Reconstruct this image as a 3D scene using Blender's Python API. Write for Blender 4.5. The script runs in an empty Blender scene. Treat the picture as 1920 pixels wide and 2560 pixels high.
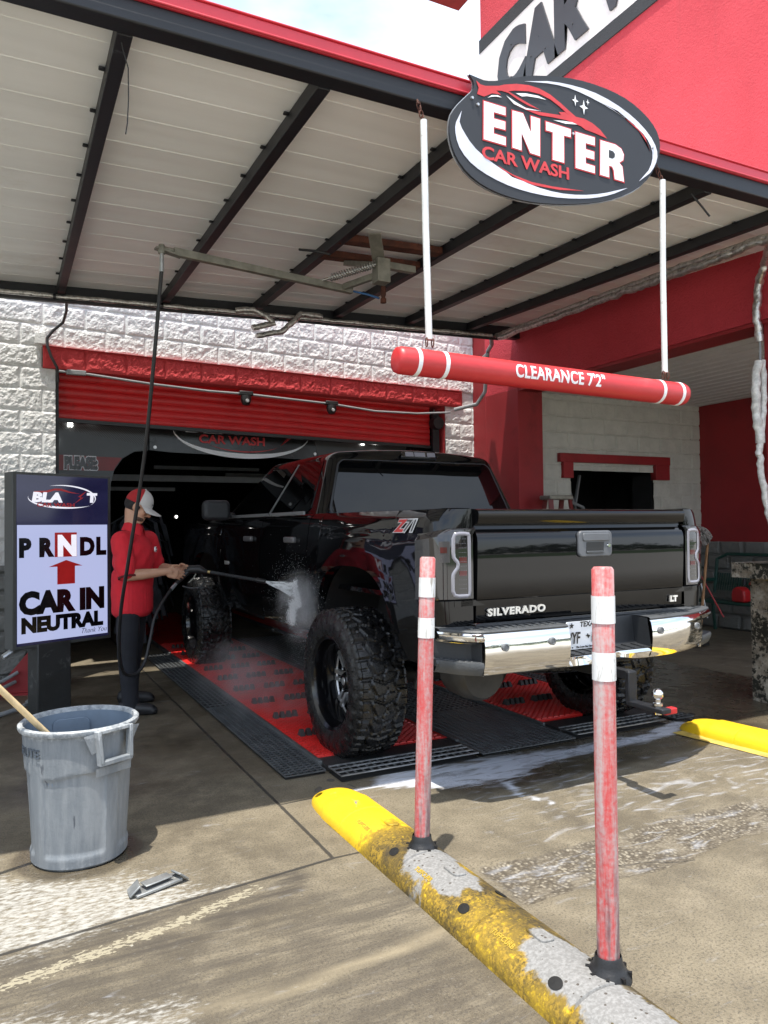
import bpy, bmesh, math, random
import numpy as np
from mathutils import Vector, Matrix
random.seed(7)
SC = bpy.context.scene
C = SC.collection
# ---------------------------------------------------------------- camera, sky, sun, exposure
cd = bpy.data.cameras.new('camera'); cam = bpy.data.objects.new('camera', cd); C.objects.link(cam)
cd.sensor_fit = 'VERTICAL'; cd.sensor_height = 36.0; cd.lens = 1892.47 / 2560 * 36.0
cd.clip_start = 0.05; cd.clip_end = 2000
Rc = np.array([[0.893, -0.450, -0.011], [-0.001, 0.024, -1.0], [0.451, 0.893, 0.021]])
Xw = Vector((0.893, -0.450, -0.0113)).normalized()
Fw = Vector((0.451, 0.893, 0.0206)); Fw = (Fw - Xw * Fw.dot(Xw)).normalized()
Uw = Xw.cross(Fw)
cam.matrix_world = Matrix(((Xw.x, Uw.x, -Fw.x, 0), (Xw.y, Uw.y, -Fw.y, 0), (Xw.z, Uw.z, -Fw.z, 1.42), (0, 0, 0, 1)))
SC.camera = cam
SUN_D = Vector((0.17, 0.18, -1.0)).normalized()
SUN_EL = math.asin(-SUN_D.z); SUN_AZ = math.atan2(-SUN_D.x, -SUN_D.y)
sl = bpy.data.lights.new('sun', 'SUN'); sl.energy = 3.3; sl.angle = math.radians(0.6); sl.color = (1.0, 0.95, 0.86)
so = bpy.data.objects.new('sun', sl); C.objects.link(so); so.rotation_euler = SUN_D.to_track_quat('-Z', 'Y').to_euler()
so.location = (-3, -3, 20)
W = bpy.data.worlds.new('World'); SC.world = W; W.use_nodes = True
wn = W.node_tree; wn.nodes.clear()
_o = wn.nodes.new('ShaderNodeOutputWorld'); _b = wn.nodes.new('ShaderNodeBackground'); _b.inputs[1].default_value = 0.15
_s = wn.nodes.new('ShaderNodeTexSky'); _s.sky_type = 'NISHITA'; _s.sun_disc = False
_s.sun_elevation = SUN_EL; _s.sun_rotation = SUN_AZ; _s.air_density = 1.0; _s.dust_density = 1.2
_tc = wn.nodes.new('ShaderNodeTexCoord'); _mp = wn.nodes.new('ShaderNodeMapping'); _mp.inputs['Scale'].default_value = (1.0, 1.0, 2.6)
_n = wn.nodes.new('ShaderNodeTexNoise'); _n.inputs['Scale'].default_value = 1.6; _n.inputs['Detail'].default_value = 7; _n.inputs['Roughness'].default_value = 0.56
_r = wn.nodes.new('ShaderNodeValToRGB'); _r.color_ramp.elements[0].position = 0.30; _r.color_ramp.elements[1].position = 0.66
_m = wn.nodes.new('ShaderNodeMix'); _m.data_type = 'RGBA'; _m.inputs['B'].default_value = (5.4, 5.9, 6.5, 1)
wn.links.new(_tc.outputs['Generated'], _mp.inputs['Vector']); wn.links.new(_mp.outputs[0], _n.inputs['Vector'])
wn.links.new(_n.outputs['Fac'], _r.inputs[0]); wn.links.new(_r.outputs[0], _m.inputs['Factor'])
wn.links.new(_s.outputs[0], _m.inputs['A']); wn.links.new(_m.outputs['Result'], _b.inputs[0]); wn.links.new(_b.outputs[0], _o.inputs[0])
SC.view_settings.view_transform = 'Standard'; SC.view_settings.look = 'None'
SC.view_settings.exposure = 1.16; SC.view_settings.gamma = 1.0
SC.cycles.use_denoising = True
SC.cycles.max_bounces = 8; SC.cycles.diffuse_bounces = 5; SC.cycles.glossy_bounces = 4; SC.cycles.transparent_max_bounces = 12
SC.cycles.volume_bounces = 1; SC.cycles.sample_clamp_indirect = 8

# ---------------------------------------------------------------- helpers
class NT:
    """tiny node builder"""
    def __init__(s, m):
        m.use_nodes = True; s.t = m.node_tree; s.t.nodes.clear()
    def n(s, typ, **kw):
        d = s.t.nodes.new(typ)
        for k, v in kw.items(): setattr(d, k, v)
        return d
    def put(s, sock, v):
        if isinstance(v, bpy.types.NodeSocket): s.t.links.new(v, sock)
        elif v is not None:
            try: sock.default_value = v
            except Exception: sock.default_value = (v[0], v[1], v[2], 1.0) if len(v) == 3 else v[:3]
    def pos(s): 
        return s.n('ShaderNodeTexCoord').outputs['Object']
    def m(s, op, a, b=0.5, c=0.5, clamp=False):
        d = s.n('ShaderNodeMath', operation=op, use_clamp=clamp)
        s.put(d.inputs[0], a); s.put(d.inputs[1], b); s.put(d.inputs[2], c); return d.outputs[0]
    def vm(s, op, a, b=None, out=0):
        d = s.n('ShaderNodeVectorMath', operation=op); s.put(d.inputs[0], a)
        if b is not None:
            if op == 'SCALE': s.put(d.inputs['Scale'], b)
            else: s.put(d.inputs[1], b)
        return d.outputs[out] if not isinstance(out, str) else d.outputs[out]
    def scl(s, v, x, y, z, rz=0):
        d = s.n('ShaderNodeMapping'); s.put(d.inputs['Vector'], v); d.inputs['Scale'].default_value = (x, y, z); d.inputs['Rotation'].default_value = (0, 0, rz); return d.outputs[0]
    def noise(s, v, scale, detail=4, rough=0.55, dist=0.0):
        d = s.n('ShaderNodeTexNoise'); s.put(d.inputs['Vector'], v); s.put(d.inputs['Scale'], scale)
        d.inputs['Detail'].default_value = detail; d.inputs['Roughness'].default_value = rough; d.inputs['Distortion'].default_value = dist; return d.outputs['Fac']
    def vor(s, v, scale, feat='F1', out='Distance'):
        d = s.n('ShaderNodeTexVoronoi', feature=feat); s.put(d.inputs['Vector'], v); s.put(d.inputs['Scale'], scale); return d.outputs[out]
    def ss(s, v, a, b):
        d = s.n('ShaderNodeMapRange', interpolation_type='SMOOTHSTEP'); s.put(d.inputs[0], v); s.put(d.inputs[1], a); s.put(d.inputs[2], b)
        d.inputs[3].default_value = 0; d.inputs[4].default_value = 1; return d.outputs[0]
    def mix(s, f, a, b, mode='MIX'):
        d = s.n('ShaderNodeMix', data_type='RGBA', blend_type=mode); s.put(d.inputs['Factor'], f)
        s.put(d.inputs['A'], a if isinstance(a, bpy.types.NodeSocket) else (*a[:3], 1)); s.put(d.inputs['B'], b if isinstance(b, bpy.types.NodeSocket) else (*b[:3], 1)); return d.outputs['Result']
    def attr(s, name, out='Fac'):
        d = s.n('ShaderNodeAttribute', attribute_name=name); return d.outputs[out]
    def bump(s, h, strength=0.5, dist=0.01, nrm=None):
        d = s.n('ShaderNodeBump'); d.inputs['Strength'].default_value = strength; d.inputs['Distance'].default_value = dist
        s.put(d.inputs['Height'], h)
        if nrm is not None: s.put(d.inputs['Normal'], nrm)
        return d.outputs[0]
    def bsdf(s, **kw):
        d = s.n('ShaderNodeBsdfPrincipled')
        nm = dict(color='Base Color', rough='Roughness', metal='Metallic', spec='Specular IOR Level', normal='Normal', alpha='Alpha', coat='Coat Weight', coatr='Coat Roughness', ec='Emission Color', es='Emission Strength', ior='IOR', trans='Transmission Weight', sheen='Sheen Weight', sss='Subsurface Weight')
        for k, v in kw.items():
            if v is not None: s.put(d.inputs[nm[k]], v)
        return d.outputs[0]
    def out(s, sh, vol=None):
        o = s.n('ShaderNodeOutputMaterial')
        if sh is not None: s.t.links.new(sh, o.inputs[0])
        if vol is not None: s.t.links.new(vol, o.inputs[1])

def M(name, col, rough=0.5, metal=0.0, var=0.12, vs=6.0, bump=0.0, bs=80.0, spec=0.5, coat=0.0, dirt=None, dscale=3.0, dthr=(0.55, 0.75), rvar=0.1, emit=0.0, sss=0.0, stretch=None):
    """general painted / plastic / metal surface: colour with mottling, optional dirt patches, bump"""
    m = bpy.data.materials.new(name); t = NT(m); p = t.pos()
    if stretch: p = t.scl(p, *stretch)
    n1 = t.noise(p, vs, 5, 0.6)
    lo = [max(0, c * (1 - var)) for c in col]; hi = [min(1, c * (1 + var)) for c in col]
    c = t.mix(t.ss(n1, 0.3, 0.7), lo, hi)
    r = t.m('ADD', rough, t.m('MULTIPLY', t.m('SUBTRACT', n1, 0.5), rvar * 2), clamp=True)
    if dirt:
        d = t.ss(t.noise(p, dscale, 8, 0.68, 0.6), dthr[0], dthr[1])
        c = t.mix(d, c, dirt); r = t.m('ADD', r, t.m('MULTIPLY', d, 0.25), clamp=True)
    nr = t.bump(t.noise(p, bs, 4, 0.6), bump, 0.01) if bump else None
    t.out(t.bsdf(color=c, rough=r, metal=metal, spec=spec, coat=coat, coatr=0.03, normal=nr, ec=(*col, 1) if emit else None, es=emit if emit else None, sss=sss if sss else None)); return m

class MB:
    def __init__(s): s.v = []; s.f = []
    def add(s, vs, fs):
        b = len(s.v); s.v += [tuple(x) for x in vs]; s.f += [tuple(i + b for i in f) for f in fs]; return s
    def box(s, c, d, R=None, off=(0, 0, 0)):
        hx, hy, hz = d[0] / 2, d[1] / 2, d[2] / 2
        vs = [Vector((x * hx + off[0], y * hy + off[1], z * hz + off[2])) for z in (-1, 1) for y in (-1, 1) for x in (-1, 1)]
        if R is not None: vs = [R @ v for v in vs]
        vs = [v + Vector(c) for v in vs]
        return s.add(vs, [(0, 2, 3, 1), (4, 5, 7, 6), (0, 1, 5, 4), (2, 6, 7, 3), (0, 4, 6, 2), (1, 3, 7, 5)])
    def bar(s, a, b, w, h, up=(0, 0, 1)):
        a = Vector(a); b = Vector(b); d = (b - a); L = d.length; d.normalize(); up = Vector(up)
        x = d.cross(up); x.normalize(); z = x.cross(d)
        vs = [p + x * sx * w / 2 + z * sz * h / 2 for p in (a, b) for sz in (-1, 1) for sx in (-1, 1)]
        return s.add(vs, [(0, 1, 3, 2), (4, 6, 7, 5), (0, 4, 5, 1), (2, 3, 7, 6), (0, 2, 6, 4), (1, 5, 7, 3)])
    def tube(s, pts, r, n=10, cap=True):
        pts = [Vector(p) for p in pts]; rs = r if isinstance(r, (list, tuple)) else [r] * len(pts)
        ring = []; ref = None; b = len(s.v)
        for i, p in enumerate(pts):
            t = (pts[min(i + 1, len(pts) - 1)] - pts[max(i - 1, 0)]).normalized()
            if ref is None: ref = Vector((0, 0, 1)) if abs(t.z) < 0.9 else Vector((1, 0, 0))
            u = t.cross(ref); u.normalize(); w = u.cross(t); ref = w
            for k in range(n):
                a = 2 * math.pi * k / n; s.v.append(tuple(p + (u * math.cos(a) + w * math.sin(a)) * rs[i]))
        for i in range(len(pts) - 1):
            for k in range(n):
                k2 = (k + 1) % n; s.f.append((b + i * n + k, b + i * n + k2, b + (i + 1) * n + k2, b + (i + 1) * n + k))
        if cap: s.f.append(tuple(b + k for k in range(n))[::-1]); s.f.append(tuple(b + (len(pts) - 1) * n + k for k in range(n)))
        return s
    def lathe(s, prof, c=(0, 0, 0), axis='z', n=32, close=False):
        b = len(s.v); c = Vector(c)
        for (r, h) in prof:
            for k in range(n):
                a = 2 * math.pi * k / n; x, y = r * math.cos(a), r * math.sin(a)
                p = {'z': (x, y, h), 'x': (h, x, y), 'y': (x, h, y)}[axis]; s.v.append(tuple(c + Vector(p)))
        m = len(prof)
        for i in range(m if close else m - 1):
            for k in range(n):
                k2 = (k + 1) % n; i2 = (i + 1) % m; s.f.append((b + i * n + k, b + i * n + k2, b + i2 * n + k2, b + i2 * n + k))
        if not close:
            s.f.append(tuple(b + k for k in range(n))[::-1]); s.f.append(tuple(b + (m - 1) * n + k for k in range(n)))
        return s
    def prism(s, pts, o, ex, ey, depth=0.01):
        """2D outline in the frame o + x*ex + y*ey, thickened along ex x ey (front face at o)"""
        o = Vector(o); ex = Vector(ex); ey = Vector(ey); ez = ex.cross(ey).normalized(); n = len(pts)
        if sum(pts[i][0] * pts[(i + 1) % n][1] - pts[(i + 1) % n][0] * pts[i][1] for i in range(n)) < 0: pts = pts[::-1]
        fr = [o + ex * x + ey * y for x, y in pts]; bk = [p - ez * depth for p in fr]
        fs = [tuple(range(n)), tuple(range(2 * n - 1, n - 1, -1))] + [(i, n + i, n + (i + 1) % n, (i + 1) % n) for i in range(n)]
        return s.add(fr + bk, fs)
    def grid(s, P, closeu=False):
        """P[i][j] points"""
        b = len(s.v); nu, nv = len(P), len(P[0])
        for row in P:
            for p in row: s.v.append(tuple(p))
        for i in range(nu - 1 + (1 if closeu else 0)):
            for j in range(nv - 1):
                i2 = (i + 1) % nu; s.f.append((b + i * nv + j, b + i2 * nv + j, b + i2 * nv + j + 1, b + i * nv + j + 1))
        return s
    def quad(s, a, b, c, d): return s.add([a, b, c, d], [(0, 1, 2, 3)])
    def ball(s, c, r, n=12, m=8, sc=(1, 1, 1), R=None):
        vs = []; 
        for i in range(m + 1):
            th = math.pi * i / m
            for k in range(n):
                a = 2 * math.pi * k / n; v = Vector((math.sin(th) * math.cos(a) * sc[0], math.sin(th) * math.sin(a) * sc[1], math.cos(th) * sc[2])) * r
                vs.append(Vector(c) + (R @ v if R is not None else v))
        return s.add(vs, [(i * n + k, (i + 1) * n + k, (i + 1) * n + (k + 1) % n, i * n + (k + 1) % n) for i in range(m) for k in range(n)])
    def mirror_x(s):
        n = len(s.v); s.v += [(-x, y, z) for x, y, z in s.v]; s.f += [tuple(i + n for i in f)[::-1] for f in s.f]; return s

def rootloc(p):
    l = Vector((0, 0, 0))
    while p is not None: l += p.location; p = p.parent
    return l
def obj(name, mb, mat, parent=None, local=False, ang=35, bevel=0.0, bseg=2):
    me = bpy.data.meshes.new(name); off = rootloc(parent) if (parent is not None and not local) else Vector((0, 0, 0))
    me.from_pydata([(v[0] - off.x, v[1] - off.y, v[2] - off.z) for v in mb.v], [], mb.f); me.validate()
    bm = bmesh.new(); bm.from_mesh(me); bmesh.ops.recalc_face_normals(bm, faces=bm.faces); bm.to_mesh(me); bm.free()
    if ang:
        me.polygons.foreach_set('use_smooth', [True] * len(me.polygons)); me.set_sharp_from_angle(angle=math.radians(ang))
    for m in (mat if isinstance(mat, (list, tuple)) else [mat]): me.materials.append(m)
    o = bpy.data.objects.new(name, me); C.objects.link(o); o.parent = parent
    if bevel:
        b = o.modifiers.new('bevel', 'BEVEL'); b.width = bevel; b.segments = bseg; b.limit_method = 'ANGLE'; b.angle_limit = math.radians(40); b.harden_normals = False
    return o
def tag(o, label, cat, group=None):
    o['label'] = label; o['category'] = cat
    if group: o['group'] = group
    return o
def thing(name, label, cat, loc=(0, 0, 0), group=None):
    o = bpy.data.objects.new(name, None); C.objects.link(o); o.location = loc; o.empty_display_size = 0.1
    return tag(o, label, cat, group)
def struct(o, kind='structure'): o['kind'] = kind; return o
def text(mb, s, size, o, ex, ey, bold=0.0, shear=0.0, sx=1.0, depth=0.002, align='LEFT', space=1.0, warp=None, cut=0):
    """lettering as geometry, laid in the frame o, ex, ey"""
    cu = bpy.data.curves.new('lettering', 'FONT'); cu.body = s; cu.size = size; cu.offset = bold; cu.shear = shear; cu.align_x = align; cu.space_character = space
    cu.resolution_u = 3; cu.extrude = depth / 2
    to = bpy.data.objects.new('lettering', cu); C.objects.link(to); dg = bpy.context.evaluated_depsgraph_get()
    me = bpy.data.meshes.new_from_object(to.evaluated_get(dg))
    if cut:
        bm = bmesh.new(); bm.from_mesh(me); xs_ = [v.co.x for v in bm.verts]; ys_ = [v.co.y for v in bm.verts]
        for ax, lo, hi, st in ((0, min(xs_), max(xs_), cut / sx), (1, min(ys_), max(ys_), cut)):
            k = lo + st
            while k < hi:
                bmesh.ops.bisect_plane(bm, geom=bm.verts[:] + bm.edges[:] + bm.faces[:], plane_co=(k, 0, 0) if ax == 0 else (0, k, 0), plane_no=(1, 0, 0) if ax == 0 else (0, 1, 0)); k += st
        bm.to_mesh(me); bm.free()
    o = Vector(o); ex = Vector(ex); ey = Vector(ey); ez = ex.cross(ey).normalized()
    vs = [warp(v.co.x * sx, v.co.y, v.co.z) if warp else o + ex * (v.co.x * sx) + ey * v.co.y + ez * v.co.z for v in me.vertices]
    mb.add(vs, [tuple(p.vertices) for p in me.polygons])
    bpy.data.objects.remove(to); bpy.data.meshes.remove(me); bpy.data.curves.remove(cu); return mb
def vn(x, y, seed=0):
    xi = np.floor(x).astype(np.int64); yi = np.floor(y).astype(np.int64); xf = x - xi; yf = y - yi
    u = xf * xf * (3 - 2 * xf); v = yf * yf * (3 - 2 * yf)
    def h(a, b): 
        n = (a * 374761393 + b * 668265263 + seed * 974711) & 0x7fffffff; n = ((n ^ (n >> 13)) * 1274126177) & 0x7fffffff
        return ((n ^ (n >> 16)) & 0xffff) / 65535.0
    return (h(xi, yi) * (1 - u) + h(xi + 1, yi) * u) * (1 - v) + (h(xi, yi + 1) * (1 - u) + h(xi + 1, yi + 1) * u) * v
def fbm(x, y, oct=4, seed=0, gain=0.5):
    t = 0; a = 1; n = 0
    for k in range(oct): t = t + a * vn(x * 2 ** k, y * 2 ** k, seed + k); n += a; a *= gain
    return t / n
def sstep(x, a, b):
    t = np.clip((x - a) / (b - a), 0, 1); return t * t * (3 - 2 * t)
def rrect(w, h, r, n=5, cx=0, cy=0):
    p = []
    for (sx, sy, a0) in ((1, 1, 0), (-1, 1, 90), (-1, -1, 180), (1, -1, 270)):
        for k in range(n + 1):
            a = math.radians(a0 + 90 * k / n); p.append((cx + sx * (w / 2 - r) + r * math.cos(a), cy + sy * (h / 2 - r) + r * math.sin(a)))
    return p
def arc_strip(cx, cy, rx, ry, a0, a1, t, n=24, rot=0.0):
    """crescent of an ellipse, thickest in the middle"""
    o, i = [], []
    for k in range(n + 1):
        f = k / n; a = math.radians(a0 + (a1 - a0) * f); w = t * math.sin(math.pi * f)
        for (L, d) in ((o, 0), (i, w)):
            x, y = (rx - d) * math.cos(a), (ry - d) * math.sin(a); L.append((cx + x * math.cos(rot) - y * math.sin(rot), cy + x * math.sin(rot) + y * math.cos(rot)))
    return o + i[::-1]
# ---------------------------------------------------------------- materials
def stucco():
    m = bpy.data.materials.new('red_stucco'); t = NT(m); p = t.pos(); big = t.noise(p, .7, 5, .6); dr = t.noise(t.scl(p, 5, 5, .35), 1.0, 5, .65); gr = t.noise(p, 55, 5, .65)
    c = t.mix(t.ss(big, .3, .7), (.44, .028, .042), (.54, .044, .062)); c = t.mix(t.m('MULTIPLY', t.ss(dr, .52, .75), .35), c, (.33, .030, .040)); c = t.mix(t.m('MULTIPLY', t.ss(gr, .5, .75), .3), c, (.36, .02, .03))
    t.out(t.bsdf(color=c, rough=.8, normal=t.bump(t.m('ADD', gr, t.m('MULTIPLY', t.noise(p, 22, 4), .6)), 1.0, .012))); return m
m_red_stucco = stucco()
m_red_shaded = M('red_paint_shaded', (0.26, 0.012, 0.016), 0.6, bump=0.15, bs=120, var=0.12, vs=2.0, dirt=(0.10, 0.014, 0.014), dscale=1.4, dthr=(0.5, 0.8))  # tower red darkened in colour for shade under the canopy, plus dirt
m_red_door = M('red_door_enamel', (0.50, 0.012, 0.014), 0.42, var=0.1, vs=4, dirt=(0.22, 0.012, 0.012), dscale=6, dthr=(0.6, 0.8))
m_black_stucco = M('black_band', (0.024, 0.025, 0.028), 0.75, bump=0.5, bs=60)
m_white_stucco = M('white_band', (0.72, 0.66, 0.64), 0.8, bump=0.35, bs=60, var=0.06, dirt=(0.5, 0.44, 0.42), dscale=3, dthr=(0.6, 0.9))
m_letter_grey = M('charcoal_letter', (0.042, 0.045, 0.052), 0.55, var=0.05)
m_steel_black = M('black_steel', (0.007, 0.008, 0.011), 0.5, bump=0.08, bs=90, var=0.3, dirt=(0.10, 0.11, 0.125), dscale=9, dthr=(0.66, 0.75), stretch=(0.35, 1, 1))
m_flash_red = M('red_flashing', (0.55, 0.035, 0.055), 0.38, var=0.06)
m_rust = M('rusty_steel', (0.085, 0.026, 0.014), 0.85, var=0.4, vs=14, bump=0.3)
m_galv = M('galvanised', (0.50, 0.52, 0.53), 0.42, metal=0.85, var=0.15, vs=18, dirt=(0.30, 0.28, 0.25), dscale=16, dthr=(0.62, 0.72))
m_foil = M('foil_wrap', (0.55, 0.54, 0.52), 0.36, metal=0.9, var=0.3, vs=30, bump=0.9, bs=26, rvar=0.3)
m_grey_pvc = M('grey_conduit', (0.23, 0.24, 0.25), 0.5, var=0.1)
m_blackplast = M('black_plastic', (0.012, 0.012, 0.013), 0.42, var=0.2, rvar=0.15)
m_rubber = M('black_rubber', (0.010, 0.010, 0.011), 0.5, var=0.25, vs=20, bump=0.15, bs=150)
m_white = M('white_vinyl', (0.80, 0.81, 0.84), 0.5, var=0.03)
m_silver_v = M('silver_vinyl', (0.62, 0.63, 0.72), 0.4, var=0.12, vs=3)
m_red_v = M('red_vinyl', (0.55, 0.035, 0.04), 0.5, var=0.12, vs=8)
m_sign_dark = M('charcoal_vinyl', (0.020, 0.022, 0.028), 0.6, var=0.06)
m_alu = M('aluminium', (0.55, 0.55, 0.55), 0.4, metal=0.9, var=0.1)
m_olive_steel = M('weathered_stainless', (0.24, 0.235, 0.20), 0.5, metal=0.5, var=0.2, vs=12)
m_spring = M('zinc_spring', (0.42, 0.42, 0.41), 0.35, metal=0.9)
m_blue_hose = M('blue_hose', (0.03, 0.12, 0.30), 0.4)
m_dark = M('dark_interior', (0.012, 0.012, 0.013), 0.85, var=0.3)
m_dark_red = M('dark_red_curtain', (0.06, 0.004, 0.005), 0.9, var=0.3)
m_soffit = M('white_soffit', (0.60, 0.60, 0.60), 0.55, var=0.05)
m_cream = M('cream_block', (0.5, 0.5, 0.46), 0.85, bump=0.8, bs=38, var=0.08)

def block_mat(name, col, bump=0.5):
    m = bpy.data.materials.new(name); t = NT(m); p = t.pos()
    n1 = t.noise(p, 5, 6, 0.65); n2 = t.noise(p, 60, 5, 0.6)
    c = t.mix(t.ss(n1, 0.35, 0.7), [c * 0.9 for c in col], col)
    c = t.mix(t.ss(t.noise(p, 2.2, 8, 0.7), 0.6, 0.82), c, [x * 0.62 for x in col])
    t.out(t.bsdf(color=c, rough=0.8, normal=t.bump(n2, bump, 0.012))); return m
m_block = block_mat('white_split_block', (0.70, 0.70, 0.69))
m_block_red = block_mat('red_split_block', (0.52, 0.042, 0.046))
m_stone_grey = block_mat('grey_stone', (0.20, 0.20, 0.19), 0.9)

def ceiling_mat():
    m = bpy.data.materials.new('off_white_roof_panel'); t = NT(m); p = t.pos()
    n = t.noise(t.scl(p, 0.4, 3, 1), 1.5, 5, 0.6)
    c = t.mix(t.ss(n, 0.3, 0.7), (0.80, 0.82, 0.81), (0.87, 0.89, 0.88))
    c = t.mix(t.ss(t.noise(p, 1.1, 6, 0.7), 0.58, 0.85), c, (0.62, 0.60, 0.54))
    t.out(t.bsdf(color=c, rough=0.38)); return m
m_ceil = ceiling_mat()

def stone_mat():
    m = bpy.data.materials.new('weathered_limestone'); t = NT(m); p = t.pos()
    n1 = t.noise(p, 9, 8, 0.7); n2 = t.noise(p, 28, 6, 0.7);
    c = t.mix(t.ss(n1, 0.35, 0.65), (0.20, 0.17, 0.13), (0.46, 0.42, 0.35))
    lich = t.ss(t.m('ADD', n2, t.m('MULTIPLY', t.m('SUBTRACT', t.noise(p, 4, 3), 0.5), 0.7)), 0.47, 0.57)
    c = t.mix(lich, c, (0.022, 0.022, 0.016))
    t.out(t.bsdf(color=c, rough=0.9, normal=t.bump(t.m('ADD', n1, n2), 0.8, 0.02))); return m
m_lime = stone_mat()
# ---------------------------------------------------------------- ground: one sheet to the horizon
def axis(a, b, st, lo, hi):
    n = int(round((b - a) / st)); x = list(np.linspace(a, b, n + 1)); d = st
    while x[-1] < hi: d *= 1.35; x.append(min(hi, x[-1] + d))
    d = st
    while x[0] > lo: d *= 1.35; x.insert(0, max(lo, x[0] - d))
    return np.array(x)
def dseg(X, Y, a, b):
    a = np.array(a); b = np.array(b); d = b - a; t = np.clip(((X - a[0]) * d[0] + (Y - a[1]) * d[1]) / (d @ d), 0, 1)
    return np.hypot(X - a[0] - t * d[0], Y - a[1] - t * d[1])
def ground():
    xs = axis(-1.2, 6.0, 0.04, -300, 300); ys = axis(1.2, 8.0, 0.04, -300, 120)
    X, Y = np.meshgrid(xs, ys, indexing='ij'); nx, ny = X.shape
    near = (X > -1.3) & (X < 6.2) & (Y > 1.1) & (Y < 8.2)
    Z = np.where(near, (fbm(X * 2, Y * 2, 3, 5) - 0.5) * 0.006, 0) - np.clip(dseg(X, Y, (1.75, 2.68), (6, 2.74)), 0, .12) * 0 
    agg = sstep(X, 1.72, 1.80) * sstep(Y, 2.30 + 0.03 * np.sin(X * 7) + np.clip(X - 2.5, 0, 9) * 0.05, 2.36 + np.clip(X - 2.5, 0, 9) * 0.05) * (1 - sstep(Y, 2.64, 2.70 + 0.02 * np.sin(X * 5)))
    Z = Z - 0.012 * agg * np.where(near, 1, 0) + agg * np.where(near, (fbm(X * 22, Y * 22, 2, 8) - 0.5) * 0.02, 0)
    jy = 2.884 + 0.125 * X
    wn_ = fbm(X * 3, Y * 3, 4, 11)
    w1 = sstep(Y, jy - 0.015, jy + 0.01) * (1 - sstep(X + (Y - 2.9) * 0.9 + (wn_ - .5) * .5, 0.62, 1.0)) * (1 - sstep(Y + (wn_ - 0.5) * 0.5, 3.35, 3.75))
    dist_b = np.hypot(X - 0.30, Y - 3.62); w1 *= sstep(dist_b + (wn_ - .5) * .12, 0.26, 0.30)
    w2 = (1 - sstep(Y, jy - 0.02, jy)) * sstep(Y, jy - 0.13, jy - 0.02) * (1 - sstep(X, 0.1, 0.6)) * 0.75
    w3 = (1 - sstep(dseg(X, Y, (-0.6, 2.48), (0.42, 2.30)) + (wn_ - .5) * .15, 0.05, 0.16)) * 0.65
    edge = sstep(Y, jy - 0.005, jy + 0.005) * (1 - sstep(Y, jy + 0.02, jy + 0.07)) * (1 - sstep(X, 0.7, 1.0))
    white = np.clip(np.maximum.reduce([w1 * 0.9, w2, w3, edge * 1.1]), 0, 1.1)
    wet_shade = np.clip(sstep(Y, 3.9, 4.4) * 0.6 + sstep(X, 1.9, 2.2) * sstep(Y, 3.25, 3.5) * 0.8 + sstep(X, 3.6, 4.4) * sstep(Y, 3.7, 4.2) * 0.9, 0, 1)  # standing water; behind the truck it also darkens the clearance bar's shadow area
    wet_shade = np.maximum(wet_shade, (1 - sstep(dist_b, 0.22, 0.33)) * 0.9)
    arc = [(-0.8, 2.60), (-0.007, 2.678), (0.56, 2.808), (0.95, 2.955)]
    db = np.minimum.reduce([dseg(X, Y, arc[i], arc[i + 1]) for i in range(3)])
    blot = (1 - sstep(db, 0.02, 0.055)) * (1 - sstep(X, 0.85, 1.0))
    tyre = np.maximum((1 - sstep(np.abs(db - 0.10), 0.03, 0.12)) * (Y < jy) * 0.9, (1 - sstep(dseg(X, Y, (-0.5, 2.35), (1.35, 2.55)), 0.02, 0.28)) * 0.7)
    tyre = np.maximum(tyre, .60 * (1 - sstep(X, 1.30, 1.42)) * (1 - sstep(Y, 2.70, 2.92)))
    st = [(1.42, 2.325), (1.344, 2.306), (0.813, 2.252), (0.512, 2.272), (-0.6, 2.40)]
    ds = np.minimum.reduce([dseg(X, Y, st[i], st[i + 1]) for i in range(4)])
    streak = (1 - sstep(ds, 0.008, 0.035)) * (0.4 + 0.6 * sstep(X, 0.2, 1.1)) * (1 - sstep(X, 1.40, 1.44))
    fo = [(1.95, 3.80), (2.25, 3.72), (2.6, 3.70), (3.0, 3.745), (3.6, 3.75), (3.95, 3.76), (4.3, 3.90)]
    df = np.minimum.reduce([dseg(X, Y, fo[i], fo[i + 1]) for i in range(6)])
    tail = np.minimum.reduce([dseg(X, Y, a, b) for a, b in (((2.38, 3.66), (2.50, 3.48)), ((2.50, 3.48), (2.44, 3.28)), ((2.44, 3.28), (2.52, 3.12)), ((4.3, 3.9), (4.45, 3.7)))])
    wid = 0.085 + 0.15 * np.exp(-((X - 2.4) / 0.45) ** 2)
    foam = np.maximum((1 - sstep(df / wid, 0.4, 1.5)), 0.8 * (1 - sstep(tail, 0.01, 0.05)))
    foam = np.maximum(foam, 0.27 * (X > 1.8) * (X < 4.6) * sstep(Y, 2.66, 2.8) * (1 - sstep(Y, 3.3, 3.75)) * sstep(X, 1.8, 2.6))
    foam = np.maximum(foam, agg * 0.22)
    jw = np.clip(1 - sstep(dseg(X, Y, (1.62, 3.765), (2.05, 3.775)), 0.004, 0.03), 0, 1); foam = np.maximum(foam, jw)
    ma = np.stack([white, wet_shade, agg, np.ones_like(X)], -1); mb_ = np.stack([streak, foam, blot, tyre], -1)
    for a in (ma, mb_): a[~near] = 0
    me = bpy.data.meshes.new('ground'); co = np.stack([X, Y, Z], -1).reshape(-1, 3)
    I = np.arange(nx * ny).reshape(nx, ny); q = np.stack([I[:-1, :-1], I[1:, :-1], I[1:, 1:], I[:-1, 1:]], -1).reshape(-1, 4)
    me.vertices.add(len(co)); me.vertices.foreach_set('co', co.ravel()); me.loops.add(q.size); me.loops.foreach_set('vertex_index', q.ravel())
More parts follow.
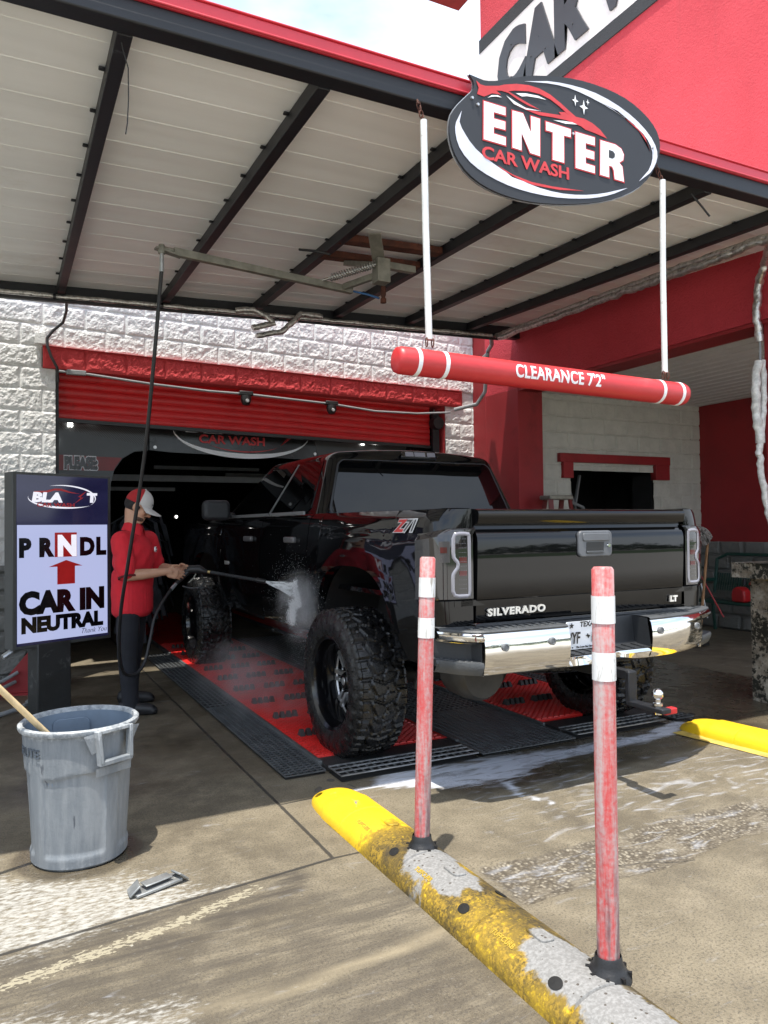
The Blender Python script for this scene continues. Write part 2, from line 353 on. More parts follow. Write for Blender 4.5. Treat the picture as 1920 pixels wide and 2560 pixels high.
    me.polygons.add(len(q)); me.polygons.foreach_set('loop_start', np.arange(0, q.size, 4)); me.update()
    me.polygons.foreach_set('use_smooth', [True] * len(q))
    for nm, a in (('stain_a', ma), ('stain_b', mb_)):
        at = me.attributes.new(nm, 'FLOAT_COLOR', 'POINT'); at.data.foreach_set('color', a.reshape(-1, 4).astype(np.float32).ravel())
    m = bpy.data.materials.new('stained_concrete'); t = NT(m); p = t.pos()
    def sep(nm):
        d = t.n('ShaderNodeSeparateColor'); a = t.n('ShaderNodeAttribute', attribute_name=nm); t.put(d.inputs[0], a.outputs['Color']); return d.outputs, a.outputs['Alpha']
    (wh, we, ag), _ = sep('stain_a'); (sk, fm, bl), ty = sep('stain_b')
    big = t.noise(p, 0.9, 6, 0.62); mid = t.noise(p, 5, 7, 0.68); fine = t.noise(p, 110, 4, 0.65); vf = t.noise(p, 420, 2, 0.5)
    c = t.mix(t.ss(big, 0.34, 0.66), (0.080, 0.064, 0.041), (0.165, 0.138, 0.092))
    c = t.mix(t.ss(mid, 0.38, 0.75), c, (0.205, 0.172, 0.118))
    c = t.mix(t.m('MULTIPLY', t.ss(t.noise(p, 2.3, 8, 0.7), 0.5, 0.72), 0.55), c, (0.062, 0.051, 0.037))
    c = t.mix(t.m('MULTIPLY', t.ss(fine, 0.45, 0.68), 0.75), c, (0.045, 0.038, 0.028)); c = t.mix(t.m('MULTIPLY', t.ss(vf, 0.5, 0.75), 0.55), c, (0.27, 0.235, 0.18))
    sy = t.n('ShaderNodeSeparateXYZ'); t.put(sy.inputs[0], p)
    c = t.mix(t.m('SUBTRACT', 1.0, t.ss(sy.outputs[1], -2.5, .6)), c, t.mix(mid, (0.36, 0.34, 0.30), (0.46, 0.44, 0.40)))  # unseen ground behind the camera, made paler to bounce light under the canopy
    # tyre arcs and rubber
    arcn = t.noise(t.scl(p, 1.2, 9, 1, -0.15), 2.2, 5, 0.65)
    c = t.mix(t.m('MULTIPLY', ty, t.ss(arcn, 0.3, 0.62)), c, (0.048, 0.040, 0.031))
    c = t.mix(t.m('MULTIPLY', sk, t.m('ADD', 0.35, t.m('MULTIPLY', mid, 0.6))), c, (0.26, 0.215, 0.14))
    spk = t.noise(t.scl(p, 1, 1.9, 1, 0.3), 38, 3, 0.6)
    c = t.mix(t.ss(t.m('ADD', t.m('MULTIPLY', bl, 0.36), spk), 0.78, 0.84), c, (0.27, 0.24, 0.17))
    # exposed aggregate strip
    pb = t.n('ShaderNodeTexVoronoi'); t.put(pb.inputs['Vector'], p); t.put(pb.inputs['Scale'], 62.0)
    pr_ = t.n('ShaderNodeSeparateColor'); t.put(pr_.inputs[0], pb.outputs['Color'])
    pbc = t.mix(t.ss(t.m('ADD', pb.outputs['Distance'], t.m('MULTIPLY', t.m('SUBTRACT', fine, .5), .5)), 0.15, 0.75), t.mix(t.ss(pr_.outputs[0], .2, 1.0), (0.105, 0.086, 0.060), (0.29, 0.255, 0.195)), (0.070, 0.057, 0.040)); pbc = t.mix(t.m('MULTIPLY', t.ss(t.noise(p, 7, 5, .65), .45, .65), .75), pbc, t.mix(fine, (.10, .083, .058), (.24, .205, .15)))
    agf = t.ss(t.m('ADD', ag, t.m('MULTIPLY', t.m('ADD', t.m('SUBTRACT', mid, 0.5), t.m('MULTIPLY', t.m('SUBTRACT', t.noise(p, 16, 4, .65), .5), .8)), 1.1)), 0.36, 0.66)
    c = t.mix(agf, c, pbc)
    # water film, and the shadow darkened in with it
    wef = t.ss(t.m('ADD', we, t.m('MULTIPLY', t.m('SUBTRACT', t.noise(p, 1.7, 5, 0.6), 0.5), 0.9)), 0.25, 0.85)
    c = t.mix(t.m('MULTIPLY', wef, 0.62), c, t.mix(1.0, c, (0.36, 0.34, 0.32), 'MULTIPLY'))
    # white soap residue, broken by darker run marks
    sp = t.noise(t.scl(p, 1, 2.4, 1, 0.35), 26, 5, 0.62)
    whf = t.ss(t.m('ADD', t.m('MULTIPLY', wh, 0.62), t.m('MULTIPLY', t.m('SUBTRACT', sp, 0.5), 2.0)), 0.22, 0.78)
    c = t.mix(t.m('MULTIPLY', whf, 0.88), c, t.mix(t.noise(p, 40, 3), (0.26, 0.25, 0.225), (0.46, 0.45, 0.42)))
    # foam swirls
    wv = t.n('ShaderNodeTexNoise'); t.put(wv.inputs['Vector'], t.scl(p, 0.9, 3.4, 1, -0.1)); wv.inputs['Scale'].default_value = 3.2; wv.inputs['Detail'].default_value = 6; wv.inputs['Distortion'].default_value = 2.2
    fmf = t.ss(t.m('ADD', t.m('MULTIPLY', fm, 0.95), t.m('MULTIPLY', t.m('SUBTRACT', wv.outputs['Fac'], 0.5), 2.2)), 0.25, 1.05)
    c = t.mix(t.m('MULTIPLY', fmf, t.m('ADD', 0.45, t.m('MULTIPLY', fm, 0.5))), c, (0.60, 0.63, 0.70))
    # bird / paint specks
    vs_ = t.n('ShaderNodeTexVoronoi'); t.put(vs_.inputs['Vector'], p); t.put(vs_.inputs['Scale'], 3.4)
    c = t.mix(t.m('MULTIPLY', t.m('LESS_THAN', vs_.outputs['Distance'], t.m('MULTIPLY', t.ss(t.noise(p, 2.1), .4, .8), 0.035)), 0.6), c, (0.40, 0.38, 0.33))
    # sawn joints between the slabs
    segs = [((1.27, 12), (1.27, 3.043), .011), ((1.27, 3.043), (-30, -0.87), .012), ((1.27, 3.043), (1.45, 3.04), .010), ((1.27, 3.75), (1.47, 3.765), .008), ((1.62, 3.765), (5.15, 3.86), .006), ((5.27, 12), (5.27, 3.86), .008), ((4.62, 5.2), (4.5, 3.84), .007), ((5.15, 3.86), (30, 4.4), .008), ((1.42, 1.5), (1.40, 3.4), .012), ((2.62, 2.31), (2.28, 2.46), .006)]
    xy = t.vm('MULTIPLY', p, (1, 1, 0)); J = None
    wob = t.m('MULTIPLY', t.m('SUBTRACT', t.noise(p, 14, 4, 0.6), 0.5), 0.010)
    for a, b, w in segs:
        a3 = Vector((*a, 0)); d3 = Vector((*b, 0)) - a3
        r = t.vm('SUBTRACT', xy, tuple(a3)); k = t.m('DIVIDE', t.vm('DOT_PRODUCT', r, tuple(d3), out='Value'), d3.length_squared, clamp=True)
        q_ = t.n('ShaderNodeVectorMath', operation='SCALE'); q_.inputs[0].default_value = tuple(d3); t.put(q_.inputs['Scale'], k)
        L = t.vm('LENGTH', t.vm('SUBTRACT', r, q_.outputs[0]), out='Value')
        jm = t.m('SUBTRACT', 1.0, t.ss(t.m('ADD', L, wob), w * 0.45, w)); J = jm if J is None else t.m('MAXIMUM', J, jm)
    c = t.mix(t.m('MULTIPLY', J, t.m('SUBTRACT', 0.92, t.m('MULTIPLY', fm, 0.9))), c, (0.022, 0.020, 0.017))
    h = t.m('SUBTRACT', t.m('ADD', t.m('MULTIPLY', fine, 0.35), t.m('MULTIPLY', mid, 0.3)), t.m('MULTIPLY', J, 1.5))
    h = t.m('SUBTRACT', h, t.m('MULTIPLY', t.m('MULTIPLY', agf, pb.outputs['Distance']), 2.2)); h = t.m('ADD', h, t.m('MULTIPLY', whf, 0.25))
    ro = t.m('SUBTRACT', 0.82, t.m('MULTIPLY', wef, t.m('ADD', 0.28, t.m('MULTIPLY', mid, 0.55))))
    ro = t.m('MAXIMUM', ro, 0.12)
    t.out(t.bsdf(color=c, rough=ro, spec=0.45, normal=t.bump(h, 0.6, 0.007)))
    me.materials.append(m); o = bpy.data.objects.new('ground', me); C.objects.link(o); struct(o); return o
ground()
# ---------------------------------------------------------------- car wash front wall with lintel and roller door
WX = lambda x: 7.60 + 0.10 * x            # the front wall runs slightly off square
NRM = Vector((0.0995, -0.995, 0))
BW = thing('car_wash_building', 'white split-face block building with a red lintel over its dark wash bay', 'building', (2.5, 8.0, 0))
def rocky(x0, x1, z0, z1, st, bl, zb, seed, amp=0.022, proud=0.0):
    """split-face blocks: rough bulging faces, recessed mortar"""
    nx = max(2, int((x1 - x0) / st)); nz = max(2, int((z1 - z0) / st))
    x = np.linspace(x0, x1, nx); z = np.linspace(z0, z1, nz); X, Z = np.meshgrid(x, z, indexing='ij')
    row = np.floor((Z - zb) / 0.2); off = (row % 2) * bl / 2
    u = ((X - 0.33 + off) % bl) / bl; v = ((Z - zb) % 0.2) / 0.2
    col = np.floor((X - 0.33 + off) / bl)
    e = np.minimum(np.minimum(u, 1 - u) * bl, np.minimum(v, 1 - v) * 0.2)
    r = fbm(X * 13 + col * 3.1, Z * 13 + row * 1.7, 5, seed, 0.66); rid = 1 - np.abs(2 * fbm(X * 15 + row, Z * 13, 4, seed + 40, 0.6) - 1)
    rr2 = fbm(X * 34 + col, Z * 34, 3, seed + 77, .6); D = sstep(e, 0.0025, 0.010) * 0.006 + sstep(e, 0.002, 0.030) * (amp * (r - 0.25) * .85 + 0.009 * (rid - 0.6) + .010 * (rr2 - .5)) + proud
    P = np.stack([X + NRM.x * D, 7.60 + 0.10 * X + NRM.y * D, Z], -1)
    return P
def rock_obj(name, parts, mat):
    mb = MB()
    for P in parts: mb.grid(P)
    return obj(name, mb, mat, BW, ang=0)
BL = 0.374
rock_obj('block_wall', [rocky(-2.6, -0.45, 0.0, 3.95, 0.02, BL, 2.93, 2), rocky(-0.45, 0.44, 1.12, 2.93, 0.009, BL, 2.93, 3), rocky(-0.45, 0.33, 2.93, 3.13, 0.009, BL, 2.93, 4), rocky(-0.45, 5.42, 3.13, 3.95, 0.011, BL, 2.93, 5),
                         rocky(4.95, 5.42, 0.0, 2.93, 0.02, BL, 2.93, 6)], m_block)
def slab(mb, x0, x1, z0, z1, d0, d1):
    q = [(x0, WX(x0) + d0), (x1, WX(x1) + d0), (x1, WX(x1) + d1), (x0, WX(x0) + d1)]
    return mb.add([(x, y, z) for z in (z0, z1) for x, y in q], [(0, 1, 2, 3), (4, 5, 6, 7), (0, 1, 5, 4), (1, 2, 6, 5), (2, 3, 7, 6), (3, 0, 4, 7)])
mbk = MB(); slab(mbk, -9, -2.6, 0, 3.95, -0.004, .3); slab(mbk, -2.6, -.452, 0, 3.94, .012, .3); slab(mbk, -.45, .425, 0, 3.94, .012, .3); slab(mbk, .426, 4.962, 3.125, 3.94, .012, .3); slab(mbk, 4.964, 5.42, 0, 3.94, .012, .3); obj('wall_core', mbk, m_block, BW, ang=0)
rock_obj('lintel', [rocky(0.33, 5.20, 2.93, 3.13, 0.010, BL, 2.93, 9, 0.026, 0.03)], m_block_red)
def stones():
    nx, nz = 90, 112; x = np.linspace(-0.45, 0.44, nx); z = np.linspace(0, 1.12, nz); X, Z = np.meshgrid(x, z, indexing='ij')
    wx = X + (fbm(X * 3, Z * 3, 3, 71) - .5) * .10; wz = Z + (fbm(X * 3 + 9, Z * 3, 3, 72) - .5) * .10
    row = np.floor(wz / 0.17); u = ((wx + row * 0.137) % 0.31) / 0.31; v = (wz % 0.17) / 0.17
    e = np.minimum(np.minimum(u, 1 - u) * .31, np.minimum(v, 1 - v) * .17); D = sstep(e, .003, .03) * (.02 + .03 * fbm(X * 8, Z * 8, 4, 73))
    return np.stack([X + NRM.x * D, 7.60 + .1 * X + NRM.y * D, Z], -1)
rock_obj('stone_base', [stones()], m_stone_grey)
# reveal of the doorway
mbr = MB(); mbr.quad((0.44, WX(.44), 0), (0.44, WX(.44) + .25, 0), (0.44, WX(.44) + .25, 2.95), (0.44, WX(.44), 2.95)); mbr.quad((4.95, WX(4.95), 0), (4.95, WX(4.95) + .25, 0), (4.95, WX(4.95) + .25, 2.95), (4.95, WX(4.95), 2.95))
mbr.quad((0.33, WX(.33) - .03, 2.93), (5.2, WX(5.2) - .03, 2.93), (5.2, WX(5.2) + .4, 2.93), (.33, WX(.33) + .4, 2.93))
mbr.quad((0.33, WX(.33) - .06, 3.13), (5.2, WX(5.2) - .06, 3.13), (5.2, WX(5.2) + .0, 3.13), (.33, WX(.33) + .0, 3.13)); obj('door_reveal', mbr, m_block_red, BW)
# roller door, partly raised
P = []; zs = np.linspace(2.47, 2.98, 181)
for x in (0.47, 2.5, 4.80):
    P.append([(x, WX(x) + 0.15 - 0.014 * (abs(math.sin(math.pi * (z - 2.47) / 0.075)) ** 0.6), z + (-0.035 if x > 4 else 0.02 if x < 1 else 0)) for z in zs])
rd = obj('roller_door', MB().grid(P), m_red_door, BW, ang=50)
obj('bottom_bar', MB().bar((0.47, WX(.47) + .145, 2.478), (4.80, WX(4.8) + .145, 2.425), 0.05, 0.035), m_blackplast, rd)
obj('door_track', MB().box((0.455, WX(.45) + .06, 1.45), (0.035, 0.06, 2.95)), m_steel_black, BW); obj('door_track', MB().box((4.86, WX(4.87) + .10, 1.42), (0.09, 0.05, 2.9)), m_steel_black, BW)
mb = MB(); mb.lathe([(0.075, -0.05), (0.085, 0), (0.085, .05), (.03, .06)], (4.87, WX(4.87) + .07, 2.72), 'y', 18); obj('door_drum', mb, m_blackplast, BW)
# the dark wash tunnel behind
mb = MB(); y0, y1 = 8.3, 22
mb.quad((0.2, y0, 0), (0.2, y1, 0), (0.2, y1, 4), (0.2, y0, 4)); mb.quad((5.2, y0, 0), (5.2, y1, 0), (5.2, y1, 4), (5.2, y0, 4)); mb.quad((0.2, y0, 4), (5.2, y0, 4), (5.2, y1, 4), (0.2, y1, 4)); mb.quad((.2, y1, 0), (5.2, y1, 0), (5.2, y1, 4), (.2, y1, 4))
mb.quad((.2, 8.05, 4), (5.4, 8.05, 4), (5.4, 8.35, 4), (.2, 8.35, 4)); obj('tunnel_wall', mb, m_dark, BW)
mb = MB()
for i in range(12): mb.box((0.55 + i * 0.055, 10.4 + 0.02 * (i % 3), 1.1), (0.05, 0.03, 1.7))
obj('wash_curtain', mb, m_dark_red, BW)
m_cloth = M('grey_blue_wash_cloth', (.055, .062, .075), .9, var=.4, vs=6)
WB = thing('wash_brush', 'upright wash brush of dark grey cloth strips in the bay behind the front wheel', 'wash brush', (1.45, 9.6, 0)); rb = random.Random(8)
obj('core', MB().tube([(1.45, 9.6, .1), (1.45, 9.6, 1.75)], .08, 12), m_dark, WB); mb = MB()
for _ in range(150):
    a = rb.uniform(0, 6.28); z = rb.uniform(.6, 1.7); L = rb.uniform(.3, .6); r_ = rb.uniform(.25, .48); c = Vector((1.45, 9.6, z)); d_ = Vector((math.cos(a), math.sin(a), 0)); s_ = Vector((-d_.y, d_.x, 0)) * .03
    mb.grid([[c + d_ * .07 + s_ * k, c + d_ * r_ * .8 + Vector((0, 0, -L * .25)) + s_ * k, c + d_ * r_ + Vector((0, 0, -L)) + s_ * k] for k in (-1, 1)])
obj('cloth_strips', mb, m_cloth, WB, ang=0)
mb = MB()
for (x, y, z) in ((0.6, 11, 2.0), (2.0, 11.5, 2.35), (3.2, 12, 2.3)): mb.bar((x, y, z), (x + 1.6, y, z), 0.06, 0.05)
mb.bar((0.3, 10.2, 2.1), (4.9, 10.2, 2.1), .08, .08); obj('tunnel_pipe', mb, m_grey_pvc, BW)
m_lamp = bpy.data.materials.new('lamp_glow'); t = NT(m_lamp); e = t.n('ShaderNodeEmission'); e.inputs[0].default_value = (1, 0.97, 0.9, 1); e.inputs[1].default_value = 6; t.out(e.outputs[0])
for i, (x, y, z, lab) in enumerate(((1.22, 11.0, 1.88, 'tiny lit lamp deep in the wash bay above the worker'), (0.98, 9.6, 1.74, 'small lit lamp just right of the cap in the dark bay'), (2.12, 10.5, 1.60, 'small lit lamp beyond the truck mirror in the dark bay'))):
    b = thing('tunnel_lamp', lab, 'lamp', (x, y, z), 'lamps deep in the wash bay')
    obj('bulb', MB().ball((0, 0, 0), 0.017, 8, 6), m_lamp, b, local=True); obj('housing', MB().lathe([(0.03, 0.02), (0.034, 0.05), (0.02, 0.07)], (0, 0, 0), 'y', 10), m_blackplast, b, local=True)

# ---------------------------------------------------------------- printed arch panel in the doorway
AY = lambda x: WX(x) + 0.42
AR = thing('entrance_arch', 'black printed arch panel behind the roller door with PLEASE wording', 'arch panel', (2.5, 8.2, 0))
m_carbon = bpy.data.materials.new('carbon_print'); t = NT(m_carbon); p = t.pos()
w = t.n('ShaderNodeTexWave', wave_type='BANDS', bands_direction='DIAGONAL'); t.put(w.inputs['Vector'], t.scl(p, 1, 0.0, 1)); w.inputs['Scale'].default_value = 26
t.out(t.bsdf(color=t.mix(w.outputs['Fac'], (0.012, 0.013, 0.014), (0.07, 0.075, 0.08)), rough=0.35))
m_panel_red = M('dark_red_print', (0.20, 0.022, 0.024), 0.4); m_panel_grey = M('slate_print', (0.045, 0.052, 0.056), 0.35)
m_panel_blk = M('gloss_black_print', (0.008, 0.0085, 0.010), 0.25)
ex = Vector((1, 0.10, 0)); ez_ = Vector((0, 0, 1))
def AP(x, z, d=0.0): return Vector((x, AY(x) - d, z))
o0 = AP(0, 0)
cur = [(1.36, 2.255), (1.22, 2.235), (1.10, 2.16), (1.02, 2.04), (0.985, 1.90), (0.97, 1.7), (0.97, 0.0)]
cur = cur[:-1] + [(0.97, 1.25)]; left = [(0.40, 1.25), (0.40, 3.0), (1.37, 3.0)] + cur
obj('side_panel', MB().prism(left, o0, ex, ez_, 0.012), m_carbon, AR, ang=0)
obj('header_panel', MB().prism([(1.375, 3.0), (1.375, 2.26), (1.6, 2.245), (4.2, 2.22), (4.3, 2.16), (4.35, 2.0), (4.35, 0), (5.1, 0), (5.1, 3.0)], o0, ex, ez_, 0.012), m_panel_blk, AR, ang=0)
obj('right_print', MB().prism([(3.25, 2.60), (3.35, 2.26), (4.2, 2.24), (4.3, 2.18), (4.6, 2.2), (4.6, 2.6)], AP(0, 0, .003), ex, ez_, 0.002), m_carbon, AR, ang=0)
obj('grey_field', MB().prism([(0.42, 1.75), (0.42, 2.36), (0.50, 2.43), (1.36, 2.30), (1.36, 2.262), (1.22, 2.24), (1.09, 2.16), (1.015, 2.04), (0.98, 1.90), (0.97, 1.75)], AP(0, 0, .003), ex, ez_, 0.002), m_panel_grey, AR, ang=0)
obj('red_band', MB().prism([(0.42, 2.02), (0.42, 2.175), (1.095, 2.165), (1.03, 2.07), (1.012, 2.03)], AP(0, 0, .006), ex, ez_, 0.002), m_panel_red, AR, ang=0)
mb = MB(); text(mb, 'PLEASE:', 0.155, AP(0.545, 2.045, .010), ex, ez_, 0.012, 0, 0.60); obj('lettering', mb, m_panel_blk, AR, ang=0)
mb = MB(); text(mb, 'PLEASE:', 0.155, AP(0.545, 2.045, .008), ex, ez_, 0.021, 0, 0.60); text(mb, 'P R N D', 0.13, AP(0.545, 1.86, .008), ex, ez_, 0.014, 0, 0.62); obj('letter_outline', mb, m_white, AR, ang=0)
mb = MB(); text(mb, 'P R   D', 0.13, AP(0.545, 1.86, .010), ex, ez_, 0.006, 0, 0.62); obj('lettering', mb, m_panel_blk, AR, ang=0)
mb = MB(); mb.prism(arc_strip(2.42, 2.50, 0.80, 0.29, 180, 352, 0.055, 40), AP(0, 0, .006), ex, ez_, 0.003); obj('logo_ring', mb, m_white, AR, ang=0)
mb = MB(); text(mb, 'CAR WASH', 0.125, AP(1.90, 2.365, .006), ex, ez_, 0.004, 0, 1.20); mb.prism(arc_strip(2.42, 2.45, .5, .17, 215, 325, .012), AP(0, 0, .006), ex, ez_, .003)
mb.prism([(2.86, 2.37), (3.0, 2.47), (2.95, 2.47), (3.1, 2.6), (2.98, 2.5), (3.02, 2.5)], AP(0, 0, .006), ex, ez_, .003); obj('logo_lettering', mb, m_red_v, AR, ang=0)
mb = MB(); text(mb, 'BLA   T', 0.24, AP(1.75, 2.482, .006), ex, ez_, 0.012, 0.12, 1.45); obj('logo_lettering', mb, m_white, AR, ang=0)
for (x, z) in ((1.43, 2.29), (3.30, 2.30)): obj('bolt', MB().lathe([(0.018, 0), (0.018, -.012)], AP(x, z), 'y', 10), m_alu, AR)
for (x, z) in ((0.60, 2.475), (0.455, 2.30), (0.80, 2.54), (3.95, 2.46), (4.12, 2.35)):
    mb = MB(); 
    for k in range(4):
        a = math.pi / 4 + k * math.pi / 2; mb.ball(AP(x + 0.017 * math.cos(a), z + 0.017 * math.sin(a), 0.02), 0.012, 8, 6)
    obj('panel_light', mb, m_lamp, AR)
# ---------------------------------------------------------------- canopy
CAN = thing('entrance_canopy', 'black steel canopy with off-white ribbed roof panels over the wash entrance', 'canopy', (2.2, 5.0, 3.5))
zb = lambda x: 3.465 + 0.035 * x            # underside of the rafters at the back
ZF, YF, YB = 3.47, 3.24, 7.12
def roofz(x, y):
    f = (y - YF) / (YB - YF); return (ZF + 0.085) * (1 - f) + (zb(x) + 0.085) * f
XL, XR = -3.0, 5.40
mb = MB(); mb.bar((XL, 3.195, 3.525), (XR, 3.195, 3.525), 0.10, 0.095); obj('front_beam', mb, m_steel_black, CAN, bevel=0.008)
mb = MB(); mb.bar((XL, 3.17, 3.605), (XR, 3.17, 3.605), 0.07, 0.065); mb.bar((XL, 3.14, 3.642), (XR, 3.14, 3.642), 0.03, 0.008); mb.bar((XL, 3.128, 3.577), (XR, 3.128, 3.577), 0.012, 0.010)
obj('fascia', mb, m_flash_red, CAN, bevel=0.004)
mb = MB(); mb.bar((XL, YB + .06, zb(XL) + .02), (XR, YB + .06, zb(XR) + .02), 0.10, 0.13); obj('back_beam', mb, m_steel_black, CAN, bevel=0.006)
for x in (-2.1, -1.25, -0.40, 0.455, 1.345, 2.215, 3.07, 3.91, 4.70):
    mb = MB(); mb.bar((x, YF, ZF + 0.042), (x, YB + .02, zb(x) + 0.042), 0.065, 0.08); 
    for k in range(9):
        y = YF + 0.4 + k * 0.39; z = ZF * (1 - (y - YF) / (YB - YF)) + zb(x) * (y - YF) / (YB - YF)
        mb.box((x - 0.045, y, z + 0.072), (0.03, 0.025, 0.012))
    obj('rafter', mb, m_steel_black, CAN, bevel=0.004)
ys = []; y = 3.16; k = 0
while y < 7.2:
    ys += [(y, 0), (y + 0.004, -0.0028), (y + 0.010, -0.0028), (y + 0.013, 0), (y + 0.10, 0.0006), (y + 0.12, 0.0022), (y + 0.19, 0.0022), (y + 0.21, 0.0004)]; y += 0.29
xs = list(np.linspace(XL, XR, 14)); P = [[(x, yy, roofz(x, yy) + d) for yy, d in ys] for x in xs]
mb = MB().grid(P); mb.grid([[(x, yy, roofz(x, yy) + 0.05) for yy in (3.16, 5, 7.25)] for x in xs]); obj('roof_panel', mb, m_ceil, CAN, ang=25)
# rusty cross members that carry the swing arm
mb = MB(); mb.bar((2.2, 5.02, 3.53), (3.1, 5.02, 3.56), 0.10, 0.05); mb.bar((2.2, 5.37, 3.53), (3.1, 5.37, 3.56), 0.10, 0.05); obj('cross_member', mb, m_rust, CAN, bevel=0.004)
# loose ends hanging below
w = thing('hanging_wire', 'thin black wire dangling from the canopy beam at the upper left', 'wire', (0.47, 3.30, 3.5))
obj('strand', MB().tube([(.44, 3.28, 3.50), (.455, 3.30, 3.45), (.478, 3.31, 3.38), (.48, 3.32, 3.25), (.475, 3.32, 3.15), (.468, 3.32, 3.10)], 0.0028, 6), m_rubber, w)
w = thing('cable_stub', 'short stiff black cable end sticking down near the right canopy corner', 'cable', (3.9, 3.30, 3.47))
obj('strand', MB().tube([(3.83, 3.30, 3.475), (3.90, 3.28, 3.40), (3.955, 3.27, 3.345)], 0.006, 6), m_rubber, w)

# ---------------------------------------------------------------- foil wrapped pipes and conduits
def wob(pts, n=8, a=0.006, seed=0):
    r = random.Random(seed); o = []
    for i in range(len(pts) - 1):
        for k in range(n):
            f = k / n; p = Vector(pts[i]).lerp(Vector(pts[i + 1]), f); o.append(p + Vector((r.uniform(-a, a), r.uniform(-a, a), r.uniform(-a, a))))
    o.append(Vector(pts[-1])); return o
def foilpipe(mb, pts, r, seed=1, n=10, a=0.005):
    p = wob(pts, n, a, seed); rr = random.Random(seed + 5); mb.tube(p, [r * rr.uniform(0.93, 1.12) for _ in p], 10)
FP = thing('foil_pipe', 'silver foil wrapped pipe run along the back edge of the canopy', 'pipe', (2, 7.1, 3.45))
mb = MB(); foilpipe(mb, [(-1.0, 7.04, 3.400), (1.0, 7.04, 3.458), (3.2, 7.02, 3.52), (4.9, 7.0, 3.56)], 0.021, 3, 30, .003); obj('foil_wrap', mb, m_foil, FP, ang=60)
mb = MB(); mb.tube([(-1.0, 7.03, 3.365), (5.0, 7.0, 3.53)], 0.013, 8)
for x in (0.4, 1.3, 2.4, 3.4, 4.2): mb.lathe([(0.030, -.012), (.030, .012)], (x, 7.04, 3.435 + (x - .4) * .028), 'x', 10)
obj('lower_pipe', mb, m_steel_black, FP)
mb = MB(); foilpipe(mb, [(1.98, 7.0, 3.50), (2.15, 6.98, 3.52), (2.28, 6.97, 3.46), (2.34, 6.96, 3.40), (2.24, 6.95, 3.37), (2.12, 6.94, 3.33)], 0.026, 8, 5, .004); foilpipe(mb, [(2.85, 6.98, 3.53), (2.62, 6.97, 3.53), (2.55, 6.95, 3.45), (2.42, 6.95, 3.33), (2.16, 6.94, 3.26)], 0.026, 9, 6, .004); obj('branch', mb, m_foil, FP, ang=60)
FR = thing('foil_pipe', 'pair of foil wrapped pipes running along the red wall under the canopy edge', 'pipe', (5.3, 5.0, 3.5))
mb = MB(); foilpipe(mb, [(4.97, 7.0, 3.565), (4.97, 5.6, 3.55), (4.97, 4.4, 3.53), (4.97, 3.35, 3.50)], 0.026, 13, 20, .006); foilpipe(mb, [(4.95, 6.9, 3.52), (4.95, 5.2, 3.50), (4.93, 4.2, 3.465), (4.97, 3.45, 3.49)], 0.030, 14, 20, .010); obj('foil_wrap', mb, m_foil, FR, ang=60)
FD = thing('drop_pipe', 'bent white wrapped pipe hanging down the right column past the stone pier', 'pipe', (5.36, 3.96, 3))
mb = MB(); foilpipe(mb, [(4.98, 3.6, 3.48), (5.25, 3.85, 3.42), (5.33, 3.96, 3.30), (5.30, 3.96, 3.05), (5.33, 3.96, 2.85)], 0.030, 21, 6, .008); obj('upper_wrap', mb, m_foil, FD, ang=60)
mb = MB(); mb.tube([(5.33, 3.96, 2.87), (5.33, 3.96, 2.70)], 0.010, 8); obj('bare_tube', mb, m_grey_pvc, FD)
m_wrapw = M('white_foam_wrap', (0.62, 0.62, 0.60), 0.6, var=0.25, vs=25, bump=0.8, bs=40)
mb = MB(); foilpipe(mb, [(5.30, 3.96, 2.70), (5.27, 3.96, 2.50), (5.28, 3.96, 2.25), (5.31, 3.96, 2.05)], 0.032, 22, 6, .007); foilpipe(mb, [(5.36, 3.96, 2.70), (5.36, 3.96, 2.4), (5.32, 3.96, 2.1), (5.29, 3.96, 1.95)], 0.024, 23, 6, .007); foilpipe(mb, [(5.30, 3.96, 1.96), (5.32, 3.96, 1.75), (5.37, 3.95, 1.50), (5.44, 3.90, 1.22)], 0.024, 24, 6, .006); obj('lower_wrap', mb, m_wrapw, FD, ang=60)
# pipe elbow at the corner of the red column
EL = thing('corner_pipe', 'grey elbowed pipe coming down at the corner beside the red lintel', 'pipe', (5.2, 7.7, 3))
mb = MB(); mb.tube([(4.9, 7.0, 3.56), (5.12, 7.3, 3.55), (5.20, 7.5, 3.52), (5.22, 7.55, 3.40), (5.22, 7.6, 3.05), (5.20, 7.75, 2.92), (5.0, 7.95, 2.87)], 0.024, 10); mb.bar((5.22, 7.55, 3.5), (4.95, 7.6, 3.25), .03, .03); obj('elbow', mb, m_grey_pvc, EL)
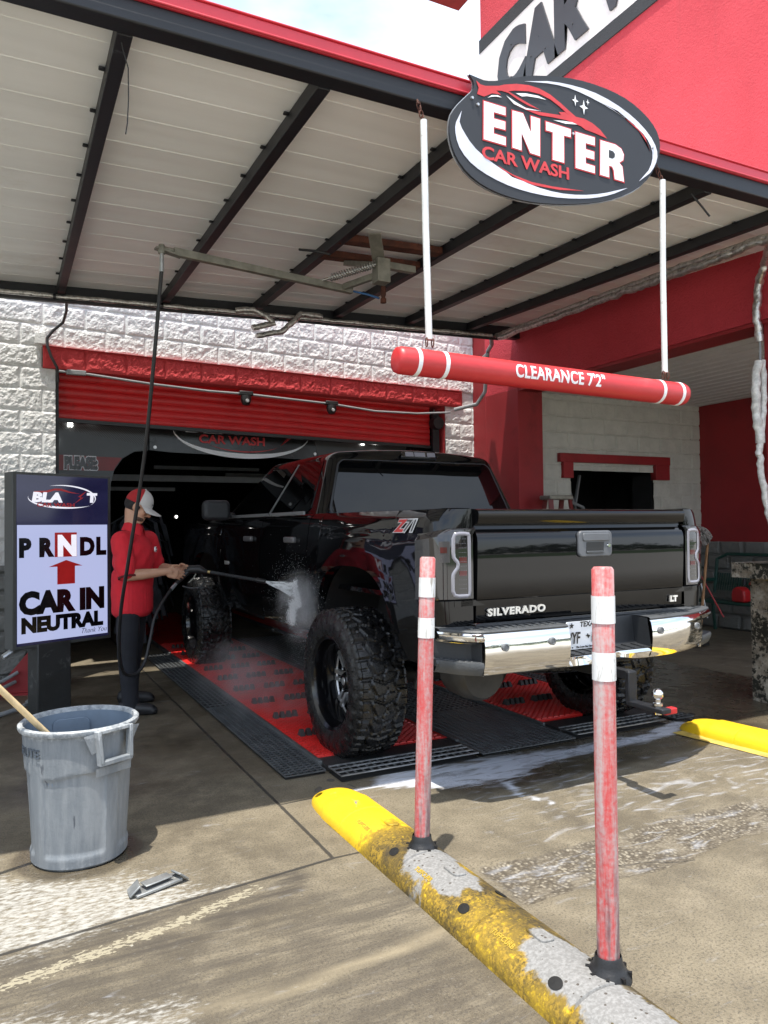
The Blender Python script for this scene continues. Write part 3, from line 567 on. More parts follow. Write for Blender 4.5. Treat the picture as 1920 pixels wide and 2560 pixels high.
# conduit on the roller door with two cameras
CO = thing('conduit', 'thin grey conduit sagging along the top of the red roller door', 'conduit', (2.5, 7.8, 2.9))
yd = lambda x: WX(x) - 0.05
cpts = [(.47, 2.905), (.75, 2.90), (1.3, 2.865), (1.9, 2.845), (2.31, 2.85), (2.9, 2.835), (3.32, 2.825), (3.9, 2.785), (4.5, 2.80), (5.0, 2.85)]
obj('tube', MB().tube([(x, yd(x), z) for x, z in cpts], 0.012, 8), m_grey_pvc, CO); obj('junction_box', MB().box((.62, yd(.62), 2.905), (.17, .05, .045)), m_grey_pvc, CO, bevel=.006)
for x, z, lab in ((2.30, 2.85, 'black dome camera on the roller door nearer the hanging hose'), (3.32, 2.828, 'black dome camera on the roller door nearer the clearance pole')):
    k = thing('security_camera', lab, 'camera', (x, yd(x), z), 'security cameras over the roller door')
    obj('bracket', MB().box((0, 0, 0.005), (0.15, 0.07, 0.045)), m_blackplast, k, local=True, bevel=.008)
    obj('dome', MB().lathe([(0.055, -0.02), (0.058, -0.05), (0.05, -0.09), (.035, -.118), (0.0, -0.125)], (0, -.01, 0), 'z', 16), m_blackplast, k, local=True); obj('lens', MB().lathe([(0.022, 0), (0.016, -.012)], (0, -.06, -.08), 'y', 12), m_alu, k, local=True)
# cable loop on the white wall
CB = thing('wall_cable', 'black cable curving down the white block wall to the lintel end', 'cable', (0.4, 7.4, 3.2))
obj('strand', MB().tube([(.50, 7.12, 3.46), (.515, 7.3, 3.40), (.50, 7.5, 3.34), (.42, 7.56, 3.27), (.37, 7.57, 3.2), (.37, 7.55, 3.12), (.40, 7.53, 3.02), (.45, 7.55, 2.93), (.46, 7.58, 2.80)], 0.013, 8), m_rubber, CB)
obj('wall_plate', MB().box((.31, 7.58, 3.19), (.09, .05, .10)), m_block, CB, bevel=.004)
# ---------------------------------------------------------------- red tower wall with CAR WASH band, column, side bay
TX = 5.40
TW = thing('red_tower', 'red stucco tower wall with a white CAR WASH band above the canopy', 'tower', (TX, 5, 0))
mb = MB(); mb.box((TX + .15, 5.50, 6.27), (0.30, 4.70, 6.46)); obj('wall', mb, m_red_stucco, TW, ang=0)      # z 3.04 - 9.5, Y 1.75 - 7.85
mb = MB(); mb.box((TX + .30, 7.995, 2.5), (.60, .285, 5.0)); mb.box((TX + .18, 7.52, 1.52), (.36, .66, 3.04)); obj('column', mb, m_red_shaded, TW, bevel=.006)
mb = MB(); mb.box((TX + .15, 5.43, 3.02), (.296, 3.5, .03)); obj('beam_soffit', mb, m_red_shaded, TW, ang=0)
mb = MB(); mb.box((TX + .20, 3.575, 1.55), (.34, .85, 3.0)); obj('front_column', mb, m_red_shaded, TW, bevel=.006)
mb = MB(); mb.box((TX + .148, 5.50, 6.89), (.318, 4.72, .99)); obj('white_band', mb, m_white_stucco, TW, ang=0)
mb = MB(); mb.box((TX + .147, 5.50, 7.47), (.326, 4.73, 0.172)); mb.box((TX + .147, 5.50, 6.325), (.326, 4.73, 0.15)); obj('black_stripe', mb, m_black_stucco, TW, ang=0)
mb = MB(); text(mb, 'CAR WASH', 0.92, (TX - .026, 7.44, 6.57), (0, -1, 0), (0, 0, 1), 0.060, 0.0, 0.80, 0.02, space=1.03)
obj('lettering', mb, m_letter_grey, TW, ang=0)
mb = MB()
for y, z in ((7.18, 6.72), (7.17, 7.1), (6.80, 6.75), (6.55, 6.7), (6.3, 7.1), (6.1, 6.7), (5.8, 7.1), (5.4, 6.75)): mb.ball((TX - .036, y, z), 0.010, 6, 4)
obj('letter_stud', mb, m_blackplast, TW)
mb = MB(); mb.box((3.2, 8.1, 9.0), (4.4, .5, 1.5)); obj('gable_band', mb, m_red_shaded, TW, ang=0)
# side bay
BY = thing('side_bay', 'shaded white block bay with a red framed window behind the truck', 'bay', (7, 7.5, 0))
def plain_blocks(x0, x1, z0, z1, y):
    nx, nz = int((x1 - x0) / .018), int((z1 - z0) / .018); x = np.linspace(x0, x1, nx); z = np.linspace(z0, z1, nz); X, Z = np.meshgrid(x, z, indexing='ij')
    row = np.floor(Z / .2); u = ((X + (row % 2) * .2) % .4) / .4; v = (Z % .2) / .2; e = np.minimum(np.minimum(u, 1 - u) * .4, np.minimum(v, 1 - v) * .2)
    D = sstep(e, .002, .016) * (.006 + .016 * fbm(X * 7 + row, Z * 11, 4, 31)); return np.stack([X, y - D, Z], -1)
mb = MB()
for r in ((5.70, 6.43, 0, 2.12), (7.86, 8.78, 0, 2.12), (5.70, 8.78, 2.12, 3.08), (6.43, 7.86, 0, 1.2)): mb.grid(plain_blocks(*r, 7.50))
obj('block_wall', mb, m_cream, BY, ang=0)
mb = MB(); mb.box((6.36, 7.49, 2.16), (.16, .10, .28)); mb.box((7.99, 7.49, 2.16), (.26, .10, .28)); mb.box((7.17, 7.485, 2.275), (1.90, .11, .11)); mb.box((7.15, 7.62, 2.27), (1.5, .2, .1)); obj('window_trim', mb, m_red_shaded, BY, bevel=.004)
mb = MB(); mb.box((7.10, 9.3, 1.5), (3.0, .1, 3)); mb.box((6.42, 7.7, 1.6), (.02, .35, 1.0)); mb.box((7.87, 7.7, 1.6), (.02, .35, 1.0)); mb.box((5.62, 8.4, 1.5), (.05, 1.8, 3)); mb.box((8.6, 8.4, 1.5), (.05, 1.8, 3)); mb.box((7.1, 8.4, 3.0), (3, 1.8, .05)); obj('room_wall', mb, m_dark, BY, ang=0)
mb = MB(); mb.tube([(6.62, 7.75, 1.2), (6.60, 7.75, 1.62), (6.68, 7.75, 1.72), (6.85, 7.75, 1.66), (6.95, 7.75, 1.45), (6.97, 7.75, 1.2)], .022, 8); mb.bar((6.75, 7.9, 1.2), (6.98, 7.95, 2.1), .03, .03); mb.bar((6.7, 7.9, 2.05), (6.92, 7.9, 1.5), .02, .02); mb.box((6.65, 7.8, 1.48), (.25, .1, .12)); obj('bay_equipment', mb, m_grey_pvc, BY)
ys = []; x = 5.72; Ps = []
while x < 9.0: ys += [(x, 0), (x + .012, .012), (x + .025, 0)]; x += .19
mb = MB().grid([[(xx, yy, 3.07 - d) for xx, d in ys] for yy in (3.16, 7.52)]); mb.box((7.35, 5.3, 3.2), (3.2, 4.3, .1)); obj('soffit', mb, m_soffit, BY, ang=25)
mb = MB(); mb.box((8.86, 5.2, 2.15), (.2, 4.8, 1.95)); obj('red_wall', mb, m_red_shaded, BY, ang=0)
ny, nz = 120, 70; y = np.linspace(4.0, 7.5, ny); z = np.linspace(0, 1.18, nz); Yg, Zg = np.meshgrid(y, z, indexing='ij'); row = np.floor(Zg / .2); u = ((Yg + (row % 2) * .17 + row * .05) % .36) / .36; v = (Zg % .2) / .2
e = np.minimum(np.minimum(u, 1 - u) * .36, np.minimum(v, 1 - v) * .2); D = sstep(e, .002, .03) * (.02 + .04 * fbm(Yg * 6, Zg * 6, 4, 33)); obj('stone_wainscot', MB().grid(np.stack([8.74 - D, Yg, Zg], -1)), m_stone_grey, BY, ang=0)

# ---------------------------------------------------------------- stone pier and its box
PR = thing('stone_pier', 'lichen-stained limestone pier with a projecting cap by the right edge', 'pier', (5.75, 3.5, 0))
def stonebox(mb, x0, x1, y0, y1, z0, z1, seed, a=.022):
    st = .022
    def face(n1, n2, f):
        g1 = np.linspace(0, 1, n1); g2 = np.linspace(0, 1, n2); A, B = np.meshgrid(g1, g2, indexing='ij'); mb.grid(f(A, B))
    def nz(u, v, s): return (fbm(u * 7, v * 7, 5, seed + s, .6) - .5) * a * 2.0 + np.where((v % .24) < .014, -.012, 0)
    H = z1 - z0; face(40, int(H / st) + 2, lambda A, B: np.stack([x0 - nz(y0 + A * (y1 - y0), z0 + B * H, 1) * np.minimum(1, 12 * np.minimum(A, 1 - A)), y0 + A * (y1 - y0), z0 + B * H], -1))
    face(40, int(H / st) + 2, lambda A, B: np.stack([x0 + A * (x1 - x0), y0 - nz(x0 + A * (x1 - x0), z0 + B * H, 2) * np.minimum(1, 12 * np.minimum(A, 1 - A)), z0 + B * H], -1))
    face(40, int(H / st) + 2, lambda A, B: np.stack([x0 + A * (x1 - x0), y1 + 0 * A, z0 + B * H], -1)); face(2, int(H / st) + 2, lambda A, B: np.stack([x1 + 0 * A, y0 + A * (y1 - y0), z0 + B * H], -1))
    face(30, 30, lambda A, B: np.stack([x0 + A * (x1 - x0), y0 + B * (y1 - y0), z1 + .2 * nz(A * (x1 - x0), B * (y1 - y0), 3) * np.minimum(1, 12 * np.minimum(np.minimum(A, 1 - A), np.minimum(B, 1 - B)))], -1)); face(2, 2, lambda A, B: np.stack([x0 + A * (x1 - x0), y0 + B * (y1 - y0), z0 + 0 * A], -1)); return mb
obj('shaft', stonebox(MB(), 5.38, 6.1, 2.9, 4.13, 0, .99, 50), m_lime, PR, ang=0); obj('cap', stonebox(MB(), 5.30, 6.2, 2.8, 4.24, .985, 1.105, 60, .02), m_lime, PR, ang=0)
PB = thing('control_box', 'dark grey rounded pay box standing in front of the stone pier', 'control box', (5.15, 3.4, 0))
m_box = M('grey_box_plastic', (0.10, 0.11, 0.115), 0.45)
mb = MB(); mb.prism(rrect(.40, .38, .05), (5.36, 3.66, .80), (.62, -.78, 0), (0, 0, 1), .16); obj('case', mb, m_box, PB, bevel=.012)
mb = MB(); mb.prism(rrect(.34, .32, .04), (5.3525, 3.6535, .80), (.62, -.78, 0), (0, 0, 1), .004); obj('door', mb, M('grey_box_face', (.17, .18, .185), .4), PB); obj('stem', MB().box((5.42, 3.70, .31), (.07, .07, .62)), m_steel_black, PB, bevel=.004)

# ---------------------------------------------------------------- bench, fuel can, mops, ladder in the side bay
m_green = M('green_coated_steel', (0.010, 0.055, 0.042), 0.45)
BN = thing('park_bench', 'dark green mesh bench standing by the grey stone wainscot', 'bench', (8.3, 6.4, 0))
def mesh_panel(mb, o, ex, ey, w, h, st=.035, r=.006):
    o = Vector(o); ex = Vector(ex); ey = Vector(ey); n = int(w / st); k = int(h / st)
    for i in range(n + 1): mb.bar(o + ex * i * w / n, o + ex * i * w / n + ey * h, r * 2, r)
    for j in range(k + 1): mb.bar(o + ey * j * h / k, o + ey * j * h / k + ex * w, r * 2, r)
mb = MB(); mesh_panel(mb, (8.02, 5.3, .45), (0, 1, 0), (.45, 0, 0), 1.75, .45); mb.tube([(8.0, 5.3, .44), (8.0, 7.05, .44)], .022, 8); obj('seat', mb, m_green, BN)
mb = MB(); mesh_panel(mb, (8.50, 5.3, .55), (0, 1, 0), (.12, 0, .46), 1.75, .47); mb.tube([(8.50, 5.28, .5), (8.56, 5.28, .95), (8.62, 5.40, 1.02), (8.62, 6.95, 1.02), (8.56, 7.07, .95), (8.50, 7.07, .5)], .022, 8); obj('backrest', mb, m_green, BN)
for y in (5.28, 7.07):
    obj('armrest', MB().tube([(8.0, y, .05), (7.98, y, .45), (8.02, y, .62), (8.15, y, .68), (8.52, y, .68)], .024, 8), m_green, BN); obj('leg', MB().tube([(8.45, y, .45), (8.5, y, .02)], .022, 8), m_green, BN)
FC = thing('fuel_can', 'small red plastic fuel can sitting on the green bench', 'fuel can', (8.2, 6.35, .46))
m_redp = M('red_can_plastic', (.42, .012, .015), .4)
mb = MB(); mb.prism([(-.09, 0), (.09, 0), (.095, .05), (.09, .14), (.04, .18), (-.02, .185), (-.08, .16), (-.095, .08)], (8.10, 6.30, .465), (0, -1, 0), (0, 0, 1), -.13); obj('body', mb, m_redp, FC, bevel=.02); obj('spout', MB().tube([(8.18, 6.36, .66), (8.18, 6.36, .74)], [.028, .018], 10), m_blackplast, FC); obj('handle', MB().tube([(8.18, 6.29, .67), (8.18, 6.26, .72), (8.18, 6.22, .68), (8.18, 6.20, .62)], .012, 8), m_redp, FC)
obj('sticker', MB().prism([(-.05, .06), (.05, .05), (.06, .09), (.0, .13)], (8.095, 6.35, .465), (0, -1, 0), (0, 0, 1), .002), m_white, FC)
m_wood = M('wood_handle', (.36, .19, .085), .55, var=.25, vs=4, stretch=(8, 8, 1)); m_woodL = M('pale_wood_handle', (.66, .50, .28), .55, var=.12, vs=4, stretch=(8, 8, 1)); m_mop = M('grey_mop_yarn', (.30, .28, .26), .95, var=.35, vs=30)
MP = thing('mop', 'upside down mop with a fluffy grey head leaning in the corner behind the truck', 'mop', (7.5, 6.6, 0))
obj('handle', MB().tube([(7.05, 6.35, .05), (7.42, 6.42, 1.22)], .016, 8), m_wood, MP)
mb = MB(); rr = random.Random(3)
for k in range(170):
    th = rr.uniform(0, 6.28); ph = math.acos(rr.uniform(-.85, 1)); d = Vector((math.sin(ph) * math.cos(th) * .17, math.sin(ph) * math.sin(th) * .17, math.cos(ph) * .12)); c = Vector((7.43, 6.42, 1.28)); mb.tube([c + d * .45, c + d * .8 + Vector((0, 0, .02)), c + d + Vector((0, 0, -.02))], [.016, .015, .008], 5)
obj('yarn_head', mb, m_mop, MP)
for i, (a, b, mm, lab, nm) in enumerate((((7.18, 6.2, .02), (7.62, 6.42, 1.23), m_wood, 'brown wooden broom handle leaning next to the grey mop', 'broom'), ((7.5, 6.35, .3), (7.48, 6.5, 1.15), m_galv, 'thin metal pole leaning between the mop and the bench', 'metal_pole'), ((7.72, 6.3, .3), (7.52, 6.55, .95), m_redp, 'thin red pole leaning by the bench beside the mop', 'red_pole'))):
    k = thing(nm, lab, 'pole', a); obj('handle', MB().tube([a, b], (.016, .008, .009)[i], 8), mm, k)
    if i == 0: obj('brush_head', MB().box((7.17, 6.19, .06), (.28, .06, .09)), m_blackplast, k, bevel=.01)
SL = thing('step_ladder', 'red fibreglass step ladder with a grey top behind the truck', 'ladder', (5.6, 6.9, 0))
obj('top_cap', MB().box((5.75, 6.95, 1.745), (.34, .2, .05)), m_olive_steel, SL, bevel=.012)
m_lad = M('ladder_red', (.16, .02, .02), .5)
for (x0, y0, x1, y1) in ((5.61, 6.88, 5.52, 6.65), (5.89, 6.88, 5.98, 6.65), (5.63, 7.0, 5.55, 7.35), (5.87, 7.0, 5.95, 7.35)): obj('leg', MB().bar((x1, y1, 0), (x0, y0, 1.73), .055, .025), m_lad, SL)
for k in range(1, 6): obj('step', MB().box((5.75, 6.88 - .23 * (1 - k / 6), 1.73 * k / 6), (.30 + .2 * (1 - k / 6), .08, .03)), m_olive_steel, SL)
# ---------------------------------------------------------------- ENTER oval sign
ES = thing('enter_sign', 'charcoal oval ENTER CAR WASH sign hung on the canopy front beam', 'sign', (2.63, 3.08, 3.4))
SY = 3.08
def sp(pts, d, mat, name, dep=.0015, many=None):
    mb = MB()
    for q in (many or [pts]): mb.prism(q, (0, SY - d, 0), (1, 0, 0), (0, 0, 1), dep)
    return obj(name, mb, mat, ES, ang=0)
outline = [(2.05, 3.642), (2.073, 3.615), (2.075, 3.578), (2.052, 3.549), (1.989, 3.483), (1.945, 3.42), (1.931, 3.357), (1.936, 3.292), (1.962, 3.225), (2.015, 3.163), (2.101, 3.113), (2.213, 3.085), (2.346, 3.075), (2.483, 3.083), (2.643, 3.107), (2.81, 3.144), (2.973, 3.196), (3.123, 3.269), (3.227, 3.35), (3.297, 3.449), (3.33, 3.533), (3.327, 3.61), (3.282, 3.677), (3.195, 3.733), (3.075, 3.776), (2.929, 3.795), (2.768, 3.795), (2.612, 3.776), (2.461, 3.743), (2.358, 3.709), (2.265, 3.671), (2.198, 3.647), (2.133, 3.634)]
def smooth(p, keep=(0,)):
    o = []
    n = len(p)
    for i in range(n):
        a, b = p[i], p[(i + 1) % n]
        if i in keep or (i + 1) % n in keep: o += [a]; continue
        z, c = p[i - 1], p[(i + 2) % n]; o += [a, tuple((9 * (a[k] + b[k]) - z[k] - c[k]) / 16 for k in (0, 1))]
    return o
outline = smooth(outline, (0,))
mb = MB(); mb.prism(outline, (0, SY, 0), (1, 0, 0), (0, 0, 1), .012); obj('panel', mb, m_sign_dark, ES, ang=0)
mb = MB(); mb.prism([(2.63 + (x - 2.63) * 1.006, 3.43 + (z - 3.43) * 1.010) for x, z in outline], (0, SY + .013, 0), (1, 0, 0), (0, 0, 1), .006); obj('backing', mb, m_alu, ES, ang=0)
cres1 = [(2.383, 3.691), (2.531, 3.73), (2.693, 3.75), (2.861, 3.749), (3.025, 3.718), (3.163, 3.665), (3.264, 3.596), (3.306, 3.528), (3.297, 3.464), (3.248, 3.393), (3.165, 3.331), (3.238, 3.406), (3.271, 3.482), (3.258, 3.548), (3.202, 3.605), (3.102, 3.65), (2.975, 3.688), (2.822, 3.717), (2.674, 3.731), (2.531, 3.719)]
cres2 = [(2.0, 3.446), (1.968, 3.385), (1.963, 3.331), (1.985, 3.263), (2.047, 3.203), (2.141, 3.162), (2.271, 3.133), (2.415, 3.123), (2.581, 3.13), (2.735, 3.152), (2.867, 3.184), (2.984, 3.228), (3.078, 3.276), (2.925, 3.22), (2.782, 3.181), (2.626, 3.158), (2.467, 3.158), (2.314, 3.183), (2.183, 3.225), (2.079, 3.277), (2.018, 3.337), (1.987, 3.39)]
sp(None, .003, m_silver_v, 'silver_crescent', many=[smooth(cres1, (0, 10)), smooth(cres2, (0, 12))])
car = [(2.087, 3.618), (2.113, 3.605), (2.141, 3.605), (2.223, 3.626), (2.256, 3.641), (2.331, 3.664), (2.408, 3.677), (2.477, 3.677), (2.547, 3.663), (2.618, 3.634), (2.672, 3.607), (2.717, 3.586), (2.773, 3.589), (2.829, 3.579), (2.885, 3.555), (2.932, 3.518), (2.846, 3.528), (2.781, 3.532), (2.753, 3.543), (2.707, 3.549), (2.652, 3.553), (2.563, 3.547), (2.474, 3.537), (2.388, 3.544), (2.313, 3.556), (2.40, 3.556), (2.475, 3.554), (2.554, 3.563), (2.617, 3.571), (2.602, 3.584), (2.644, 3.594), (2.667, 3.585), (2.609, 3.614), (2.547, 3.638), (2.477, 3.649), (2.407, 3.645), (2.322, 3.627), (2.28, 3.613), (2.355, 3.594), (2.423, 3.578), (2.475, 3.567), (2.406, 3.570), (2.338, 3.585), (2.28, 3.605), (2.239, 3.605), (2.206, 3.598), (2.235, 3.584), (2.181, 3.578), (2.148, 3.558), (2.132, 3.549), (2.092, 3.552), (2.101, 3.585)]
sp(car, .004, m_red_v, 'car_emblem')
rl1 = [(2.207, 3.222), (2.298, 3.194), (2.416, 3.179), (2.555, 3.182), (2.764, 3.199), (2.599, 3.173), (2.433, 3.165), (2.297, 3.18)]
rl2 = [(2.888, 3.707), (3.014, 3.69), (3.132, 3.642), (3.212, 3.592), (3.254, 3.517), (3.232, 3.558), (3.172, 3.613), (3.063, 3.664), (2.965, 3.693)]
sp(None, .003, m_red_v, 'red_line', many=[rl1, rl2])
def star(x, z, a, b): return [(x, z + b), (x + a * .22, z + b * .22), (x + a, z), (x + a * .22, z - b * .22), (x, z - b), (x - a * .22, z - b * .22), (x - a, z), (x - a * .22, z + b * .22)]
sp(None, .005, m_white, 'white_highlight', many=[[(2.152, 3.547), (2.177, 3.567), (2.213, 3.576), (2.238, 3.57), (2.205, 3.567), (2.176, 3.559)], [(2.326, 3.614), (2.39, 3.629), (2.468, 3.636), (2.52, 3.628), (2.467, 3.625), (2.398, 3.617), (2.364, 3.607)], [(2.267, 3.587), (2.33, 3.567), (2.389, 3.553), (2.484, 3.561), (2.388, 3.545), (2.313, 3.556)], [(2.565, 3.532), (2.634, 3.544), (2.689, 3.55), (2.725, 3.546), (2.643, 3.532)], star(2.714, 3.672, .022, .030), star(2.772, 3.650, .029, .040), star(2.800, 3.684, .012, .016)])
E1 = [(2.13, 3.525), (2.259, 3.523), (2.259, 3.484), (2.187, 3.484), (2.187, 3.451), (2.257, 3.451), (2.256, 3.41), (2.186, 3.409), (2.185, 3.375), (2.258, 3.372), (2.257, 3.331), (2.126, 3.334)]
Nn = [(2.303, 3.519), (2.368, 3.520), (2.418, 3.431), (2.419, 3.518), (2.476, 3.517), (2.472, 3.323), (2.411, 3.326), (2.357, 3.42), (2.355, 3.327), (2.300, 3.330)]
Tt = [(2.515, 3.512), (2.679, 3.509), (2.677, 3.467), (2.632, 3.466), (2.630, 3.321), (2.556, 3.322), (2.559, 3.467), (2.515, 3.467)]
E2 = [(2.712, 3.503), (2.843, 3.502), (2.842, 3.459), (2.779, 3.459), (2.778, 3.425), (2.838, 3.423), (2.837, 3.382), (2.777, 3.383), (2.777, 3.348), (2.840, 3.346), (2.839, 3.308), (2.709, 3.311)]
Rr = [(2.885, 3.497), (2.99, 3.496), (3.032, 3.482), (3.050, 3.455), (3.045, 3.422), (3.015, 3.402), (3.038, 3.384), (3.042, 3.350), (3.048, 3.303), (2.982, 3.305), (2.976, 3.352), (2.964, 3.370), (2.941, 3.371), (2.941, 3.306), (2.879, 3.308)]
Rh = [(2.942, 3.457), (2.972, 3.455), (2.985, 3.443), (2.983, 3.425), (2.968, 3.414), (2.941, 3.414)]
def grow(p, d):
    n = len(p); a = sum(p[i][0] * p[(i + 1) % n][1] - p[(i + 1) % n][0] * p[i][1] for i in range(n)); sg = 1 if a > 0 else -1; o = []
    for i in range(n):
        u = Vector(p[i]) - Vector(p[i - 1]); w = Vector(p[(i + 1) % n]) - Vector(p[i]); u.normalize(); w.normalize(); n1 = Vector((u.y, -u.x)) * sg; n2 = Vector((w.y, -w.x)) * sg; b = n1 + n2
        if b.length < .3: b = n1
        b = b / max(.35, b.dot(n1)); o.append((p[i][0] + b.x * d, p[i][1] + b.y * d))
    return o
sp(None, .004, m_red_v, 'letter_outline', many=[grow(q, .006) for q in (E1, Nn, Tt, E2, Rr)]); sp(None, .006, m_white, 'lettering', many=[E1, Nn, Tt, E2, Rr]); sp(Rh, .0075, m_sign_dark, 'letter_counter')
mb = MB(); text(mb, 'CAR WASH', .087, (2.113, SY - .004, 3.240), (1, 0, 0), (0, 0, 1), .0022, 0, 1.24); obj('lettering', mb, m_red_v, ES, ang=0)
for x, z in ((2.062, 3.525), (2.095, 3.50), (2.695, 3.49), (3.272, 3.54)): obj('bolt', MB().lathe([(.009, 0), (.007, -.008)], (x, SY - .001, z), 'y', 8), m_alu, ES)
mb = MB(); mb.bar((2.3, SY + .03, 3.2), (2.3, SY + .03, 3.64), .03, .03); mb.bar((2.95, SY + .03, 3.3), (2.95, SY + .03, 3.64), .03, .03); mb.bar((2.2, SY + .05, 3.53), (3.1, SY + .05, 3.53), .04, .04); obj('bracket', mb, m_steel_black, ES)

# ---------------------------------------------------------------- clearance bar on two hanging poles
m_bar = M('faded_red_vinyl_pipe', (0.50, 0.026, 0.030), 0.42, var=.1, vs=5, dirt=(0.62, 0.09, 0.09), dscale=5, dthr=(.58, .78), bump=.15, bs=30, stretch=(.5, 1, 1))
CBAR = thing('clearance_bar', 'long red pipe reading CLEARANCE 7 feet 2 inches hung across the entrance', 'clearance bar', (2.53, 3.05, 2.19))
ca, cb = Vector((1.600, 3.05, 2.187)), Vector((3.450, 3.05, 2.153)); cx = (cb - ca).normalized(); cr = .064
prof = [(0.0, 0), (.042, .002), (.058, .010), (cr, .03), (cr, .5), (cr, 1.0), (cr, 1.4), (cr, 1.85 - .03), (.058, 1.85 - .010), (.042, 1.85 - .002), (0.0, 1.85)]
def barframe(h, a, r): return ca + cx * h + Vector((0, -math.cos(a), 0)) * r + Vector((-cx.z * 1, 0, cx.x)) * math.sin(a) * r
mb = MB(); n = 36
mb.grid([[barframe(h, 2 * math.pi * k / n, r) for r, h in prof] for k in range(n)], closeu=True); obj('pipe', mb, m_bar, CBAR, ang=50)
for h in (.105, .250, 1.640, 1.785):
    obj('white_band', MB().grid([[barframe(h + d, 2 * math.pi * k / n, cr + e) for d, e in ((-.010, 0), (-.010, .002), (.010, .002), (.010, 0))] for k in range(n)], closeu=True), m_white, CBAR, ang=50)
mb = MB(); text(mb, "CLEARANCE 7'2\"", .092, (0, 0, 0), (1, 0, 0), (0, 1, 0), .0019, 0, .80, .001, space=1.06, cut=.006, warp=lambda x, y, z: barframe(.632 + x * 1.0, (y - .026) / cr, cr + .0012 + z)); obj('lettering', mb, m_white, CBAR, ang=0)
for (xt, xb, zt, zb_, lab) in ((1.787, 1.79, 3.350, 2.300, 'white steel hanging pole on the left end of the clearance bar'), (3.347, 3.315, 3.372, 2.270, 'white steel hanging pole on the right end of the clearance bar')):
    k = thing('hanging_pole', lab, 'pole', (xt, 3.08, zt), 'poles carrying the clearance bar')
    obj('tube', MB().tube([(xt, 3.08, zt), ((xt + xb) / 2, 3.075, (zt + zb_) / 2), (xb, 3.06, zb_)], .0165, 14), M('dull_white_galvanised', (.62, .63, .62), .45, var=.1, dirt=(.32, .28, .24), dscale=12, dthr=(.62, .75)), k, ang=60)
    mb = MB()
    for i in range(4):
        z = zt + .012 + i * .028; e = (1, 0, 0) if i % 2 else (0, 1, 0); c = Vector((xt, 3.09 + .012 * i, z)); E_ = Vector(e)
        mb.tube([c + E_ * .010 * math.cos(a) + Vector((0, 0, .019 * math.sin(a))) for a in [2 * math.pi * q / 12 for q in range(13)]], .003, 6, cap=False)
    obj('chain', mb, m_rust, k, ang=60); mb = MB(); mb.tube([(xt, 3.14, zt + .13), (xt, 3.125, zt + .105), (xt - .01, 3.12, zt + .10)], .005, 6); obj('hook', mb, m_rust, k)
    for dx in (-.016, .016): mb = MB(); mb.tube([(xb + dx, 3.055 + .010 * math.cos(a), zb_ - .015 + .022 * math.sin(a)) for a in [2 * math.pi * q / 10 for q in range(11)]], .003, 6, cap=False); obj('lower_link', mb, m_rust, k, ang=60)

# ---------------------------------------------------------------- lit PRNDL sign
PS = thing('display_sign', 'lit upright display reading PRNDL CAR IN NEUTRAL on a dark post', 'display sign', (.33, 6.5, 0))
sx = Vector((.9025, .4307, 0)).normalized(); sn = Vector((sx.y, -sx.x, 0)); sO = Vector((.067, 6.325, .529)); sw, sh = .822, 1.345
def SP(u, v, d=0.0): return sO + sx * u * sw + Vector((0, 0, 1)) * v * sh + sn * d
UZ = Vector((0, 0, 1))
m_frame = M('sign_frame', (.055, .058, .056), .5, dirt=(.14, .13, .12), dscale=8, dthr=(.66, .78))
mb = MB(); mb.prism([(0, 0), (sw, 0), (sw, sh), (0, sh)], SP(0, 0), sx, UZ, .13); obj('frame', mb, m_frame, PS, bevel=.006)
m_scr_dark = bpy.data.materials.new('screen_navy'); t = NT(m_scr_dark); p = t.pos(); n_ = t.noise(t.scl(p, .6, .6, 3), 3, 3); t.out(t.bsdf(color=(.004, .004, .010), rough=.12, ec=t.mix(n_, (.004, .004, .02), (.02, .02, .06)), es=.5))
m_scr = bpy.data.materials.new('screen_lit'); t = NT(m_scr); t.out(t.bsdf(color=(.02, .02, .02), rough=.15, ec=(.40, .44, .68), es=.50))
m_scr_blk = M('screen_black', (.004, .004, .006), .2); m_scr_red = M('screen_red', (.30, .012, .012), .3, emit=.2); m_scr_wht = M('screen_white', (.5, .5, .55), .3, emit=.6)
def SQ(pts, d, mat, name): return obj(name, MB().prism([(x * sw, y * sh) for x, y in pts], SP(0, 0, d), sx, UZ, .0015), mat, PS, ang=0)
SQ([(.035, .02), (.965, .02), (.965, .985), (.035, .985)], .003, m_scr_dark, 'screen')
SQ([(.04, .035), (.955, .035), (.955, .700), (.04, .700)], .0045, m_scr, 'lit_panel')
SQ([(.40, .512), (.625, .512), (.625, .655), (.40, .655)], .006, m_scr_red, 'red_box')
SQ([(.34, .456), (.515, .493), (.685, .456), (.605, .456), (.605, .352), (.425, .352), (.425, .456)], .006, m_scr_red, 'arrow')
def ST(s, size, u, v, mat, name, bold=.004, shear=0, sxx=1, d=.006, align='LEFT', space=1.0): mb = MB(); text(mb, s, size, SP(u, v, d), sx, UZ, bold, shear, sxx, .001, align, space); return obj(name, mb, mat, PS, ang=0)
for ch, u, k in (('P', .055, .92), ('R', .245, .92), ('D', .655, .92), ('L', .83, .92)): ST(ch, .187, u, .523, m_scr_blk, 'lettering', .012, 0, k)
ST('N', .215, .425, .523, m_scr_wht, 'letter_n', .013, 0, .98, .0075)
ST('CAR IN', .222, .06, .200, m_scr_blk, 'lettering', .015, 0, .97); ST('NEUTRAL', .152, .075, .093, m_scr_blk, 'lettering', .010, 0, 1.02)
ST('Thank You', .058, .66, .050, m_scr_blk, 'script_lettering', -.0005, .35, .9)
mb = MB(); o_ = SP(0, 0, .006)
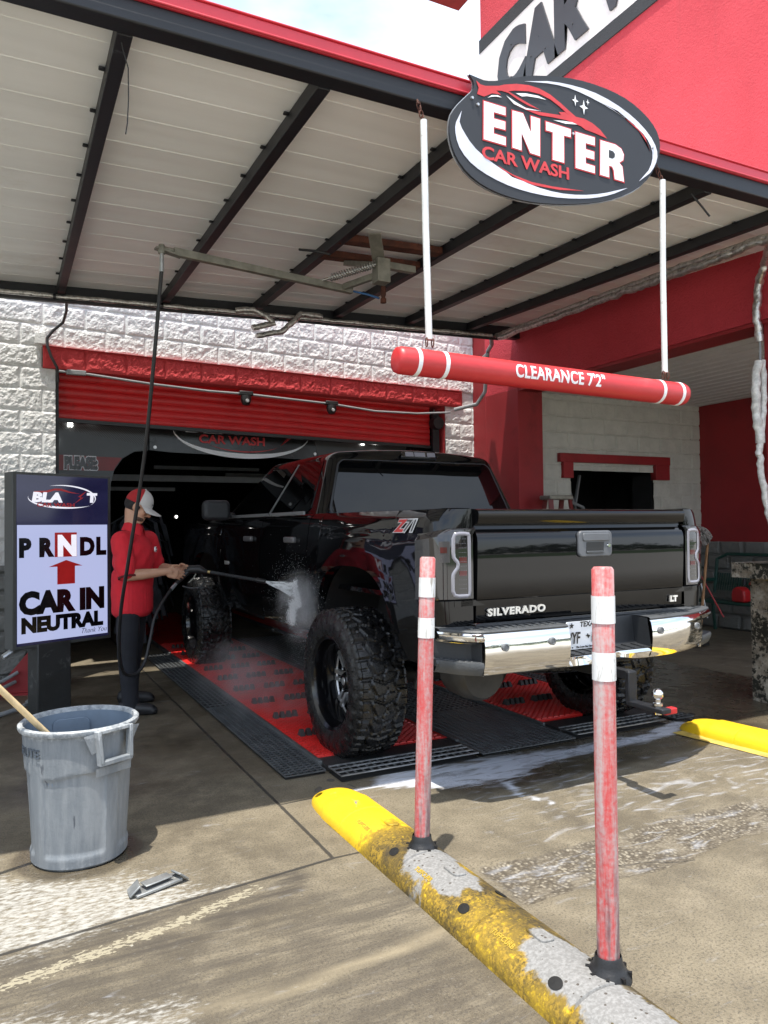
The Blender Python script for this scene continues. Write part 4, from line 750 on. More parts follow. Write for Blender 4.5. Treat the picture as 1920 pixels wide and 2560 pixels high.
for q in (arc_strip(.50 * sw, .860 * sh, .33 * sw, .052 * sh + .03, -35, 118, .013, 36), arc_strip(.50 * sw, .856 * sh, .36 * sw, .082, 172, 318, .016, 36)): mb.prism(q, o_, sx, UZ, .001)
obj('logo_ring', mb, m_scr_wht, PS, ang=0)
ST('BLA', .098, .175, .835, m_scr_wht, 'logo_lettering', .006, .12, 1.42); ST('T', .098, .735, .838, m_scr_wht, 'logo_lettering', .006, .05, 1.35); ST('CAR WASH', .042, .225, .806, m_scr_red, 'logo_lettering', .0012, 0, 1.45)
mb = MB(); mb.prism([(.60 * sw, .825 * sh), (.695 * sw, .862 * sh), (.665 * sw, .866 * sh), (.735 * sw, .905 * sh), (.64 * sw, .868 * sh), (.67 * sw, .862 * sh)], o_, sx, UZ, .001)
mb.prism([(.20 * sw, .893 * sh), (.31 * sw, .897 * sh), (.40 * sw, .912 * sh), (.47 * sw, .912 * sh), (.55 * sw, .897 * sh), (.66 * sw, .885 * sh), (.55 * sw, .889 * sh), (.46 * sw, .901 * sh), (.40 * sw, .901 * sh), (.33 * sw, .888 * sh), (.20 * sw, .884 * sh)], o_, sx, UZ, .001); obj('logo_car', mb, m_scr_red, PS, ang=0)
mb = MB(); mb.bar((.33, 6.53, 0), (.33, 6.53, .56), .275, .16, (sn.x, sn.y, 0)); obj('post', mb, M('scuffed_black_post', (.020, .021, .021), .5, dirt=(.12, .12, .115), dscale=7, dthr=(.56, .72), bump=.2, bs=40), PS, bevel=.01)
obj('conduit_stub', MB().tube([SP(0.02, 0, -.05) + Vector((0, 0, -.01)), SP(-.06, -.035, -.05)], .022, 10), m_galv, PS)
# red gusset and grey hoses behind the post
GU = thing('door_guide', 'red triangular steel guide foot at the left jamb behind the display post', 'guide', (.12, 7.4, 0))
mb = MB(); mb.prism([(-.23, 0), (.20, 0), (.20, .62), (.12, .62), (.10, .40)], (.13, 7.36, 0), (.95, -.3, 0), UZ, .012); obj('plate', mb, m_red_shaded, GU, ang=0); obj('foot', MB().box((.13, 7.36, .01), (.42, .10, .02), Matrix.Rotation(-.3, 3, 'Z')), m_red_shaded, GU)
GH = thing('grey_hose', 'grey flexible hoses lying on the concrete left of the display post', 'hose', (.1, 6.7, 0))
obj('line', MB().tube([(-.25, 6.45, .02), (-.05, 6.5, .02), (.10, 6.62, .03), (.20, 6.74, .05)], .018, 8), m_grey_pvc, GH); obj('line', MB().tube([(-.3, 7.2, .10), (0.0, 7.3, .14), (.12, 7.33, .2)], .016, 8), m_grey_pvc, GH); obj('line', MB().tube([(-.3, 7.15, .05), (0.0, 7.25, .09), (.1, 7.33, .12)], .016, 8), m_grey_pvc, GH); obj('fitting', MB().tube([(.18, 6.72, .05), (.24, 6.78, .065)], .026, 10), m_galv, GH)
# ---------------------------------------------------------------- lifted black pickup
TR = thing('pickup_truck', 'lifted black crew cab pickup with chrome rear bumper on big mud tyres', 'truck', (2.985, 3.35, 0)); TR.rotation_euler.z = math.radians(0.8)
def paint():
    m = bpy.data.materials.new('black_car_paint'); t = NT(m); p = t.pos()
    d = t.ss(t.noise(p, 90, 3, 0.6), .66, .74); s = t.m('MULTIPLY', d, t.ss(t.m('SUBTRACT', 1.0, t.vm('MULTIPLY', p, (0, 0, 1), out=0)), 0, 1))
    t.out(t.bsdf(color=(.0035, .0036, .0042), rough=.04, spec=.45, normal=t.bump(t.noise(p, 2.2, 2, .5), .05, .02))); return m
m_paint = paint()
m_tglass = bpy.data.materials.new('tinted_glass'); t = NT(m_tglass); p = t.pos(); t.out(t.bsdf(color=(.002, .0022, .0026), rough=.015, spec=.42, normal=t.bump(t.noise(p, 1.6, 2, .5), .05, .02)))
m_chrome = bpy.data.materials.new('chrome'); t = NT(m_chrome); p = t.pos(); n_ = t.noise(p, 3.0, 3, .5); t.out(t.bsdf(color=(.80, .79, .77), rough=.07, metal=1.0, normal=t.bump(n_, .16, .03)))
m_pad = M('grey_step_pad', (.06, .064, .068), .5, var=.15, bump=.3, bs=90); m_dkplast = M('dark_grey_plastic', (.022, .024, .027), .5, bump=.2, bs=120)
m_trim = M('satin_trim', (.16, .165, .17), .3); m_under = M('underbody_black', (.010, .010, .010), .7, var=.4, dirt=(.04, .038, .034), dscale=8, dthr=(.6, .8))
m_lens = bpy.data.materials.new('clear_lens'); t = NT(m_lens); t.out(t.bsdf(color=(.22, .215, .245), rough=.12, spec=.6, coat=.5))
m_smoke = bpy.data.materials.new('smoked_lens'); t = NT(m_smoke); t.out(t.bsdf(color=(.012, .011, .012), rough=.05, spec=.6, coat=.6))
m_redlens = bpy.data.materials.new('red_lens'); t = NT(m_redlens); t.out(t.bsdf(color=(.075, .008, .010), rough=.08, spec=.6)); m_grl = M('grey_reflector', (.05, .045, .045), .25)
def S(v): return float(v)
def prof(z):
    return float(np.interp(z, [.60, .70, .85, 1.0, 1.12, 1.25, 1.36, 1.44, 1.49, 1.515, 1.56], [.94, .968, .988, 1.000, 1.002, .996, .990, .978, .962, .940, .905]))
AXR, AXF, AZ = 1.04, 4.66, .46
def archz(y, ax):
    k = abs(y - ax) / .545
    return .66 + .52 * (1 - k ** 2.9) ** (1 / 2.9) if k < 1 else None
def flare(y, z):
    f = 0
    for ax in (AXR, AXF):
        k = ((abs(y - ax) / .545) ** 2.9 + (max(0, z - .60) / .58) ** 2.9) ** (1 / 2.9)
        f = max(f, (1 - float(sstep(k, 1.10, 1.62))) * .020 * (1 if k > .9 else 1))
    return f
def column_side(y, zbot, ztop, nz=26, wrapx=None):
    c = []
    for j in range(nz):
        z = zbot + (ztop - zbot) * j / (nz - 1); x = prof(z) + flare(y, z) - (0.004 if abs(z - 1.385) < .012 else 0)
        if wrapx is not None: x = wrapx * (prof(z) / 1.0) if wrapx > .8 else wrapx
        c.append((x, y, z))
    return c
def top(y): return 1.513 + .012 * min(1, y / 1.8) if y < 1.9 else 1.525 - .03 * max(0, (y - 4.2)) ** 1.0
def bot(y):
    for ax in (AXR, AXF):
        a = archz(y, ax)
        if a is not None: return a
    return .905 if y < .05 else (.905 - (.905 - .685) * min(1, (y - .05) / .13) if y < .5 else .675)
def ycols(y0, y1):
    ys = list(np.arange(y0, y1, .07)) + [y1]
    for ax in (AXR, AXF):
        for k in (-.5455, -.5448, -.543, -.54, -.533, -.52, -.50, -.47, -.43, .43, .47, .50, .52, .533, .54, .543, .5448, .5455): ys.append(ax + k)
    return sorted(v for v in set(ys) if y0 <= v <= y1)
def panel(y0, y1, pre=()):
    P = [column_side(y, b, t_, 26, w) for (w, y, b, t_) in pre]
    P += [column_side(y, bot(y), top(y)) for y in ycols(y0, y1)]
    return P
def rim_in(P, d=.05):  # returned edge so that openings have depth
    return [[(p[0] - d, p[1], p[2]) for p in [c[0]]] + [c[0]] for c in P]
pre = [(.785, .0, .905, 1.513), (.86, .0, .905, 1.513), (.905, .004, .905, 1.513), (.935, .014, .905, 1.513), (.962, .035, .905, 1.513), (.985, .068, .87, 1.513)]
Pb = panel(.11, 1.80, pre); mb = MB().grid(Pb)
mb.grid([[c[-1], (c[-1][0] - .05, c[-1][1], c[-1][2] + .006), (c[-1][0] - .13, c[-1][1], c[-1][2] + .004), (c[-1][0] - .14, c[-1][1], c[-1][2] - .1)] for c in Pb[4:]])
mb.grid([[c[0], (c[0][0] - .06, c[0][1], c[0][2] + .0)] for c in Pb])
mb.mirror_x(); mb.box((0, 1.81, 1.2), (1.9, .03, .62)); mb.box((0, .9, 1.02), (1.8, 1.8, .03))
body = obj('body', mb, m_paint, TR, local=True, ang=28)
mb = MB()
for (y0, y1) in ((4.07, 5.72),):
    Pf = panel(y0, y1); mb.grid(Pf); mb.grid([[c[0], (c[0][0] - .06, c[0][1], c[0][2])] for c in Pf])
mb.grid([[(x * (.93 + .03 * 0), y, z + .05 * (1 - (x / 1.0) ** 2)) for x in np.linspace(0, .965, 9)] for y, z in ((4.05, 1.50), (4.5, 1.495), (5.0, 1.475), (5.5, 1.43), (5.70, 1.36), (5.76, 1.2))])
mb.grid([[(x, y, z) for x in np.linspace(0, .97, 6)] for y, z in ((5.76, 1.2), (5.80, 1.0), (5.78, .7))])
mb.mirror_x(); obj('front_fender', mb, m_paint, TR, local=True, ang=30)
# doors
m_handle = M('grey_door_handle', (.11, .11, .115), .35)
for s in (-1, 1):
    for (y0, y1, hy_) in ((1.812, 2.865, 2.13), (2.878, 4.058, 3.17)):
        P = panel(y0, y1); mb = MB(); mb.grid([[(s * p[0], p[1], p[2]) for p in c] for c in P]); mb.grid([[(s * c[0][0], c[0][1], c[0][2]), (s * (c[0][0] - .05), c[0][1], c[0][2])] for c in P])
        mb.grid([[(s * c[-1][0], c[-1][1], c[-1][2]), (s * (c[-1][0] - .03), c[-1][1], c[-1][2] + .005)] for c in P])
        for c in (P[0], P[-1]): mb.grid([[(s * p[0], p[1], p[2]), (s * (p[0] - .03), p[1], p[2])] for p in c])
        d = obj('door', mb, m_paint, TR, local=True, ang=28)
        mb = MB(); mb.box((s * 1.005, hy_, 1.335), (.035, .21, .045)); obj('handle', mb, m_handle, d, local=True, bevel=.012, bseg=3)
# cab greenhouse: a bevelled shell
def cabshell():
    bm = bmesh.new()
    B = [(-.900, 1.80, 1.515), (.900, 1.80, 1.515), (.915, 4.32, 1.525), (-.915, 4.32, 1.525)]; T = [(-.728, 1.945, 2.000), (.728, 1.945, 2.000), (.690, 3.42, 2.015), (-.690, 3.42, 2.015)]
    vb = [bm.verts.new(p) for p in B]; vt = [bm.verts.new(p) for p in T]
    for i in range(4): bm.faces.new((vb[i], vb[(i + 1) % 4], vt[(i + 1) % 4], vt[i]))
    rf = bm.faces.new(vt); bm.faces.new(vb[::-1]); bm.normal_update()
    ed = [e for e in bm.edges if not (e.verts[0] in vb and e.verts[1] in vb)]
    bmesh.ops.bevel(bm, geom=ed, offset=.075, segments=5, profile=.5, affect='EDGES')
    bmesh.ops.subdivide_edges(bm, edges=[e for e in bm.edges if e.calc_length() > .5 and min(v.co.z for v in e.verts) > 1.9], cuts=7, use_grid_fill=True)
    for v in bm.verts:
        if v.co.z > 1.9: v.co.z += .040 * max(0, 1 - (v.co.x / .72) ** 2) * min(1, max(0, (v.co.z - 1.93) / .07)) 
    mb = MB(); bm.verts.ensure_lookup_table(); mb.add([v.co[:] for v in bm.verts], [tuple(v.index for v in f.verts) for f in bm.faces]); bm.free(); return mb
cab = obj('cab', cabshell(), m_paint, TR, local=True, ang=40)
def onplane(a, b, c, d, pts, off, rad=None):
    """rounded panel on the plane quad a b c d (bottom-left, bottom-right, top-right, top-left); pts in 0..1"""
    a, b, c, d = map(Vector, (a, b, c, d)); nrm = (b - a).cross(d - a).normalized()
    q = [a.lerp(b, u).lerp(d.lerp(c, u), v) + nrm * off for u, v in pts]; return q, nrm
def glass(name, quad, pts, off, mat, th=.006, parent=None):
    q, n_ = onplane(*quad, pts, off); m_ = len(q); mb = MB(); mb.add(q + [p - n_ * th for p in q], [tuple(range(m_)), tuple(range(2 * m_ - 1, m_ - 1, -1))] + [(i, (i + 1) % m_, m_ + (i + 1) % m_, m_ + i) for i in range(m_)])
    return obj(name, mb, mat, parent or TR, local=True, ang=30)
rear = ((-.900, 1.80, 1.515), (.900, 1.80, 1.515), (.728, 1.945, 2.000), (-.728, 1.945, 2.000))
def rq(u0, u1, v0, v1, r=.04, asp=3.2):
    o = []
    for (cx_, cy_, a0) in ((u1, v1, 0), (u0, v1, 90), (u0, v0, 180), (u1, v0, 270)):
        for k in range(6):
            a = math.radians(a0 + 18 * k); sx_ = 1 if cx_ == u1 else -1; sy_ = 1 if cy_ == v1 else -1
            o.append((cx_ - sx_ * r + r * math.cos(a), cy_ - sy_ * r * asp + r * asp * math.sin(a)))
    return o
glass('rear_window_seal', rear, rq(.040, .960, .015, .885, .035), .004, m_blackplast)
rw = glass('rear_window', rear, rq(.050, .950, .03, .868, .03), .0075, m_tglass)
for s in (-1, 1):
    q4 = ((-.915, 4.32, 1.525), (-.900, 1.80, 1.515), (-.728, 1.945, 2.000), (-.690, 3.42, 2.015)) if s < 0 else ((.900, 1.80, 1.515), (.915, 4.32, 1.525), (.690, 3.42, 2.015), (.728, 1.945, 2.000))
    f = (lambda u: u) if s < 0 else (lambda u: 1 - u)
    glass('side_window', q4, [(f(.09), .05), (f(.525), .05), (f(.545), .86), (f(.14), .86), (f(.10), .70)], .004, m_tglass)
    glass('side_window', q4, [(f(.575), .05), (f(.90), .05), (f(.925), .12), (f(.925), .86), (f(.595), .86)], .004, m_tglass)
    mb = MB(); mb.bar((s * .955, 1.95, 1.534), (s * .95, 4.1, 1.540), .018, .028); obj('belt_trim', mb, m_trim, TR, local=True, bevel=.004)
    glass('pillar_trim', q4, [(f(.552), .03), (f(.566), .03), (f(.586), .88), (f(.572), .88)], .008, m_trim)
    # mirror
    mr = obj('mirror', MB().prism(rrect(.25, .19, .05), (s * 1.14, 3.80, 1.60), (1, 0, 0), (0, 0, 1), -.13), m_dkplast, TR, local=True, bevel=.03, bseg=3)
    obj('mirror_glass', MB().prism(rrect(.21, .155, .04), (s * 1.14, 3.797, 1.60), (1, 0, 0), (0, 0, 1), .003), m_tglass, mr, local=True); obj('mirror_arm', MB().bar((s * .92, 3.86, 1.55), (s * 1.06, 3.86, 1.57), .07, .05), m_dkplast, mr, local=True, bevel=.012)
# third brake light
bl = obj('brake_light', MB().prism([(-.17, -.028), (.17, -.028), (.15, .028), (-.15, .028)], (0.02, 1.915, 2.000), (1, 0, 0), (0, .28, .96), .03), m_smoke, TR, local=True, bevel=.006)
for x in (-.095, .0, .105): obj('lamp_cell', MB().prism(rrect(.075 if x else .10, .036, .006, 3, x + .02), (0, 1.910, 2.000), (1, 0, 0), (0, .28, .96), .004), m_lens, bl, local=True)
mb = MB(); mb.tube([(.05, 3.3, 2.05), (.05, 3.35, 2.07)], .02, 8); obj('antenna', mb, m_blackplast, TR, local=True)
# tailgate
def tg():
    sec = [(.905, .03), (.915, .004), (.93, -.004), (1.03, -.010), (1.036, -.016), (1.05, -.018), (1.20, -.026), (1.34, -.030), (1.365, -.026), (1.385, -.016), (1.405, .002), (1.425, .006), (1.432, -.010), (1.436, -.030), (1.455, -.040), (1.488, -.044), (1.500, -.040), (1.508, -.028), (1.512, -.01), (1.514, .02), (1.505, .055)]
    xs = np.linspace(-.765, .765, 25)
    mb = MB().grid([[(x, y + .010 * (x / .765) ** 2, z) for z, y in sec] for x in xs])
    for e in (0, -1): 
        x = xs[e]; mb.grid([[(x, y + .010, z), (x, .06, z)] for z, y in sec])
    return mb
tgo = obj('tailgate', tg(), m_paint, TR, local=True, ang=24)
m_bez = M('tailgate_handle_plastic', (.10, .105, .115), .36)
hd = obj('handle', MB().prism(rrect(.250, .150, .028, 6), (.03, -.044, 1.315), (1, 0, 0), (0, 0, 1), .03), m_bez, tgo, local=True, bevel=.008, bseg=3)
obj('handle_recess', MB().prism([(-.075, -.035), (.055, -.035), (.06, .022), (-.07, .022)], (.03, -.0455, 1.303), (1, 0, 0), (0, 0, 1), .004), m_blackplast, hd, local=True)
obj('handle_lever', MB().prism(rrect(.20, .045, .012, 4, 0, .038), (.03, -.052, 1.315), (1, 0, 0), (0, 0, 1), .012), m_bez, hd, local=True, bevel=.004); obj('handle_lip', MB().prism(rrect(.125, .014, .006, 3, -.01, -.047), (.03, -.052, 1.315), (1, 0, 0), (0, 0, 1), .01), m_pad, hd, local=True, bevel=.003); obj('lock', MB().lathe([(.013, 0), (.010, -.006)], (.125, -.045, 1.305), 'y', 14), m_chrome, hd, local=True)
m_badge = M('bright_badge', (.78, .76, .72), .25, metal=.6)
mb = MB(); text(mb, 'SILVERADO', .052, (-.705, -.0115, .948), (1, 0, .012), (0, 0, 1), .0022, .05, 1.30, .010, space=1.14); obj('badge_lettering', mb, m_badge, tgo, local=True, ang=0); mb = MB(); text(mb, 'LT', .046, (.645, -.012, .952), (1, 0, 0), (0, 0, 1), .003, .05, 1.2, .010); obj('badge_lettering', mb, m_badge, tgo, local=True, ang=0)
m_dred = M('decal_red', (.55, .03, .03), .35); m_dwht = M('decal_white', (.62, .62, .63), .35); m_dgrey = M('decal_grey', (.07, .07, .075), .3)
zx = Vector((.0, -1, 0)); fx = lambda z: -(prof(z) + .002)
for s in (-1, 1):
    e = Vector((0, 1, 0)) * s; oy = .44 if s < 0 else .24
    def dec(ss, yy, mat, bold, d, nm): mb = MB(); text(mb, ss, .092, (s * (prof(1.40) + .004 + d), yy, 1.398), (0, s, 0), (-.24 * s, 0, 1), bold, .30, 1.45, .002); obj(nm, mb, mat, TR, local=True, ang=0)
    y0 = .47 if s < 0 else .20; st = s
    dec('Z71', y0, m_dwht, .008, .0035, 'decal'); dec('Z', y0, m_dred, .004, .005, 'decal'); mb = MB(); text(mb, '71', .092, (s * (prof(1.40) + .009), y0 + s * .088, 1.398), (0, s, 0), (-.24 * s, 0, 1), .001, .30, 1.45, .002); obj('decal', mb, m_dgrey, TR, local=True, ang=0)
    mb = MB(); text(mb, 'SILVERADO', .045, (s * 1.004, 4.02 if s < 0 else 3.55, 1.085), (0, s, 0), (0, 0, 1), .002, .05, 1.0, .005); obj('badge_lettering', mb, m_badge, TR, local=True, ang=0)
# tail lights, wrapped round the corner
for s in (-1, 1):
    def corner(a):  # 0 = tailgate edge, 1 = round the side
        return [(.790, -.012), (.86, -.012), (.905, -.006), (.940, .004), (.972, .024), (.996, .058), (1.012, .11), (1.018, .20)][a]
    zs_ = [1.035, 1.045, 1.10, 1.2, 1.3, 1.38, 1.405, 1.412]; w_ = [.55, .9, 1, 1, 1, 1, .93, .6]
    mb = MB().grid([[(s * (corner(a)[0] - (0.02 if z > 1.40 else 0)), corner(a)[1] + (.012 if z < 1.04 or z > 1.408 else 0), z - (.03 * max(0, a - 3) / 4 if z > 1.35 else 0)) for z in zs_] for a in range(8)])
    mb.grid([[(s * corner(a)[0], corner(a)[1], 1.035), (s * (corner(a)[0] - .03), corner(a)[1] + .03, 1.03)] for a in range(8)]); mb.grid([[(s * (corner(a)[0] - .02), corner(a)[1] + .012, 1.412 - .03 * max(0, a - 3) / 4), (s * (corner(a)[0] - .05), corner(a)[1] + .04, 1.42 - .03 * max(0, a - 3) / 4)] for a in range(8)])
    tl = obj('tail_light', mb, m_smoke, TR, local=True, ang=30)
    def cp(u, z, d=.003):  # u metres outward from the tailgate edge along the lamp face
        pts = [corner(i) for i in range(8)]; L = 0; x = .79 + u
        for i in range(7):
            if pts[i][0] <= x <= pts[i + 1][0]:
                f = (x - pts[i][0]) / (pts[i + 1][0] - pts[i][0]); yy = pts[i][1] + f * (pts[i + 1][1] - pts[i][1]); return (s * (x + d * .5 * (x > .9)), yy - d, z)
        return (s * x, .2, z)
    def strip(path, w, mat, nm, d=.006):
        o = []
        for i, (u, z) in enumerate(path):
            a = Vector(path[max(0, i - 1)]); b = Vector(path[min(len(path) - 1, i + 1)]); t_ = (b - a).normalized(); n_ = Vector((-t_.y, t_.x)); o.append([cp(u - n_.x * w / 2, z - n_.y * w / 2, d * .3), cp(u - n_.x * w * .3, z - n_.y * w * .3, d), cp(u + n_.x * w * .3, z + n_.y * w * .3, d), cp(u + n_.x * w / 2, z + n_.y * w / 2, d * .3)])
        return obj(nm, MB().grid(o), mat, tl, local=True, ang=60)
    strip([(.030, 1.375), (.026, 1.38), (.05, 1.384), (.085, 1.384), (.108, 1.380), (.116, 1.36), (.118, 1.29), (.116, 1.262), (.108, 1.250), (.096, 1.238), (.092, 1.225), (.094, 1.208), (.108, 1.190), (.118, 1.175), (.121, 1.15), (.122, 1.09), (.114, 1.066), (.09, 1.060), (.04, 1.060), (.026, 1.064), (.023, 1.09), (.023, 1.2), (.024, 1.35), (.026, 1.38)], .020, m_lens, 'light_ring')
    for (u0, u1, z0, z1, mm, nm) in ((.040, .085, 1.232, 1.262, m_redlens, 'red_segment'), (.040, .085, 1.165, 1.192, m_redlens, 'red_segment'), (.135, .185, 1.235, 1.345, m_grl, 'side_reflector')):
        obj(nm, MB().grid([[cp(u0 + (u1 - u0) * i / 4, z, .002) for z in (z0, z1)] for i in range(5)]), mm, tl, local=True)
    mb = MB()
    for i in range(5):
        for j in range(13):
            z = 1.075 + j * .0235
            if .04 < .045 + i * .011 < .095: mb.box(cp(.046 + i * .010, z, .003), (.0022, .0022, .0022))
    obj('led_dots', mb, m_lens, tl, local=True, ang=0)
    obj('red_reflector', MB().grid([[cp(.150 + .03 * i / 3, z, .004) for z in (1.285, 1.315)] for i in range(4)]), m_redlens, tl, local=True)
# rear bumper
def by(x):  # plan curve of the bumper face
    if x > .25: return -.225 + .215 * min(1.3, (x - .25) / .75) ** 2
    a = abs(x); return -.225 + .02 * (a / .8) ** 2 + (.0 if a < .84 else .20 * min(1, (a - .84) / .16) ** 2)
BP = bpy.data.objects.new('rear_bumper', None)
def bgrid(x0, x1, sec, n=16): return [[(x, by(x) + dy, z) for z, dy in sec(x)] for x in np.linspace(x0, x1, n)]
zc = lambda x: .012 * 0
chs = lambda zt, zb_: (lambda x: [(zt, .03), (zt, .008), (zt - .010, -.002), (zt * .75 + zb_ * .25, -.012), ((zt + zb_) / 2, -.014), (zt * .25 + zb_ * .75, -.008), (zb_ + .016, .004), (zb_, .022), (zb_, .06)])
mb = MB(); mb.grid(bgrid(-.86, -.335, chs(.885, .675), 14)); mb.grid(bgrid(.255, .79, chs(.885, .675), 14))
dent = lambda x: [(.735, .06), (.735, .006), (.728, 0), (.715, -.004 + .03 * math.exp(-((x + .15) / .12) ** 2)), (.700 + .012 * math.sin(x * 17), .012 + .035 * math.exp(-((x + .1) / .15) ** 2)), (.676 + .02 * math.exp(-((x - .02) / .1) ** 2), .02), (.672, .07)]
mb.grid(bgrid(-.335, .255, dent, 22)); mb.grid(bgrid(-1.0, -.86, chs(.885, .835), 12)); mb.grid(bgrid(.79, .985, chs(.885, .835), 12))
for xe in (-.86, .79): mb.grid([[(xe, by(xe) + d, z) for z in (.885, .80, .72, .675)] for k, d in ((0, .0), (1, .09))])
bump_o = obj('rear_bumper', mb, m_chrome, TR, local=True, ang=35)
mb = MB()
padsec = lambda x: [(.885, .006), (.893, .004), (.900, .012), (.902, .03), (.902, .20), (.89, .215)]
mb.grid(bgrid(-.995, -.335, padsec, 16)); mb.grid(bgrid(.255, .98, padsec, 16)); mb.grid([[(x, -.06 + d, z) for z, d in ((.905, .0), (.91, .02), (.91, .06), (.90, .075))] for x in np.linspace(-.8, .8, 4)])
for s in (-1, 1):
    for k in range(11): mb.bar((s * (.39 + k * .05), by(s * (.39 + k * .05)) + .04, .9035), (s * (.37 + k * .05), by(s * (.39 + k * .05)) + .13, .9035), .014, .008)
obj('step_pad', mb, m_pad, bump_o, local=True, ang=30)
mb = MB(); mb.grid([[(x, y, z) for y, z in ((-.225, .737), (-.12, .745), (-.10, .76), (-.085, .90), (-.02, .905))] for x in (-.335, .0, .255)])
for x in (-.335, .255): mb.quad((x, -.225, .737), (x, -.085, .74), (x, -.085, .90), (x, -.20, .895))
for k in range(9): mb.bar((-.30 + k * .072, -.215, .741), (-.30 + k * .072, -.13, .748), .02, .006)
obj('license_recess', mb, m_dkplast, bump_o, local=True, ang=20)
for s in (-1, 1):
    x_i, x_o = (.865, .985) if s < 0 else (.795, .965); mb = MB(); xs_ = np.linspace(x_i, x_o, 8); mb.grid([[(s * x, by(s * x) + .10, z) for x in xs_] for z in (.84, .70)]); mb.quad((s * x_i, by(s * x_i) + .005, .84), (s * x_i, by(s * x_i) + .1, .84), (s * x_i, by(s * x_i) + .1, .69), (s * x_i, by(s * x_i) + .005, .69)); mb.grid([[(s * x, by(s * x) + d, .838) for x in xs_] for d in (.0, .10)])
    obj('corner_pocket', mb, m_dkplast, bump_o, local=True, ang=20)
    mb = MB(); mb.grid([[(s * x, by(s * x) + d, z) for d, z in ((.10, .742), (.02, .746), (-.004, .742), (-.010, .725), (.0, .70), (.015, .678), (.09, .675))] for x in np.linspace(x_i - .003, x_o + .03, 12)])
    for i in range(6):
        for j in range(2): mb.ball((s * (x_i + .03 + i * .02), by(s * (x_i + .03 + i * .02)) + .03 + j * .035, .745), .007, 6, 4, (1.4, 1, .6))
    obj('corner_step', mb, m_pad, bump_o, local=True, ang=40)
    for x, z in ((.745 if s < 0 else .70, .835), (.455, .845) if s < 0 else (.32, .845)):
        mb = MB(); mb.lathe([(.020, .004), (.020, -.005), (.014, -.007), (.013, -.002), (.006, -.004), (0, -.004)], (s * x, by(s * x) - .016, z - .02), 'y', 18); obj('parking_sensor', mb, m_trim, bump_o, local=True)
pl = obj('license_plate', MB().prism(rrect(.305, .152, .010, 3), (-.145, -.150, .826), (1, 0, 0), (0, -.12, 1), .004), M('plate_white', (.72, .74, .78), .35, var=.02), bump_o, local=True)
m_plk = M('plate_black', (.012, .012, .014), .4)
mb = MB(); px, ez2 = (1, 0, 0), (0, -.12, 1)
text(mb, 'TEXAS', .040, (-.200, -.1560, .872), px, ez2, .0012, 0, .98, .0015); text(mb, 'VYF', .088, (-.288, -.153, .784), px, ez2, .0016, 0, .60, .0015); text(mb, '0123', .088, (-.118, -.153, .784), px, ez2, .0016, 0, .60, .0015); text(mb, 'The Lone Star State', .0155, (-.225, -.150, .758), px, ez2, .0004, 0, 1.0, .0015)
def star5(cx_, cz_, r): return [(cx_ + (r if k % 2 == 0 else r * .40) * math.sin(math.pi * k / 5), cz_ + (r if k % 2 == 0 else r * .40) * math.cos(math.pi * k / 5)) for k in range(10)]
mb.prism(star5(-.262, .055, .018), (0, -.1555, .826), px, ez2, .001); mb.prism([(-.146, .006), (-.140, .006), (-.140, 0), (-.128, -.003), (-.127, -.010), (-.138, -.021), (-.142, -.012), (-.150, -.008), (-.155, -.002), (-.146, -.001)], (0, -.154, .826), px, ez2, .001); mb.ball((-.248, -.150, .762), .004, 6, 4)
obj('plate_lettering', mb, m_plk, pl, local=True, ang=0)
mb = MB(); mb.lathe([(.03, .0), (.032, -.012), (.022, -.014), (.02, -.004), (0, -.004)], (.075, -.09, .835), 'y', 20); obj('hitch_socket', mb, m_blackplast, bump_o, local=True); obj('plug_socket', MB().box((.30, -.13, .815), (.02, .045, .04)), m_olive_steel, bump_o, local=True, bevel=.004)
# inner wheel wells, frame, axle, spare
mb = MB()
for ax in (AXR, AXF):
    for s in (-1, 1):
        mb = MB(); mb.grid([[(s * x, ax + .555 * math.cos(a), .66 + .55 * math.sin(a)) for x in (.55, .97)] for a in np.linspace(0, math.pi, 15)]); mb.quad((s * .55, ax - .56, .5), (s * .55, ax + .56, .5), (s * .55, ax + .56, 1.25), (s * .55, ax - .56, 1.25)); obj('wheel_well', mb, m_under, TR, local=True, ang=40)
mb = MB()
for s in (-1, 1): mb.bar((s * .45, -.1, .74), (s * .45, 5.5, .72), .08, .16); mb.tube([(s * .56, .35, .66), (s * .56, .7, .55), (s * .56, 1.04, .50), (s * .56, 1.5, .55), (s * .56, 1.75, .68)], .03, 8)
mb.box((0, 2.9, .70), (1.7, 2.2, .10)); obj('chassis', mb, m_under, TR, local=True)
mb = MB(); mb.tube([(-.80, AXR, AZ), (.80, AXR, AZ)], .055, 12); mb.ball((0.0, AXR, AZ), .17, 14, 10, (1.0, 1.0, 1.0)); obj('rear_axle', mb, m_under, TR, local=True)
for s in (-1, 1): obj('shock_absorber', MB().tube([(s * .62, AXR - .16, .40), (s * .55, AXR - .25, .80)], [.035, .03], 10), m_galv if s < 0 else m_under, TR, local=True)
mb = MB(); mb.lathe([(.13, -.13), (.15, -.10), (.155, 0), (.15, .10), (.10, .16), (.02, .17)], (-.60, .30, .60), 'y', 20); obj('muffler', mb, M('muffler_steel', (.045, .043, .040), .55, metal=.4, var=.3), TR, local=True)
mb = MB(); mb.tube([(-.22, -.02, .63), (-.22, -.30, .61)], .0, 4) if False else None; mb.bar((.0, .3, .62), (.0, -.16, .62), .075, .075); mb.bar((-.5, .02, .66), (.5, .02, .66), .07, .07)
hr = obj('hitch_receiver', mb, m_under, TR, local=True, bevel=.004)
